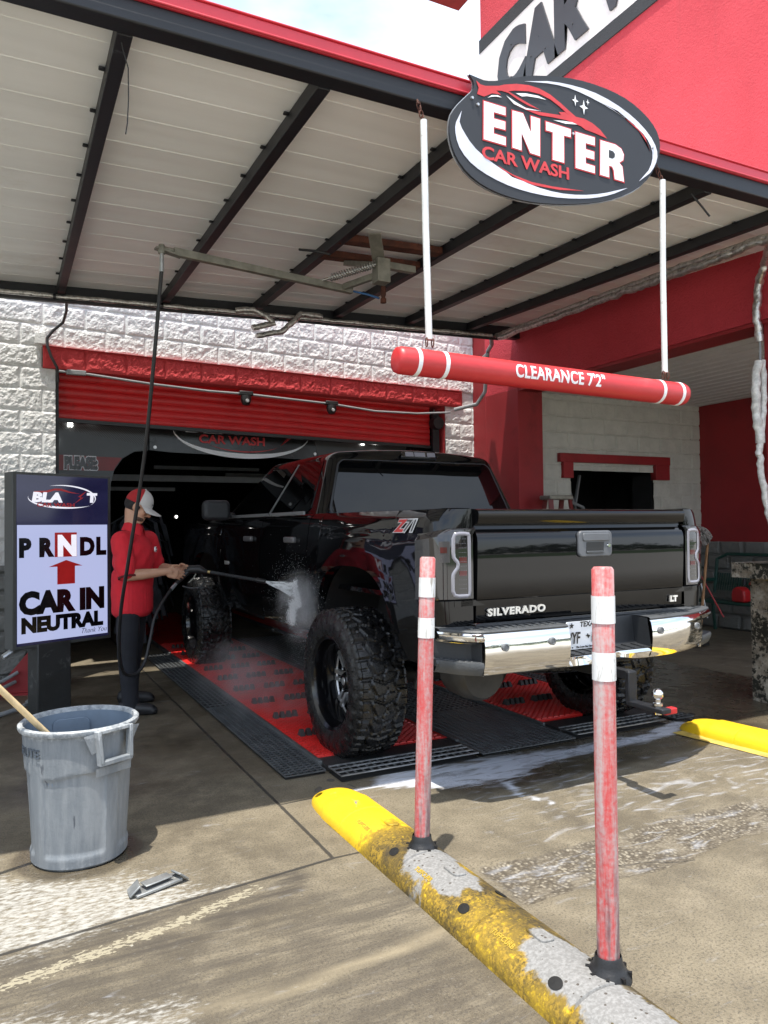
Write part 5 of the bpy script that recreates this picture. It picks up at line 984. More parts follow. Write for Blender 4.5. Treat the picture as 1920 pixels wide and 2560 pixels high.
mb = MB(); mb.bar((.0, -.16, .62), (.0, -.33, .62), .05, .05); mb.bar((.0, -.32, .64), (.0, -.32, .46), .06, .03, (0, 1, 0)); mb.bar((.0, -.31, .475), (.0, -.56, .475), .065, .025); obj('ball_mount', mb, m_steel_black, hr, local=True, bevel=.005)
mb = MB(); mb.lathe([(.020, -.04), (.020, .0), (.026, .005), (.026, .018), (.016, .022), (.016, .036)], (.0, -.50, .49), 'z', 16); mb.ball((0, -.50, .552), .030, 16, 10); obj('tow_ball', mb, m_chrome, hr, local=True); obj('red_tab', MB().box((.045, -.53, .468), (.085, .04, .032)), m_redp, hr, local=True, bevel=.006)

# ---------------------------------------------------------------- wheels with mud tyre tread
def wheel_mesh():
    R, Wd = .462, .325; nt, nw = 432, 54
    th = np.linspace(0, 2 * math.pi, nt, endpoint=False)
    # section: lip -> sidewall -> shoulder -> tread -> other side
    sec = []
    for a in np.linspace(0, 1, 10): sec.append((.285 + (.412 - .285) * a, -Wd / 2 + .012 - .020 * math.sin(math.pi * (.15 + a * .75)), 0))
    sec += [(.432, -Wd / 2 + .006, .35), (.446, -Wd / 2 + .012, .8), (.455, -Wd / 2 + .020, 1.0)]
    for a in np.linspace(0, 1, 44): x = -Wd / 2 + .028 + (Wd - .056) * a; sec.append((R - .012 * (2 * abs(a - .5)) ** 3, x, 1.0))
    sec += [(.455, Wd / 2 - .020, 1.0), (.446, Wd / 2 - .012, .8), (.432, Wd / 2 - .006, .35)]
    for a in np.linspace(1, 0, 6): sec.append((.285 + (.412 - .285) * a, Wd / 2 - .012 + .020 * math.sin(math.pi * (.15 + a * .75)), 0))
    TH = th[:, None]; r0 = np.array([q[0] for q in sec])[None, :]; x0 = np.array([q[1] for q in sec])[None, :]; k0 = np.array([q[2] for q in sec])[None, :]
    NB = 24; ph = TH / (2 * math.pi) * NB; w = x0 / (Wd / 2)
    def tri(v): return np.abs(((v) % 1.0) * 2 - 1)
    zig = .10 * (tri(ph) - .5) * 2
    groove = np.zeros(np.broadcast(ph, w).shape)
    def gl(d, wdt): return 1 - sstep(np.abs(d), wdt * .6, wdt)
    g1 = gl(w - (.46 + zig * .9), .060); g2 = gl(w + (.46 + .10 * (tri(ph + .5) - .5) * 2 * .9), .060)   # long zig-zag grooves
    f = ph % 1.0; inn = sstep(.44 - np.abs(w), 0, .04)
    hx_ = gl(((ph + w * .55) % 1.0) - .5, .085) * inn * (w > 0) + gl(((ph - w * .55) % 1.0) - .5, .085) * inn * (w <= 0)
    sl_ = .45 * gl(((ph + .5 + w * .2) % 1.0) - .5, .035) * inn; ctr = gl(w + .09 * np.sin(ph * 2 * math.pi), .05) * inn * .8 * (np.cos(ph * 2 * math.pi) > -.3)
    so_ = (np.abs(w) > .5) * gl(((ph * 1.0 + .25 + .5 * (w > 0)) % 1.0) - .5, .105); so2 = (np.abs(w) > .62) * .55 * gl(((ph + .75 + .5 * (w > 0)) % 1.0) - .5, .06)
    groove = np.clip(np.maximum.reduce([g1, g2, hx_, sl_, ctr, so_ * 1.0, so2]), 0, 1)
    r = r0 - groove * k0 * .015
    lug = (k0 == 0) * sstep(r0, .355, .385) * (1 - sstep(r0, .405, .412)) * (np.abs(((ph + .3 * tri(r0 * 40)) % 1.0) - .5) < .3)
    x = x0 + np.sign(x0) * .006 * lug; rr_ = np.where((k0 < .5) & (k0 > .1), r0 - .010 * (so_ > .5), r)
    P = np.stack([x + 0 * TH, rr_ * np.cos(TH), rr_ * np.sin(TH)], -1)
    return P
WP = wheel_mesh(); mbT = MB().grid(WP, closeu=True)
m_tyre = M('wet_tyre_rubber', (.0085, .0085, .009), .27, var=.35, vs=25, bump=.25, bs=200, spec=.5, rvar=.25, dirt=(.030, .029, .027), dscale=14, dthr=(.60, .75))
m_rimblk = M('gloss_black_rim', (.004, .004, .005), .12, spec=.6, rvar=.05); m_rimsil = M('machined_spoke', (.60, .60, .60), .3, metal=.85)
def make_wheel():
    w = obj('wheel', mbT, m_tyre, TR, local=True, ang=40)
    mb = MB(); mb.lathe([(.292, -.150), (.297, -.158), (.288, -.162), (.268, -.150), (.258, -.110), (.252, .0), (.262, .06), (.262, .12)], (0, 0, 0), 'x', 72, close=False); mb.f = mb.f[:-2]; obj('rim', mb, m_rimblk, w, local=True, ang=30)
    mb = MB(); mb.lathe([(.250, .002), (.240, -.004), (.236, .006), (.244, .012)], (0, 0, 0), 'x', 72, close=True)
    for k in range(8):
        a = 2 * math.pi * k / 8
        for d in (-.020, .020):
            ca_, sa_ = math.cos(a), math.sin(a); p = lambda r, q: (0.0 - (.012 if r > .1 else .018), r * ca_ - (d * (.8 + r * 1.6) + q) * sa_, r * sa_ + (d * (.8 + r * 1.6) + q) * ca_)
            v0 = [p(.082, -.010), p(.082, .010), p(.243, .013), p(.243, -.013)]; mb.add(v0 + [(x + .022, y, z) for x, y, z in v0], [(0, 1, 2, 3), (4, 7, 6, 5), (0, 4, 5, 1), (1, 5, 6, 2), (2, 6, 7, 3), (3, 7, 4, 0)])
    obj('spoke', mb, m_rimsil, w, local=True, ang=20)
    mb = MB(); mb.lathe([(.0, -.062), (.045, -.060), (.055, -.045), (.062, -.015), (.10, -.008), (.25, .025), (.25, .035)], (0, 0, 0), 'x', 40)
    for k in range(6): a = 2 * math.pi * k / 6; mb.lathe([(.0, -.045), (.012, -.042), (.013, -.006)], (0, .078 * math.cos(a), .078 * math.sin(a)), 'x', 10)
    obj('hub', mb, m_rimblk, w, local=True); mb = MB(); mb.lathe([(.0, -.066), (.022, -.064), (.026, -.06)], (0, 0, 0), 'x', 16); 
    for k in range(6): a = 2 * math.pi * k / 6; mb.ball((-.046, .078 * math.cos(a), .078 * math.sin(a)), .006, 6, 4)
    obj('hub_cap', mb, m_rimsil, w, local=True)
    return w
w0 = make_wheel(); w0.location = (-1.003, AXR, AZ)
def dupw(loc, flip):
    r = w0.copy(); C.objects.link(r); r.location = loc; r.rotation_euler = (random.uniform(0, .2), 0, math.pi if flip else 0)
    for ch in list(w0.children): c = ch.copy(); C.objects.link(c); c.parent = r
    return r
dupw((1.003, AXR, AZ), True); dupw((-1.003, AXF, AZ), False); dupw((1.003, AXF, AZ), True)
spw = bpy.data.objects.new('spare_tyre', w0.data); C.objects.link(spw); spw.parent = TR; spw.location = (.02, .50, .66); spw.rotation_euler = (0, math.pi / 2, 0); spw.scale = (.62, .85, .85)
# ---------------------------------------------------------------- red conveyor mats, trays and grates
m_mat_red = M('red_mat_plastic', (.62, .022, .018), .38, var=.12, vs=6, rvar=.15); m_mat_cleat = M('grey_rubber_cleat', (.035, .033, .033), .5, var=.3)
m_grate_blk = M('black_grate', (.075, .080, .083), .45, var=.25, vs=10, rvar=.2); m_grate_st = M('galvanised_grate', (.36, .37, .38), .4, metal=.8, var=.25, vs=14)
m_tray = M('drain_pit', (.006, .006, .006), .6)
def redmat(x0, x1, y0, y1, lab, side):
    k = thing('conveyor_mat', lab, 'floor mat', ((x0 + x1) / 2, y0, 0), 'red conveyor mats under the wheels')
    obj('base', MB().box(((x0 + x1) / 2, (y0 + y1) / 2, .024), (x1 - x0, y1 - y0, .020)), m_mat_red, k, bevel=.003)
    mb = MB(); y = y0 + .02; i = 0
    while y < min(y1, 9.5):
        st = .026 if y < 6.2 else .05; wd = .052; n = int((x1 - x0) / wd)
        for j in range(n): x = x0 + (j + .5 + .5 * (i % 2)) * wd; 
        for j in range(n - (i % 2)):
            x = x0 + (j + .5 + .5 * (i % 2)) * wd; mb.add([(x - .022, y - st * .36, .034), (x + .022, y - st * .36, .034), (x + .022, y + st * .36, .034), (x - .022, y + st * .36, .034), (x - .020, y - st * .30, .042), (x + .020, y - st * .30, .042), (x + .020, y + st * .30, .042), (x - .020, y + st * .30, .042)], [(4, 5, 6, 7), (0, 1, 5, 4), (1, 2, 6, 5), (2, 3, 7, 6), (3, 0, 4, 7)])
        y += st; i += 1
    obj('link_surface', mb, m_mat_red, k, ang=0)
    for r in range(9):
        yy = y0 + .48 + r * .53
        for c in range(3):
            xc = x0 + .15 + c * .27 + (0 if r % 2 else .0)
            if xc + .1 > x1: continue
            mb = MB()
            for q in range(4):
                x = xc - .07 + q * .048; mb.add([(x - .018, yy - .03, .04), (x + .018, yy - .03, .04), (x + .018, yy + .03, .04), (x - .018, yy + .03, .04), (x - .012, yy - .012, .082), (x + .012, yy - .012, .082), (x + .012, yy + .012, .082), (x - .012, yy + .012, .082)], [(4, 5, 6, 7), (0, 1, 5, 4), (1, 2, 6, 5), (2, 3, 7, 6), (3, 0, 4, 7)])
            obj('cleat', mb, m_mat_cleat, k, ang=0)
    mb = MB(); mb.box((x0 - .016, (y0 + y1) / 2 - .05, .020), (.024, y1 - y0 + .1, .04)); mb.box((x1 + .016, (y0 + y1) / 2 - .05, .020), (.024, y1 - y0 + .1, .04)); obj('edge_rail', mb, m_grate_blk, k, bevel=.003)
redmat(1.70, 2.62, 4.31, 13, 'bright red conveyor mat under the near wheels beside the worker', 0); redmat(3.40, 4.30, 4.36, 13, 'dark red conveyor mat under the far wheels in the truck shadow', 1)
def grate(x0, x1, y0, y1, sx_, sy_, z, th, mat, name, lab, grp=None, main='x'):
    k = thing(name, lab, 'grate', ((x0 + x1) / 2, y0, 0), grp); mb = MB(); n = max(1, round((x1 - x0) / sx_)); m_ = max(1, round((y1 - y0) / sy_))
    for i in range(n + 1): x = x0 + (x1 - x0) * i / n; mb.box((x, (y0 + y1) / 2, z), (th, y1 - y0, .007))
    for j in range(m_ + 1): y = y0 + (y1 - y0) * j / m_; mb.box(((x0 + x1) / 2, y, z - .001), (x1 - x0, th, .007))
    obj('bars', mb, mat, k, ang=0); obj('pit', MB().box(((x0 + x1) / 2, (y0 + y1) / 2, .006), (x1 - x0, y1 - y0, .004)), m_tray, k, ang=0); return k
grp = 'black floor gratings along the red mats'
for y0, y1, lab in ((4.10, 4.98, 'black plastic grating nearest the yellow kerb end, left of the near tyre'), (4.985, 5.95, 'second black plastic grating from the yellow kerb, left of the red mat'), (5.955, 6.95, 'third black grating from the yellow kerb, closest to the worker shoes'), (6.955, 8.8, 'farthest black grating running into the dark bay beside the red mat')):
    grate(1.425, 1.668, y0, y1, .041, .041 if y1 < 6 else .08, .020, .008, m_grate_blk, 'floor_grate', lab, grp)
grate(2.64, 3.37, 3.92, 4.95, .045, .030, .022, .010, m_grate_blk, 'floor_grate', 'wide black grating between the two mats under the tailgate', grp); grate(2.64, 3.37, 4.96, 9.5, .045, .06, .022, .010, m_grate_blk, 'floor_grate', 'dark grating deep under the truck between the two mats', grp)
grate(4.33, 4.50, 3.95, 6.5, .045, .045, .022, .009, m_grate_blk, 'floor_grate', 'narrow black grating on the far side right of the tow hitch', grp)
for x0, x1, y0, y1, lab in ((1.69, 2.60, 3.91, 4.10, 'galvanised bar grating in front of the near tyre'), (3.40, 4.20, 3.93, 4.12, 'galvanised bar grating in front of the far tyre below the hitch')):
    k = thing('steel_grate', lab, 'grate', ((x0 + x1) / 2, y0, 0), 'galvanised gratings before the mats'); mb = MB(); n = round((x1 - x0) / .050)
    for i in range(n + 1): x = x0 + (x1 - x0) * i / n; mb.box((x, (y0 + y1) / 2, .036), (.007, y1 - y0, .006))
    obj('bars', mb, m_grate_blk if x0 > 3 else m_grate_st, k, ang=0); mb = MB()
    for y in (y0, y0 + (y1 - y0) * .36, y0 + (y1 - y0) * .70, y1): mb.box(((x0 + x1) / 2, y, .038), (x1 - x0, .012, .007))
    obj('cross_bars', mb, m_grate_st, k, ang=0); obj('pit', MB().box(((x0 + x1) / 2, (y0 + y1) / 2, .006), (x1 - x0, y1 - y0, .004)), m_tray, k, ang=0)
for x0, x1, lab in ((1.69, 2.62, 'black gritty plate between the near mat and its steel grating'), (3.40, 4.30, 'black plate between the far mat and its steel grating')):
    k = thing('end_plate', lab, 'plate', ((x0 + x1) / 2, 4.2, 0), 'end plates of the mats'); obj('plate', MB().box(((x0 + x1) / 2, 4.205, .020), (x1 - x0, .195, .024)), M('gritty_black_plate', (.020, .020, .021), .5, bump=.9, bs=220, dirt=(.10, .10, .10), dscale=30, dthr=(.62, .72)), k, bevel=.004)

# ---------------------------------------------------------------- yellow lane separators
def worn_yellow(name, wear):
    m = bpy.data.materials.new(name); t = NT(m); p = t.pos(); s_ = t.n('ShaderNodeSeparateXYZ'); t.put(s_.inputs[0], p)
    n1 = t.noise(p, 3.2, 7, .66); n2 = t.noise(p, 26, 6, .7); n3 = t.noise(p, 90, 3, .6)
    c = t.mix(t.noise(p, 7, 3), (.68, .43, .012), (.80, .53, .018))
    near = t.m('MULTIPLY', t.ss(t.m('MULTIPLY', s_.outputs[1], -1.0), -.80, -.35), wear)
    g = t.m('ADD', t.m('MULTIPLY', near, .27), t.m('ADD', t.m('MULTIPLY', n1, .40), t.m('ADD', t.m('MULTIPLY', n2, .45), t.m('MULTIPLY', n3, .22))))
    c = t.mix(t.m('MULTIPLY', t.ss(g, .60, .80), wear), c, t.mix(t.ss(t.m('ADD', t.m('MULTIPLY', n2, .55), t.m('MULTIPLY', n3, .5)), .42, .66), (.020, .016, .009), (.34, .215, .018)))
    c = t.mix(t.m('MULTIPLY', near, t.m('MULTIPLY', t.ss(t.m('ADD', t.m('MULTIPLY', t.noise(p, 4.2, 5, .62), .75), t.m('MULTIPLY', n3, .3)), .50, .66), .85)), c, (.028, .022, .013))
    crest = t.m('SUBTRACT', 1.0, t.ss(t.m('ABSOLUTE', t.m('ADD', s_.outputs[0], .015)), .03, .13)); ly = s_.outputs[1]
    zone = t.m('MAXIMUM', t.m('MULTIPLY', t.ss(ly, -.22, -.05), t.m('SUBTRACT', 1.0, t.ss(ly, .18, .32))), t.m('SUBTRACT', 1.0, t.ss(ly, -.62, -.42)))
    bare = t.m('MULTIPLY', t.ss(t.m('ADD', t.m('MULTIPLY', crest, .22), t.m('ADD', t.m('MULTIPLY', t.noise(p, 6.0, 6, .65, .6), .62), t.m('MULTIPLY', zone, .26))), .61, .67), wear)
    wn2 = t.mix(t.ss(n3, .35, .7), (.17, .167, .16), (.25, .247, .24)); sp_ = t.n('ShaderNodeTexVoronoi'); t.put(sp_.inputs['Vector'], p); sp_.inputs['Scale'].default_value = 34
    wn2 = t.mix(t.m('LESS_THAN', sp_.outputs['Distance'], .17), wn2, (.07, .06, .05)); c = t.mix(bare, c, wn2)
    t.out(t.bsdf(color=c, rough=t.m('ADD', .42, t.m('MULTIPLY', near, .3)), normal=t.bump(t.m('ADD', n2, n3), .25, .006))); return m
m_yel = worn_yellow('worn_yellow_kerb', 1.0); m_yel2 = worn_yellow('yellow_kerb', .0)
KX = 1.535; KH = .098; KW = .142
def hump_pt(a, y, k=1.0, e=0.0): return (KX + (KW * k + e) * math.cos(a), y, (KH * k + e) * math.sin(a) ** .85 if math.sin(a) > 0 else 0.0)
def kerb(name, label, sections, xf=None, mat=m_yel, cap=None):
    k = thing(name, label, 'lane separator', (KX, 2.5, 0) if xf is None else xf(KX, 3.0, 0), 'yellow lane separators')
    f = (lambda p: p) if xf is None else (lambda p: xf(*p)); na = 22; A = [math.pi * i / na for i in range(na + 1)]
    for i, (y0, y1, is_end) in enumerate(sections):
        ys_ = list(np.linspace(y0 + .006, y1 - .006, 24)); rows = []
        for y in ys_:
            sc_ = 1.0
            if is_end: tt = (y - y0) / (y1 - y0); sc_ = max(.02, math.sqrt(max(0, 1 - (max(0, tt - .45) / .55) ** 2.3)) * .85 + .15 * (1 - tt)) if tt > .45 else 1.0
            rows.append([f((KX + KW * (sc_ ** .5) * math.cos(a), y, KH * sc_ * max(0.0, math.sin(a)) ** .85)) for a in A])
        rows = [[f((KX + (KW - .01) * math.cos(a), y0, (KH - .012) * max(0.0, math.sin(a)) ** .85)) for a in A]] + rows + [[f((KX + (KW - .01) * math.cos(a), y1, (KH - .012) * max(0.0, math.sin(a)) ** .85)) if not is_end else rows[-1][j] for j, a in enumerate(A)]]
        s = obj('section', MB().grid(rows), mat, k, ang=40)
        L = y1 - y0
        for (a, yy) in ((2.25, y1 - L * .22 if is_end else y0 + .10), (.95, y1 - L * .30 if is_end else y0 + .12), (1.57, y1 - L * .12 if is_end else None)):
            if yy is None: continue
            c = Vector(hump_pt(a, yy)); nr = Vector((math.cos(a) * KH, 0, math.sin(a) * KW)).normalized(); u = Vector((0, 1, 0)); w = u.cross(nr); rg = []
            obj('bolt_hole', MB().add([f(tuple(c + (u * math.cos(t_) * .027 + w * math.sin(t_) * .021) * q + nr * (.0015 if q == 1 else -.006 + .0085))) for q in (1, .0) for t_ in [2 * math.pi * j / 16 for j in range(16)]], [(j, (j + 1) % 16, 16 + (j + 1) % 16, 16 + j) for j in range(16)]), m_tray, s, ang=0)
        if not is_end and xf is None:
            a = 1.45; yy = y0 + L * .62; c = Vector(hump_pt(a, yy)); nr = Vector((math.cos(a) * KH, 0, math.sin(a) * KW)).normalized(); u = Vector((0, -1, 0)); w = nr.cross(u)
            obj('reflector', MB().prism(rrect(.10, .055, .018, 4), c + nr * .008, u, w, .02), mat, s, ang=30, bevel=.004)
            a = 2.2; mb = MB(); yy = y0 + L * .72
            text(mb, 'TUFFCURB', .026, (0, 0, 0), (1, 0, 0), (0, 1, 0), .0006, 0, .95, .002, cut=.006, warp=lambda x, y, z: Vector(hump_pt(a - (y - .01) / .12, yy + .07 - x, 1.0, .0012 + z))); obj('moulded_lettering', mb, M('moulded_yellow' if i else 'moulded_black', (.40, .27, .03) if i else (.08, .06, .02), .6), s, ang=0)
    return k
kerb('lane_separator', 'long yellow lane separator with worn grey paint carrying the two bollards', [(1.02, 1.686, False), (1.686, 2.18, False), (2.18, 2.71, False), (2.71, 3.265, False), (3.265, 3.76, True)])
def xf2(x, y, z):  # the right-hand one, turned a little
    u = x - KX; v = 3.76 - y; a = math.radians(9); return (4.40 + u * math.cos(a) - v * math.sin(a) * -.0 + v * .10 - .12, 3.83 + u * .05 - v, z)
kerb('lane_separator', 'clean bright yellow lane separator end in front of the stone pier', [(1.6, 2.2, False), (2.2, 2.75, False), (2.75, 3.3, False), (3.3, 3.76, True)], xf2, m_yel2)
obj('paint_overspray', MB().grid([[(4.06 + dx + v * .10, 3.80 - v, .004) for dx in (.0, .11)] for v in (.05, .5, 1.2, 2.0)]), M('overspray_yellow', (.50, .36, .08), .8, var=.3), struct(thing('paint_patch', 'thin yellow overspray on the concrete along the clean yellow separator', 'paint', (4.2, 3.3, 0))))

# ---------------------------------------------------------------- two red and white delineator posts
def scuffed_red(nm):
    m = bpy.data.materials.new(nm); t = NT(m); p = t.pos(); st = t.noise(t.scl(p, 26, 26, 2.2), 1.0, 6, .68); n2 = t.noise(p, 70, 4, .65)
    f = t.ss(t.m('ADD', t.m('MULTIPLY', st, .75), t.m('MULTIPLY', n2, .3)), .38, .66); c = t.mix(f, (.52, .060, .060), (.44, .36, .35)); c = t.mix(t.m('MULTIPLY', t.ss(t.noise(t.scl(p, 34, 34, 1.6), 1, 5, .7), .60, .72), .6), c, (.16, .10, .10))
    sz = t.n('ShaderNodeSeparateXYZ'); t.put(sz.inputs[0], p); c = t.mix(t.m('MULTIPLY', t.m('SUBTRACT', 1.0, t.ss(sz.outputs[2], .05, .55)), t.m('MULTIPLY', t.ss(t.noise(t.scl(p, 30, 30, 3), 1, 5, .7), .42, .62), .75)), c, (.05, .03, .036))
    t.out(t.bsdf(color=c, rough=.55, normal=t.bump(n2, .2, .004))); return m
m_post = scuffed_red('scuffed_red_post'); m_refl = M('white_reflective_tape', (.70, .70, .69), .5, var=.06, vs=10, dirt=(.36, .33, .29), dscale=9, dthr=(.53, .66), stretch=(4, 4, 1), bump=.15, bs=160)
for x, y, tx, ty, lab, sd in ((1.558, 2.775, .038, 0, 'red and white delineator post farther along the yellow separator', 0), (1.612, 1.745, .003, .0, 'red and white delineator post nearest the camera', 1)):
    z0 = KH - .004; k = thing('delineator_post', lab, 'bollard', (x, y, z0), 'delineator posts on the yellow separator'); H_ = 1.20; rr_ = .0330
    P = lambda z: (tx * z, ty * z, z)
    mb = MB(); zs_ = [.02, .3, .6, .9, H_ - .008, H_]; mb.tube([P(z) for z in zs_], [rr_] * 5 + [rr_ - .006], 28); obj('post', mb, m_post, k, local=True, ang=45)
    for za, zb2 in ((H_ - .168, H_ - .086), (H_ - .338, H_ - .254)): obj('reflective_band', MB().tube([P(za), P(zb2)], rr_ + .0022, 28, cap=False), m_refl, k, local=True, ang=50)
    mb = MB(); mb.lathe([(.068, -.022), (.064, -.008), (.050, .012), (.042, .026), (.040, .044), (.037, .048), (.036, .030)], (0, 0, 0), 'z', 28)
    for q in range(8): a = 2 * math.pi * q / 8; mb.box((.056 * math.cos(a), .056 * math.sin(a), -.004), (.022, .010, .020), Matrix.Rotation(a, 3, 'Z'))
    obj('base', mb, m_rubber, k, local=True, ang=35)

# ---------------------------------------------------------------- grey bin with a stick
m_bin = bpy.data.materials.new('scuffed_grey_bin'); t = NT(m_bin); p = t.pos(); s_ = t.n('ShaderNodeSeparateXYZ'); t.put(s_.inputs[0], p)
n1 = t.noise(t.scl(p, 9, 9, 1.3), 1.6, 7, .68); n2 = t.noise(p, 34, 6, .7); c = t.mix(t.ss(n1, .36, .68), (.150, .168, .186), (.245, .260, .272))
ed = t.m('ADD', t.m('MULTIPLY', n2, .7), t.m('ADD', t.m('MULTIPLY', t.ss(s_.outputs[2], .50, .585), .28), t.m('MULTIPLY', t.m('SUBTRACT', 1.0, t.ss(s_.outputs[2], .0, .12)), .16)))
c = t.mix(t.m('MULTIPLY', t.ss(ed, .52, .72), .75), c, (.46, .48, .49)); c = t.mix(t.ss(t.noise(t.scl(p, 14, 14, 2.4), 1.5, 5, .6), .66, .70), c, (.075, .085, .10))
geo = t.n('ShaderNodeNewGeometry'); t.out(t.bsdf(color=c, rough=.55, normal=t.bump(t.m('ADD', n1, n2), .3, .006)))
m_bin_in = M('bin_inside_blue_grey', (.13, .17, .22), .5, var=.12, vs=6)
BI = thing('waste_bin', 'tall scuffed blue-grey plastic waste bin on the concrete at the left', 'bin', (.305, 3.625, 0))
HB = .590; nA = 160
def bin_r(z): return .200 + .034 * (z / HB)
A_ = [2 * math.pi * i / nA for i in range(nA)]; zs_ = list(np.linspace(0, .012, 3)) + list(np.linspace(.03, .575, 60)); rows = []
for a in A_:
    row = []
    for z in zs_:
        r = bin_r(z); q = (a * 180 / math.pi + 12) % 90; rib = 1 - float(sstep(abs(q - 45), 9, 11.5)); band = float(sstep(z, .385 + .012 * math.cos(4 * a), .40 + .012 * math.cos(4 * a)))
        r -= .008 * (1 - max(rib, band)) * float(sstep(z, .05, .07)); r -= .012 * (1 - float(sstep(z, 0, .012))) + .001; r += .0012 * math.sin(5 * a + z * 9); row.append((r * math.cos(a), r * math.sin(a), z))
    rows.append(row)
mb = MB().grid(rows, closeu=True); mb.lathe([(.0, .0), (.194, .0)], (0, 0, 0), 'z', 60); obj('body', mb, m_bin, BI, local=True, ang=28)
mb = MB(); mb.lathe([(bin_r(.57) - .002, .57), (bin_r(.575) + .012, .566), (bin_r(.58) + .017, .575), (bin_r(.59) + .016, .587), (bin_r(.59) + .008, .594), (bin_r(.59) - .004, .590), (bin_r(.57) - .008, .565)], (0, 0, 0), 'z', 96); mb.f = mb.f[:-2]; obj('rim', mb, m_bin, BI, local=True, ang=40)
mb = MB(); mb.lathe([(bin_r(.57) - .008, .575), (.188, .02), (.0, .02)], (0, 0, 0), 'z', 72); mb.f = mb.f[:-2]; obj('inside', mb, m_bin_in, BI, local=True, ang=40)
obj('inner_pad', MB().prism(rrect(.16, .14, .03, 5), (-.02, .192, .48), (-1, 0, 0), (0, 0, 1), -.004), m_bin_in, BI, local=True, bevel=.003)
for a0 in (-62, 118):
    a = math.radians(a0); er = Vector((math.cos(a), math.sin(a), 0)); et = Vector((-math.sin(a), math.cos(a), 0)); mb = MB(); q = lambda u, r_, z: er * (bin_r(z) + r_) + et * u + Vector((0, 0, z))
    mb.bar(q(-.078, .014, .585), q(-.070, .034, .45), .016, .034, er); mb.bar(q(.078, .014, .585), q(.070, .034, .45), .016, .034, er); mb.bar(q(-.078, .032, .450), q(.078, .032, .450), .030, .020); mb.bar(q(-.080, .016, .578), q(.080, .016, .578), .020, .016)
    for s in (-1, 1): mb.add([q(s * .075, .010, .578), q(s * .135, .006, .572), q(s * .095, .004, .49), q(s * .078, .02, .50)], [(0, 1, 2, 3)])
    mb.grid([[q(u, .004 + (.02 if abs(u) > .06 else .0), z) for z in (.43, .42, .395)] for u in (-.085, -.07, .07, .085)]); obj('handle', mb, m_bin, BI, local=True, bevel=.003)
mb = MB(); text(mb, 'BRUTE', .052, (0, 0, 0), (1, 0, 0), (0, 1, 0), .0015, 0, 1.1, .001, cut=.01, warp=lambda x, y, z: (lambda a: Vector(((bin_r(.5) + .002 + z) * math.cos(a), (bin_r(.5) + .002 + z) * math.sin(a), .475 + y)))(math.radians(-170) + (x - .04) / .23)); obj('printed_lettering', mb, M('bin_print', (.06, .075, .095), .6), BI, local=True, ang=0)
SK = thing('wooden_stick', 'pale wooden broom handle leaning out of the grey bin', 'stick', (.30, 3.62, .1)); obj('handle', MB().tube([(.42, 3.72, .08), (.21, 3.60, .50), (-.01, 3.475, .78), (-.20, 3.37, 1.02)], .0135, 12), m_woodL, SK)
# broken anchor plate on the ground
AN = thing('anchor_plate', 'bent galvanised bracket bolted to the white stained slab edge', 'bracket', (.54, 3.12, 0))
mb = MB(); mb.bar((.45, 3.09, .010), (.635, 3.15, .016), .075, .012); mb.bar((.435, 3.10, .01), (.475, 3.10, .045), .07, .008); mb.bar((.62, 3.13, .045), (.66, 3.15, .008), .06, .008); mb.bar((.49, 3.10, .035), (.60, 3.14, .035), .05, .006); obj('plate', mb, M('dirty_zinc', (.30, .31, .31), .5, metal=.6, var=.3, dirt=(.5, .5, .48), dscale=30), AN, bevel=.003)

# ---------------------------------------------------------------- swing boom under the canopy, its hose, the wash gun
BO = thing('swing_boom', 'weathered steel swing boom arm with a spring under the canopy roof', 'boom', (2.3, 4.8, 3.2))
mb = MB(); mb.bar((.98, 4.905, 3.205), (2.335, 5.125, 3.195), .045, .05); mb.bar((2.26, 5.1, 3.205), (2.40, 4.83, 3.23), .035, .045); obj('arm', mb, m_olive_steel, BO, bevel=.004)
mb = MB(); mb.bar((.865, 4.885, 3.205), (1.03, 4.91, 3.18), .05, .012); mb.lathe([(.022, -.03), (.026, 0), (.018, .028)], (.905, 4.89, 3.205), 'z', 12); mb.tube([(.905, 4.89, 3.215), (.985, 4.905, 3.215)], .012, 8); obj('swivel', mb, m_olive_steel, BO)
mb = MB(); mb.box((2.42, 4.80, 3.25), (.10, .10, .17)); mb.bar((2.40, 4.80, 3.33), (2.28, 4.62, 3.44), .09, .012); mb.bar((2.44, 4.80, 3.30), (2.72, 4.86, 3.32), .05, .05); mb.bar((2.45, 4.82, 3.30), (2.53, 4.98, 3.29), .04, .03); mb.bar((2.42, 4.9, 3.33), (2.42, 5.4, 3.50), .06, .04); obj('pivot_bracket', mb, m_alu if False else m_olive_steel, BO, bevel=.004)
a, b = Vector((2.12, 5.02, 3.23)), Vector((2.37, 4.78, 3.29)); d = (b - a).normalized(); u = d.cross(Vector((0, 0, 1))).normalized(); w = d.cross(u)
mb = MB(); mb.tube([a + d * ((b - a).length * k / 260) + (u * math.cos(k * 2 * math.pi / 14.5) + w * math.sin(k * 2 * math.pi / 14.5)) * .024 for k in range(261)], .0048, 6); mb.tube([a - d * .16, b], .010, 8); obj('spring', mb, m_spring, BO, ang=60)
mb = MB(); mb.lathe([(.015, .0), (.02, -.03), (.02, -.07), (.014, -.09), (.022, -.10), (.022, -.13)], (2.50, 4.93, 3.20), 'z', 12); obj('swivel_joint', mb, m_rust, BO); obj('feed_hose', MB().tube([(2.34, 5.12, 3.19), (2.42, 5.04, 3.155), (2.48, 4.96, 3.11)], .008, 8), m_blue_hose, BO); obj('supply_hose', MB().tube([(2.12, 5.02, 3.40), (2.03, 5.05, 3.42), (1.95, 5.2, 3.47)], .010, 8), m_rubber, BO)
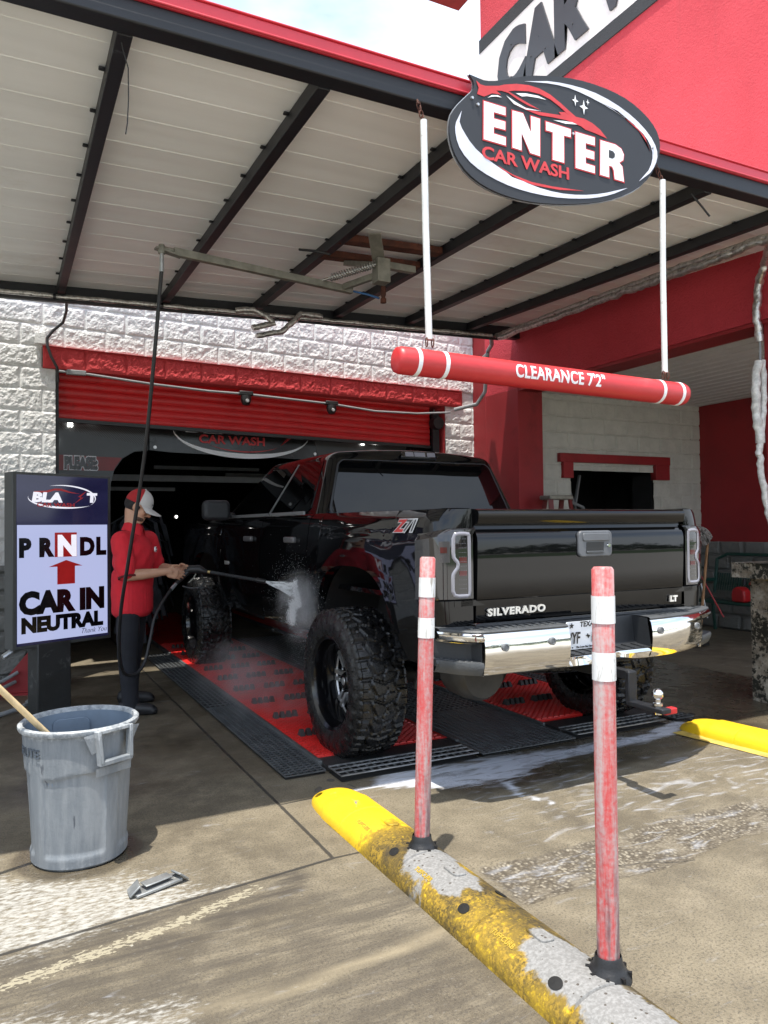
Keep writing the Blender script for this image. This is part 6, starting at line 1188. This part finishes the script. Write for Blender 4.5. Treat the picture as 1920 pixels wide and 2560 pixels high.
def bez(pts, n=8):
    o = []; P = [Vector(p) for p in pts]
    for i in range(len(P) - 1):
        p0, p1, p2, p3 = P[max(0, i - 1)], P[i], P[i + 1], P[min(len(P) - 1, i + 2)]
        for k in range(n): t_ = k / n; o.append(.5 * ((2 * p1) + (-p0 + p2) * t_ + (2 * p0 - 5 * p1 + 4 * p2 - p3) * t_ ** 2 + (-p0 + 3 * p1 - 3 * p2 + p3) * t_ ** 3))
    o.append(P[-1]); return o
HO = thing('pressure_hose', 'long black pressure hose hanging from the boom and looping up to the spray gun', 'hose', (.8, 5.2, .3))
obj('line', MB().tube(bez([(.905, 4.89, 3.08), (.895, 4.93, 2.9), (.873, 4.98, 2.55), (.845, 5.22, 1.90), (.775, 5.45, 1.22), (.745, 5.62, .85), (.755, 5.78, .55), (.80, 5.88, .37), (.89, 5.93, .345), (.965, 5.98, .42), (1.015, 6.03, .585), (1.06, 6.08, .745), (1.14, 6.14, .87), (1.215, 6.2, .955)], 6), .0125, 10), m_rubber, HO, ang=60)
mb = MB(); mb.tube([(.905, 4.89, 3.19), (.905, 4.89, 3.06)], [.012, .015], 10); obj('top_fitting', mb, m_galv, HO); obj('end_fitting', MB().tube([(1.205, 6.19, .945), (1.25, 6.22, .985)], [.016, .014], 10), m_galv, HO)
GN = thing('spray_gun', 'black pressure washer gun with a ribbed lance in the hands of the worker', 'spray gun', (1.4, 6.25, 1.1))
g0, g1, g2 = Vector((1.335, 6.235, 1.085)), Vector((1.50, 6.20, 1.075)), Vector((1.90, 5.895, .995))
mb = MB(); mb.tube([g0 + Vector((-.01, 0, -.005)), g0 + Vector((.03, 0, .012)), g0 + Vector((.10, -.015, .012)), g1 + Vector((-.02, 0, .0)), g1], [.018, .034, .036, .022, .014], 12); mb.tube([g0 + Vector((.02, 0, .0)), (1.29, 6.235, 1.02), (1.25, 6.225, .985)], [.024, .020, .014], 10); obj('body', mb, m_blackplast, GN)
obj('trigger_guard', MB().tube(bez([(1.45, 6.20, 1.055), (1.47, 6.20, 1.00), (1.44, 6.205, .955), (1.37, 6.215, .945), (1.30, 6.225, .965)], 5), .007, 8), m_blackplast, GN); obj('trigger', MB().tube([(1.41, 6.215, 1.06), (1.385, 6.215, 1.02), (1.35, 6.22, .99)], .006, 6), m_olive_steel, GN); obj('brass_coupling', MB().tube([g1 - Vector((.005, 0, 0)), g1.lerp(g2, .05)], .012, 10), M('brass', (.6, .45, .2), .35, metal=.9), GN)
pts = []; rs = []; n = 100
for i in range(n + 1): f = i / n; pts.append(g1.lerp(g2, .05 + .78 * f)); rs.append(.0115 + .0035 * (math.sin(i * math.pi * 2 * 30 / n) > 0))
obj('lance_grip', MB().tube(pts, rs, 10), m_dkplast, GN, ang=25); obj('nozzle', MB().tube([g1.lerp(g2, .83), g1.lerp(g2, .85), g1.lerp(g2, .98), g2], [.014, .020, .019, .012], 12), m_blackplast, GN)
# ---------------------------------------------------------------- the worker
def capsule(mb, a, b, ra, rb, n=14):
    a = Vector(a); b = Vector(b); d = b - a; L = d.length; d = d / L if L > 1e-6 else Vector((0, 0, 1)); ref = Vector((0, 0, 1)) if abs(d.z) < .9 else Vector((1, 0, 0)); u = d.cross(ref).normalized(); w = u.cross(d)
    rows = []
    for k in range(6): t_ = math.pi / 2 * (1 - k / 5); rows.append((a - d * ra * math.sin(t_), ra * math.cos(t_)))
    for k in range(1, 6): t_ = math.pi / 2 * k / 5; rows.append((b + d * rb * math.sin(t_), rb * math.cos(t_)))
    rows.insert(6, (b, rb)); vs = [p + (u * math.cos(2 * math.pi * q / n) + w * math.sin(2 * math.pi * q / n)) * max(r, .0004) for p, r in rows for q in range(n)]; m_ = len(rows)
    mb.add(vs, [(i * n + q, i * n + (q + 1) % n, (i + 1) * n + (q + 1) % n, (i + 1) * n + q) for i in range(m_ - 1) for q in range(n)] + [tuple(range(n))[::-1], tuple((m_ - 1) * n + q for q in range(n))])
def chain(mb, pts, rs):
    for i in range(len(pts) - 1): capsule(mb, pts[i], pts[i + 1], rs[i], rs[i + 1])
def ell(mb, c, r, ax, n=24):
    X_, Y_, Z_ = [Vector(v).normalized() for v in ax]; R = Matrix((X_, Y_, Z_)).transposed(); mb.ball(c, 1.0, n, 16, r, R)
def blob(name, mb, mat, parent, vox=.006, smooth=6, ang=60, detail=None):
    """one continuous surface grown over the given volumes"""
    me = bpy.data.meshes.new(name); off = rootloc(parent); me.from_pydata([(Vector(v) - off)[:] for v in mb.v], [], mb.f); o = bpy.data.objects.new(name, me); C.objects.link(o)
    bm = bmesh.new(); bm.from_mesh(me); bmesh.ops.recalc_face_normals(bm, faces=bm.faces); bm.to_mesh(me); bm.free()
    r = o.modifiers.new('r', 'REMESH'); r.mode = 'VOXEL'; r.voxel_size = vox; s = o.modifiers.new('s', 'SMOOTH'); s.iterations = smooth; s.factor = .5
    dg = bpy.context.evaluated_depsgraph_get(); nm = bpy.data.meshes.new_from_object(o.evaluated_get(dg)); o.modifiers.clear(); o.data = nm; bpy.data.meshes.remove(me)
    nm.name = name; nm.materials.clear(); nm.materials.append(mat); nm.polygons.foreach_set('use_smooth', [True] * len(nm.polygons)); o.parent = parent
    if detail: 
        co = np.empty(len(nm.vertices) * 3, np.float32); nm.vertices.foreach_get('co', co); co = co.reshape(-1, 3); no = np.empty(len(nm.vertices) * 3, np.float32); nm.vertices.foreach_get('normal', no); no = no.reshape(-1, 3)
        co = co + no * detail(co)[:, None]; nm.vertices.foreach_set('co', co.astype(np.float32).ravel()); nm.update()
    return o
PE = thing('person', 'worker in red polo, dark trousers and red-white cap spraying the truck', 'person', (.92, 6.3, 0))
m_skin = bpy.data.materials.new('skin'); t = NT(m_skin); p = t.pos(); t.out(t.bsdf(color=t.mix(t.noise(p, 22, 4), (.44, .235, .15), (.56, .32, .21)), rough=.5, sss=.05, normal=t.bump(t.noise(p, 140, 3), .15, .002)))
m_shirt = M('red_polo_cloth', (.60, .015, .028), .85, var=.08, vs=10, bump=.2, bs=300); m_shirt_dk = M('dark_red_hem', (.10, .006, .008), .9); m_trs = M('black_trousers_cloth', (.010, .011, .016), .9, var=.2, bump=.2, bs=250); m_shoe = M('black_shoe', (.010, .010, .012), .5)
m_hair = M('black_hair', (.008, .006, .005), .6, bump=.6, bs=200); m_capw = M('cap_light_grey', (.56, .54, .52), .85, var=.05, bump=.2, bs=250); m_capr = M('cap_red_mesh', (.42, .018, .022), .85, bump=.6, bs=260)
f = Vector((.76, -.65, 0)).normalized(); sd = Vector((.65, .76, 0)).normalized(); up = Vector((0, 0, 1))         # body: forward, towards his left, up
hf = Vector((.86, -.26, -.44)).normalized(); hs = Vector((.30, .955, 0)).normalized(); hs = (hs - hf * hs.dot(hf)).normalized(); hu = hs.cross(hf) * -1; hu = hf.cross(hs).normalized()
if hu.z < 0: hu = -hu
HC = Vector((.975, 6.30, 1.612))
def H(a, b, c): return HC + hf * a + hs * b + hu * c
SR, SL_ = Vector((.822, 6.16, 1.335)), Vector((1.075, 6.455, 1.335)); ER, EL_ = Vector((.853, 6.085, 1.072)), Vector((1.155, 6.535, 1.105)); WR, WL = Vector((1.155, 6.115, 1.092)), Vector((1.285, 6.335, 1.100))
def hand(mb, w, d, n, curl, spread=.10, thumb_up=True, thumb_in=.35):
    d = Vector(d).normalized(); n = Vector(n); n = (n - d * n.dot(d)).normalized(); s = d.cross(n).normalized()
    if s.z < 0: s = -s
    P = lambda a, b, c: w + d * a + s * b + n * c
    capsule(mb, P(-.01, 0, 0), P(.03, .004, 0), .027, .028); capsule(mb, P(.03, .022, 0), P(.085, .028, .002), .019, .0155); capsule(mb, P(.03, .004, .001), P(.088, .008, .003), .020, .016); capsule(mb, P(.03, -.012, 0), P(.085, -.012, .002), .019, .0155); capsule(mb, P(.025, -.026, -.001), P(.076, -.030, 0), .017, .014)
    for i, (b, L, r) in enumerate(((.030, .072, .0092), (.009, .080, .0096), (-.012, .075, .0092), (-.031, .060, .0082))):
        base = P((.088, .092, .088, .078)[i], b, .002); ang = 0; pos = base; c = curl[i]
        for k, (fr, rr) in enumerate(((.45, 1.0), (.31, .93), (.24, .84))):
            ang += c * (.7, 1.1, .7)[k]; dr = (d * math.cos(ang) - n * math.sin(ang) + s * (b * spread * 8)).normalized(); nx_ = pos + dr * L * fr; capsule(mb, pos, nx_, r * rr, r * rr * .92, 10); pos = nx_
    b0 = P(.028, .026, -.006); b1 = b0 + (d * .55 + s * .75 - n * thumb_in).normalized() * .045; b2 = b1 + (d * .85 + s * .30 - n * thumb_in).normalized() * .030; b3 = b2 + (d * .9 + s * .15 - n * thumb_in).normalized() * .024; chain(mb, [b0, b1, b2, b3], [.018, .0125, .0108, .009])
mb = MB()
ell(mb, H(-.012, 0, .028), (.098, .078, .098), (hf, hs, hu)); ell(mb, H(.030, 0, -.045), (.062, .060, .075), (hf, hs, hu)); capsule(mb, H(.058, 0, -.095), H(.050, 0, -.092), .030, .030); capsule(mb, H(.0, .03, -.085), H(.055, .012, -.105), .022, .024); capsule(mb, H(.0, -.03, -.085), H(.055, -.012, -.105), .022, .024)
capsule(mb, H(.083, 0, .005), H(.106, 0, -.036), .010, .0155); capsule(mb, H(.098, .012, -.038), H(.098, -.012, -.038), .010, .010); capsule(mb, H(.080, .018, -.066), H(.080, -.018, -.066), .010, .010); capsule(mb, H(.080, .014, -.079), H(.080, -.014, -.079), .0095, .0095)
capsule(mb, H(.078, .045, .014), H(.084, .012, .010), .012, .012); capsule(mb, H(.078, -.045, .014), H(.084, -.012, .010), .012, .012); capsule(mb, H(.062, .045, -.03), H(.055, .05, -.02), .020, .020); capsule(mb, H(.062, -.045, -.03), H(.055, -.05, -.02), .020, .020)
for s in (-1, 1): ell(mb, H(-.012, s * .082, -.008), (.020, .009, .033), ((hf * .9 - hs * s * .4), hs, hu)); capsule(mb, H(-.016, s * .08, -.03), H(-.010, s * .076, -.036), .010, .009)
chain(mb, [H(-.03, 0, -.05), Vector((.925, 6.31, 1.43)), Vector((.93, 6.31, 1.36))], [.058, .060, .075]); capsule(mb, SR, SL_, .060, .060); ell(mb, (.935, 6.31, 1.19), (.105, .165, .20), (f, sd, up)); ell(mb, (.925, 6.31, .93), (.10, .15, .16), (f, sd, up))
chain(mb, [SR, ER], [.052, .042]); chain(mb, [ER, ER.lerp(WR, .35), WR], [.044, .044, .0275]); chain(mb, [SL_, EL_], [.052, .042]); chain(mb, [EL_, EL_.lerp(WL, .35), WL], [.043, .043, .0275])
hand(mb, WR, (.93, .20, -.26), (.10, -.95, .25), (.16, .20, .24, .30), .10, True, .1); hand(mb, WL, (.74, -.55, -.08), (.5, .75, .30), (.85, .9, .9, .9), .0, True, .6)
LEG = (((.885, 6.235, .84), (.865, 6.175, .46), (.880, 6.105, .09)), ((.965, 6.375, .84), (.950, 6.46, .46), (.935, 6.545, .09)))
for l in LEG: chain(mb, l, [.075, .050, .036]); capsule(mb, l[2], Vector(l[2]) + Vector((.10, -.03, -.05)), .034, .028)
body_ = blob('body', mb, m_skin, PE, .0048, 4)
# eyes, brows, moustache and beard, hair
for s in (-1, 1): obj('eye', MB().ball(H(.082, s * .030, -.004), .011, 10, 8, (.6, 1.2, .55), Matrix((hf, hs, hu)).transposed()), m_hair, PE); obj('eyebrow', MB().tube([H(.082, s * .050, .012), H(.092, s * .032, .017), H(.092, s * .014, .012)], .0045, 6), m_hair, PE)
mb = MB(); mb.tube([H(.080, .028, -.062), H(.096, .012, -.056), H(.098, 0, -.054), H(.096, -.012, -.056), H(.080, -.028, -.062)], .005, 6); obj('moustache', mb, m_hair, PE)
mb = MB(); ell(mb, H(.036, 0, -.082), (.052, .056, .038), (hf, hs, hu)); mb.v = [v for v in mb.v]; obj('beard', mb, M('beard_stubble', (.085, .045, .03), .7, var=.4, vs=90), PE)
mb = MB(); ell(mb, H(-.034, 0, .006), (.083, .0795, .076), (hf, hs, hu)); 
for s in (-1, 1): capsule(mb, H(.018, s * .074, .0), H(.014, s * .070, -.035), .010, .008)
blob('hair', mb, m_hair, PE, .006, 3)
# cap: red mesh back, light front panel, peak
def capdome(a0, a1, mat, name):
    rows = []
    for i in range(17):
        az = math.radians(a0 + (a1 - a0) * i / 16); rows.append([H(-.008 + .110 * math.cos(az) * math.cos(e), .0915 * math.sin(az) * math.cos(e), .022 + .122 * math.sin(e) ** .92) for e in [math.pi / 2 * k / 10 for k in range(11)]])
    mb = MB().grid(rows); mb.grid([[r[0], HC + (r[0] - HC) * .96] for r in rows]); return obj(name, mb, mat, PE, ang=60)
cp_ = capdome(-82, 82, m_capw, 'cap_front'); capdome(82, 278, m_capr, 'cap_back')
rows = []
for i in range(15):
    az = math.radians(-72 + 144 * i / 14); c_ = math.cos(az); rows.append([H(-.008 + .110 * c_ + q * (.030 + .060 * max(0, c_) ** .6), .0915 * math.sin(az) * (1 + q * .03), .024 - q * .016 - .012 * q * abs(math.sin(az)) * 2) for q in (0, .4, .8, 1)])
mb = MB().grid(rows); mb.grid([[p - hu * .004 for p in r] for r in rows]); mb.grid([[r[-1], r[-1] - hu * .004] for r in rows]); obj('cap_peak', mb, m_capw, PE, ang=50); obj('cap_button', MB().ball(H(-.008, 0, .144), .008, 8, 6), m_capw, PE); obj('cap_label', MB().box(H(.100, -.045, .058), (.004, .03, .008), Matrix((hf, hs, hu)).transposed()), m_hair, PE)
# polo shirt
mb = MB(); capsule(mb, SR + Vector((0, 0, .012)), SL_ + Vector((0, 0, .012)), .072, .072); ell(mb, (.935, 6.31, 1.20), (.140, .200, .215), (f, sd, up)); ell(mb, (.93, 6.31, 1.02), (.150, .188, .20), (f, sd, up))
for k in range(9):
    z = .795 + k * .03; 
    for q in range(26): a = 2 * math.pi * q / 26; c = Vector((.925, 6.31, z)) + f * .085 * math.cos(a) + sd * .130 * math.sin(a); capsule(mb, c, c + Vector((0, 0, .03)), .062, .062, 8)
chain(mb, [(.93, 6.31, 1.385), (.935, 6.30, 1.415)], [.092, .076]); chain(mb, [SR, SR.lerp(ER, .55), SR.lerp(ER, .88)], [.080, .078, .074]); chain(mb, [SL_, SL_.lerp(EL_, .55), SL_.lerp(EL_, .86)], [.080, .076, .072])
def folds(co):
    x, y, z = co[:, 0], co[:, 1], co[:, 2]; lo = sstep(-z, -1.12, -.85) + .25
    return (.007 * lo * (fbm(z * 16 + x * 5 + y * 3, x * 6 - y * 6, 3, 91) - .5) + .0015 * np.sin(z * 46 + x * 16 + 2.5 * np.sin(y * 9)) * sstep(-z, -1.1, -.95) * sstep(z, .80, .88) + .004 * np.sin(x * 60 - z * 40) * sstep(z, 1.0, 1.1) * sstep(-z, -1.32, -1.2)).astype(np.float32)
sh_ = blob('polo_shirt', mb, m_shirt, PE, .0065, 8, detail=folds)
mb = MB()
for (S_, E_, k0) in ((SR, ER, .97), (SL_, EL_, .95)):
    d_ = (E_ - S_).normalized(); c = S_.lerp(E_, k0); mb.tube([c + d_ * .012, c + d_ * .026], .070, 20)
obj('sleeve_hem', mb, m_shirt_dk, PE)
mb = MB(); rows = []
for k in range(25):
    a = math.radians(22 + 316 * k / 24); c_ = Vector((.937, 6.305, 1.455)); d0 = f * math.cos(a) + sd * math.sin(a); rows.append([c_ + d0 * .064 + up * (.030 - .028 * max(0, math.cos(a))), c_ + d0 * .074 + up * (.022 - .034 * max(0, math.cos(a))), c_ + d0 * .094 + up * (-.028 - .055 * max(0, math.cos(a)))])
mb.grid(rows); mb.grid([[p + Vector((0, 0, -.004)) for p in r] for r in rows]); obj('collar', mb, m_shirt, PE, ang=60)
lc = Vector((.935, 6.31, 1.265)) + f * .137 + sd * .085; nz_ = (f * .93 + sd * .35 + up * .05).normalized(); ex_ = up.cross(nz_).normalized(); mb = MB(); lo_ = lc + nz_ * .014
q_ = [(.032 * math.cos(2 * math.pi * k / 20), .022 * math.sin(2 * math.pi * k / 20)) for k in range(20)]; obj('chest_logo', MB().prism(q_, lo_, ex_, up, .012), m_white, PE, ang=0); lg = MB().prism([(x * .86, y * .80) for x, y in q_], lo_ + nz_ * .0012, ex_, up, .001); obj('logo_field', lg, m_shirt_dk, PE, ang=0); mb = MB(); text(mb, 'BLAST', .017, lo_ + nz_ * .0025 - ex_ * .025 - up * .006, ex_, up, .001, 0, .95, .0008); obj('logo_lettering', mb, m_white, PE, ang=0)
mb = MB()
for l in LEG: chain(mb, [Vector(l[0]) + Vector((0, 0, -.03)), Vector(l[0]).lerp(Vector(l[1]), .5), l[1], Vector(l[1]).lerp(Vector(l[2]), .5), Vector(l[2]) + Vector((0, 0, -.035))], [.088, .088, .076, .069, .064])
ell(mb, (.925, 6.31, .86), (.105, .145, .10), (f, sd, up)); blob('trousers', mb, m_trs, PE, .008, 6, detail=lambda co: (.008 * (fbm(co[:, 2] * 22, co[:, 0] * 9 + co[:, 1] * 9, 3, 97) - .5)).astype(np.float32))
for l, dr in ((LEG[0], Vector((.955, -.30, 0))), (LEG[1], Vector((.97, -.2, 0)))):
    a = Vector(l[2]); mb = MB(); h0 = Vector((a.x, a.y, .040)) - dr * .055; chain(mb, [h0 + Vector((0, 0, .012)), h0 + dr * .10 + Vector((0, 0, .012)), h0 + dr * .20 + Vector((0, 0, 0))], [.047, .050, .042]); capsule(mb, h0 + Vector((0, 0, -.012)), h0 + dr * .215 + Vector((0, 0, -.012)), .040, .040); capsule(mb, h0 + Vector((0, 0, .03)), h0 + dr * .06 + Vector((0, 0, .05)), .042, .045); mb.v = [(x, y, max(.004, z)) for x, y, z in mb.v]
    blob('shoe', mb, m_shoe, PE, .006, 4)
# ---------------------------------------------------------------- water spray and mist
m_drop = bpy.data.materials.new('white_water_drops'); t = NT(m_drop); t.out(t.bsdf(color=(.92, .93, .94), rough=.25, spec=.6))
m_jet = bpy.data.materials.new('fan_of_water'); t = NT(m_jet); p = t.pos(); a = t.m('MULTIPLY', t.ss(t.noise(t.scl(p, 3, 2, 14), 4, 4), .2, .6), .88); mx = t.n('ShaderNodeMixShader'); tr = t.n('ShaderNodeBsdfTransparent'); df = t.bsdf(color=(.75, .78, .80), rough=.5); t.put(mx.inputs[0], a); t.t.links.new(tr.outputs[0], mx.inputs[1]); t.t.links.new(df, mx.inputs[2]); t.out(mx.outputs[0])
rr = random.Random(11); n0 = Vector((1.90, 5.895, .995)); mb = MB(); rows = []
for i in range(9):
    f_ = i / 8; c = n0.lerp(Vector((1.965, 5.385, .955)), f_); hgt = .006 + .055 * f_; rows.append([c + Vector((0, 0, hgt * k)) + Vector((.004 * math.sin(k * 9 + i), 0, 0)) for k in (-1, -.5, 0, .5, 1)])
mb.grid(rows); mb.grid([[p + Vector((-.006, 0, 0)) for p in r] for r in rows]); o = obj('spray_jet', mb, m_jet, None, ang=60); struct(o, 'stuff'); tag(o, 'thin white fan of water from the gun nozzle to the rear door', 'water spray')
def drops(name, gen, n, lab, mat=m_drop):
    mb = MB()
    for _ in range(n):
        c, r, d = gen(); d = Vector(d).normalized(); u = d.orthogonal().normalized(); w = d.cross(u); c = Vector(c); L = rr.uniform(1.2, 3.2)
        mb.add([c + d * r * L, c - d * r * L, c + u * r, c - u * r, c + w * r, c - w * r], [(0, 2, 4), (0, 4, 3), (0, 3, 5), (0, 5, 2), (1, 4, 2), (1, 3, 4), (1, 5, 3), (1, 2, 5)])
    o = obj(name, mb, mat, None, ang=0); struct(o, 'stuff'); tag(o, lab, 'water spray'); return o
def splash():
    k = rr.random()
    if k < .55:   # bright impact streak on the door
        v = rr.random(); z = 1.025 - .17 * v; y = 5.345 + .02 * math.sin(v * 5) + rr.gauss(0, .013 + .010 * v); return (1.972 - abs(rr.gauss(0, .010)), y, z + rr.gauss(0, .012)), rr.uniform(.0016, .0040), (0, rr.gauss(0, .4), -1)
    v = rr.random(); z = .875 - .16 * v; y = 5.40 + .03 * v + rr.gauss(0, .035); return (1.965 - abs(rr.gauss(0, .02)), y, z + rr.gauss(0, .02)), rr.uniform(.0007, .0018), (-.2, rr.gauss(.1, .3), -1)
drops('spray_splash', splash, 9000, 'dense white splash running down the rear door where the jet hits')
def fine():
    u = rr.random(); return (1.93 - abs(rr.gauss(0, .10)), 5.30 - u * .55 + rr.gauss(0, .10), .95 - .25 * u + rr.gauss(0, .14)), rr.uniform(.0005, .0012), (rr.gauss(0, .5), -1, rr.gauss(0, .5))
drops('spray_drops', fine, 4500, 'fine drops drifting from the splash towards the rear wheel')
def mist(name, c, d, dens, seed, lab):
    m = bpy.data.materials.new('water_mist'); t = NT(m); g = t.n('ShaderNodeTexCoord').outputs['Generated']
    e = t.vm('LENGTH', t.vm('MULTIPLY', t.vm('SUBTRACT', g, (.5, .5, .5)), (2, 2, 2)), out='Value'); n_ = t.noise(t.vm('ADD', t.scl(g, d[0], d[1], d[2]), (seed, seed, 0)), 3.0, 5, .62, .8)
    k = t.m('MULTIPLY', t.m('SUBTRACT', 1.0, t.ss(e, .25, 1.0)), t.ss(n_, .38, .72)); v = t.n('ShaderNodeVolumePrincipled'); v.inputs['Color'].default_value = (.93, .95, .97, 1); v.inputs['Anisotropy'].default_value = .2; t.put(v.inputs['Density'], t.m('MULTIPLY', k, dens)); t.out(None, v.outputs[0])
    o = obj(name, MB().ball((0, 0, 0), .5, 24, 16, d), m, None, ang=60); o.location = c; struct(o, 'stuff'); tag(o, lab, 'mist'); return o
mist('spray_mist', (1.90, 5.13, .86), (.34, .66, .60), 9.0, 3, 'white mist cloud blowing back from the splash above the near tyre')
mist('floor_mist', (1.75, 5.9, .24), (.95, 2.6, .66), 1.6, 9, 'low drifting mist over the red mat between the near wheels')

# ---------------------------------------------------------------- what the tailgate and windows mirror: the street behind the viewer
def flat(name, x0, x1, y0, y1, z, mat): o = obj(name, MB().quad((x0, y0, z), (x1, y0, z), (x1, y1, z), (x0, y1, z)), mat, None, ang=0); return struct(o)
m_grass = M('mown_grass', (.045, .085, .018), .9, var=.35, vs=2.0, bump=.5, bs=30); flat('lawn', -120, 120, -50, -20, .02, m_grass); flat('road', -120, 120, -62, -52, .03, M('asphalt', (.055, .055, .058), .85, var=.15))
m_leaf = M('dark_foliage', (.030, .055, .016), .7, var=.5, vs=.8); m_bark = M('bark', (.09, .07, .05), .9, var=.3)
rr = random.Random(5)
def tree(x, y, h, w, lab):
    k = thing('street_tree', lab, 'tree', (x, y, 0), 'trees beyond the lawn behind the viewer'); mb = MB(); mb.tube([(x, y, 0), (x + .1, y, h * .35), (x - .1, y, h * .6)], [.22, .16, .06], 8); obj('trunk', mb, m_bark, k); mb = MB(); cl = [(Vector((x + rr.gauss(0, w * .32), y + rr.gauss(0, w * .3), h * rr.uniform(.35, .9))), rr.uniform(.5, 1.1) * w * .3) for _ in range(16)]
    for _ in range(900):
        c, r = rr.choice(cl); v = Vector((rr.gauss(0, 1), rr.gauss(0, 1), rr.gauss(0, .7))).normalized() * r * rr.uniform(.5, 1); q = c + v; a = Vector((rr.gauss(0, 1), rr.gauss(0, 1), rr.gauss(0, 1))).normalized() * rr.uniform(.15, .32); b = a.orthogonal().normalized() * a.length * .8; mb.add([q - a, q + b, q + a, q - b], [(0, 1, 2, 3)])
    obj('crown', mb, m_leaf, k, ang=0)
for i, (x, h, w) in enumerate(((-34, 6, 6), (-27, 5, 6), (-20, 6.5, 7), (-12, 5.5, 6), (-5, 5, 6), (3, 6, 7), (38, 7, 7), (58, 6, 6))): tree(x, -64 + (i % 3) * 2, h, w, 'bushy dark tree across the lawn behind the viewer')
mb = MB()
for _ in range(5200):
    x = rr.uniform(-110, 110); q = Vector((x, -74 + rr.gauss(0, 1.5), rr.random() ** .8 * (3.6 + 1.6 * math.sin(x * .23) + math.sin(x * .71)))); a = Vector((rr.gauss(0, 1), rr.gauss(0, .6), rr.gauss(0, 1))).normalized() * rr.uniform(.35, .75); b = a.orthogonal().normalized() * a.length * .8; mb.add([q - a, q + b, q + a, q - b], [(0, 1, 2, 3)])
o = obj('far_woods', mb, m_leaf, None, ang=0); struct(o, 'stuff'); tag(o, 'continuous dark belt of woods beyond the lawn behind the viewer', 'woods')
k = thing('far_building', 'low tan building with dark windows across the lawn behind the viewer', 'building', (20, -70, 0)); obj('wall', MB().box((20, -70, 2.4), (26, 8, 4.8)), M('tan_wall', (.34, .28, .20), .9), k)
for i in range(4): obj('window', MB().box((11 + i * 6, -65.95, 2.6), (3.6, .12, 2.0)), m_tglass, k)
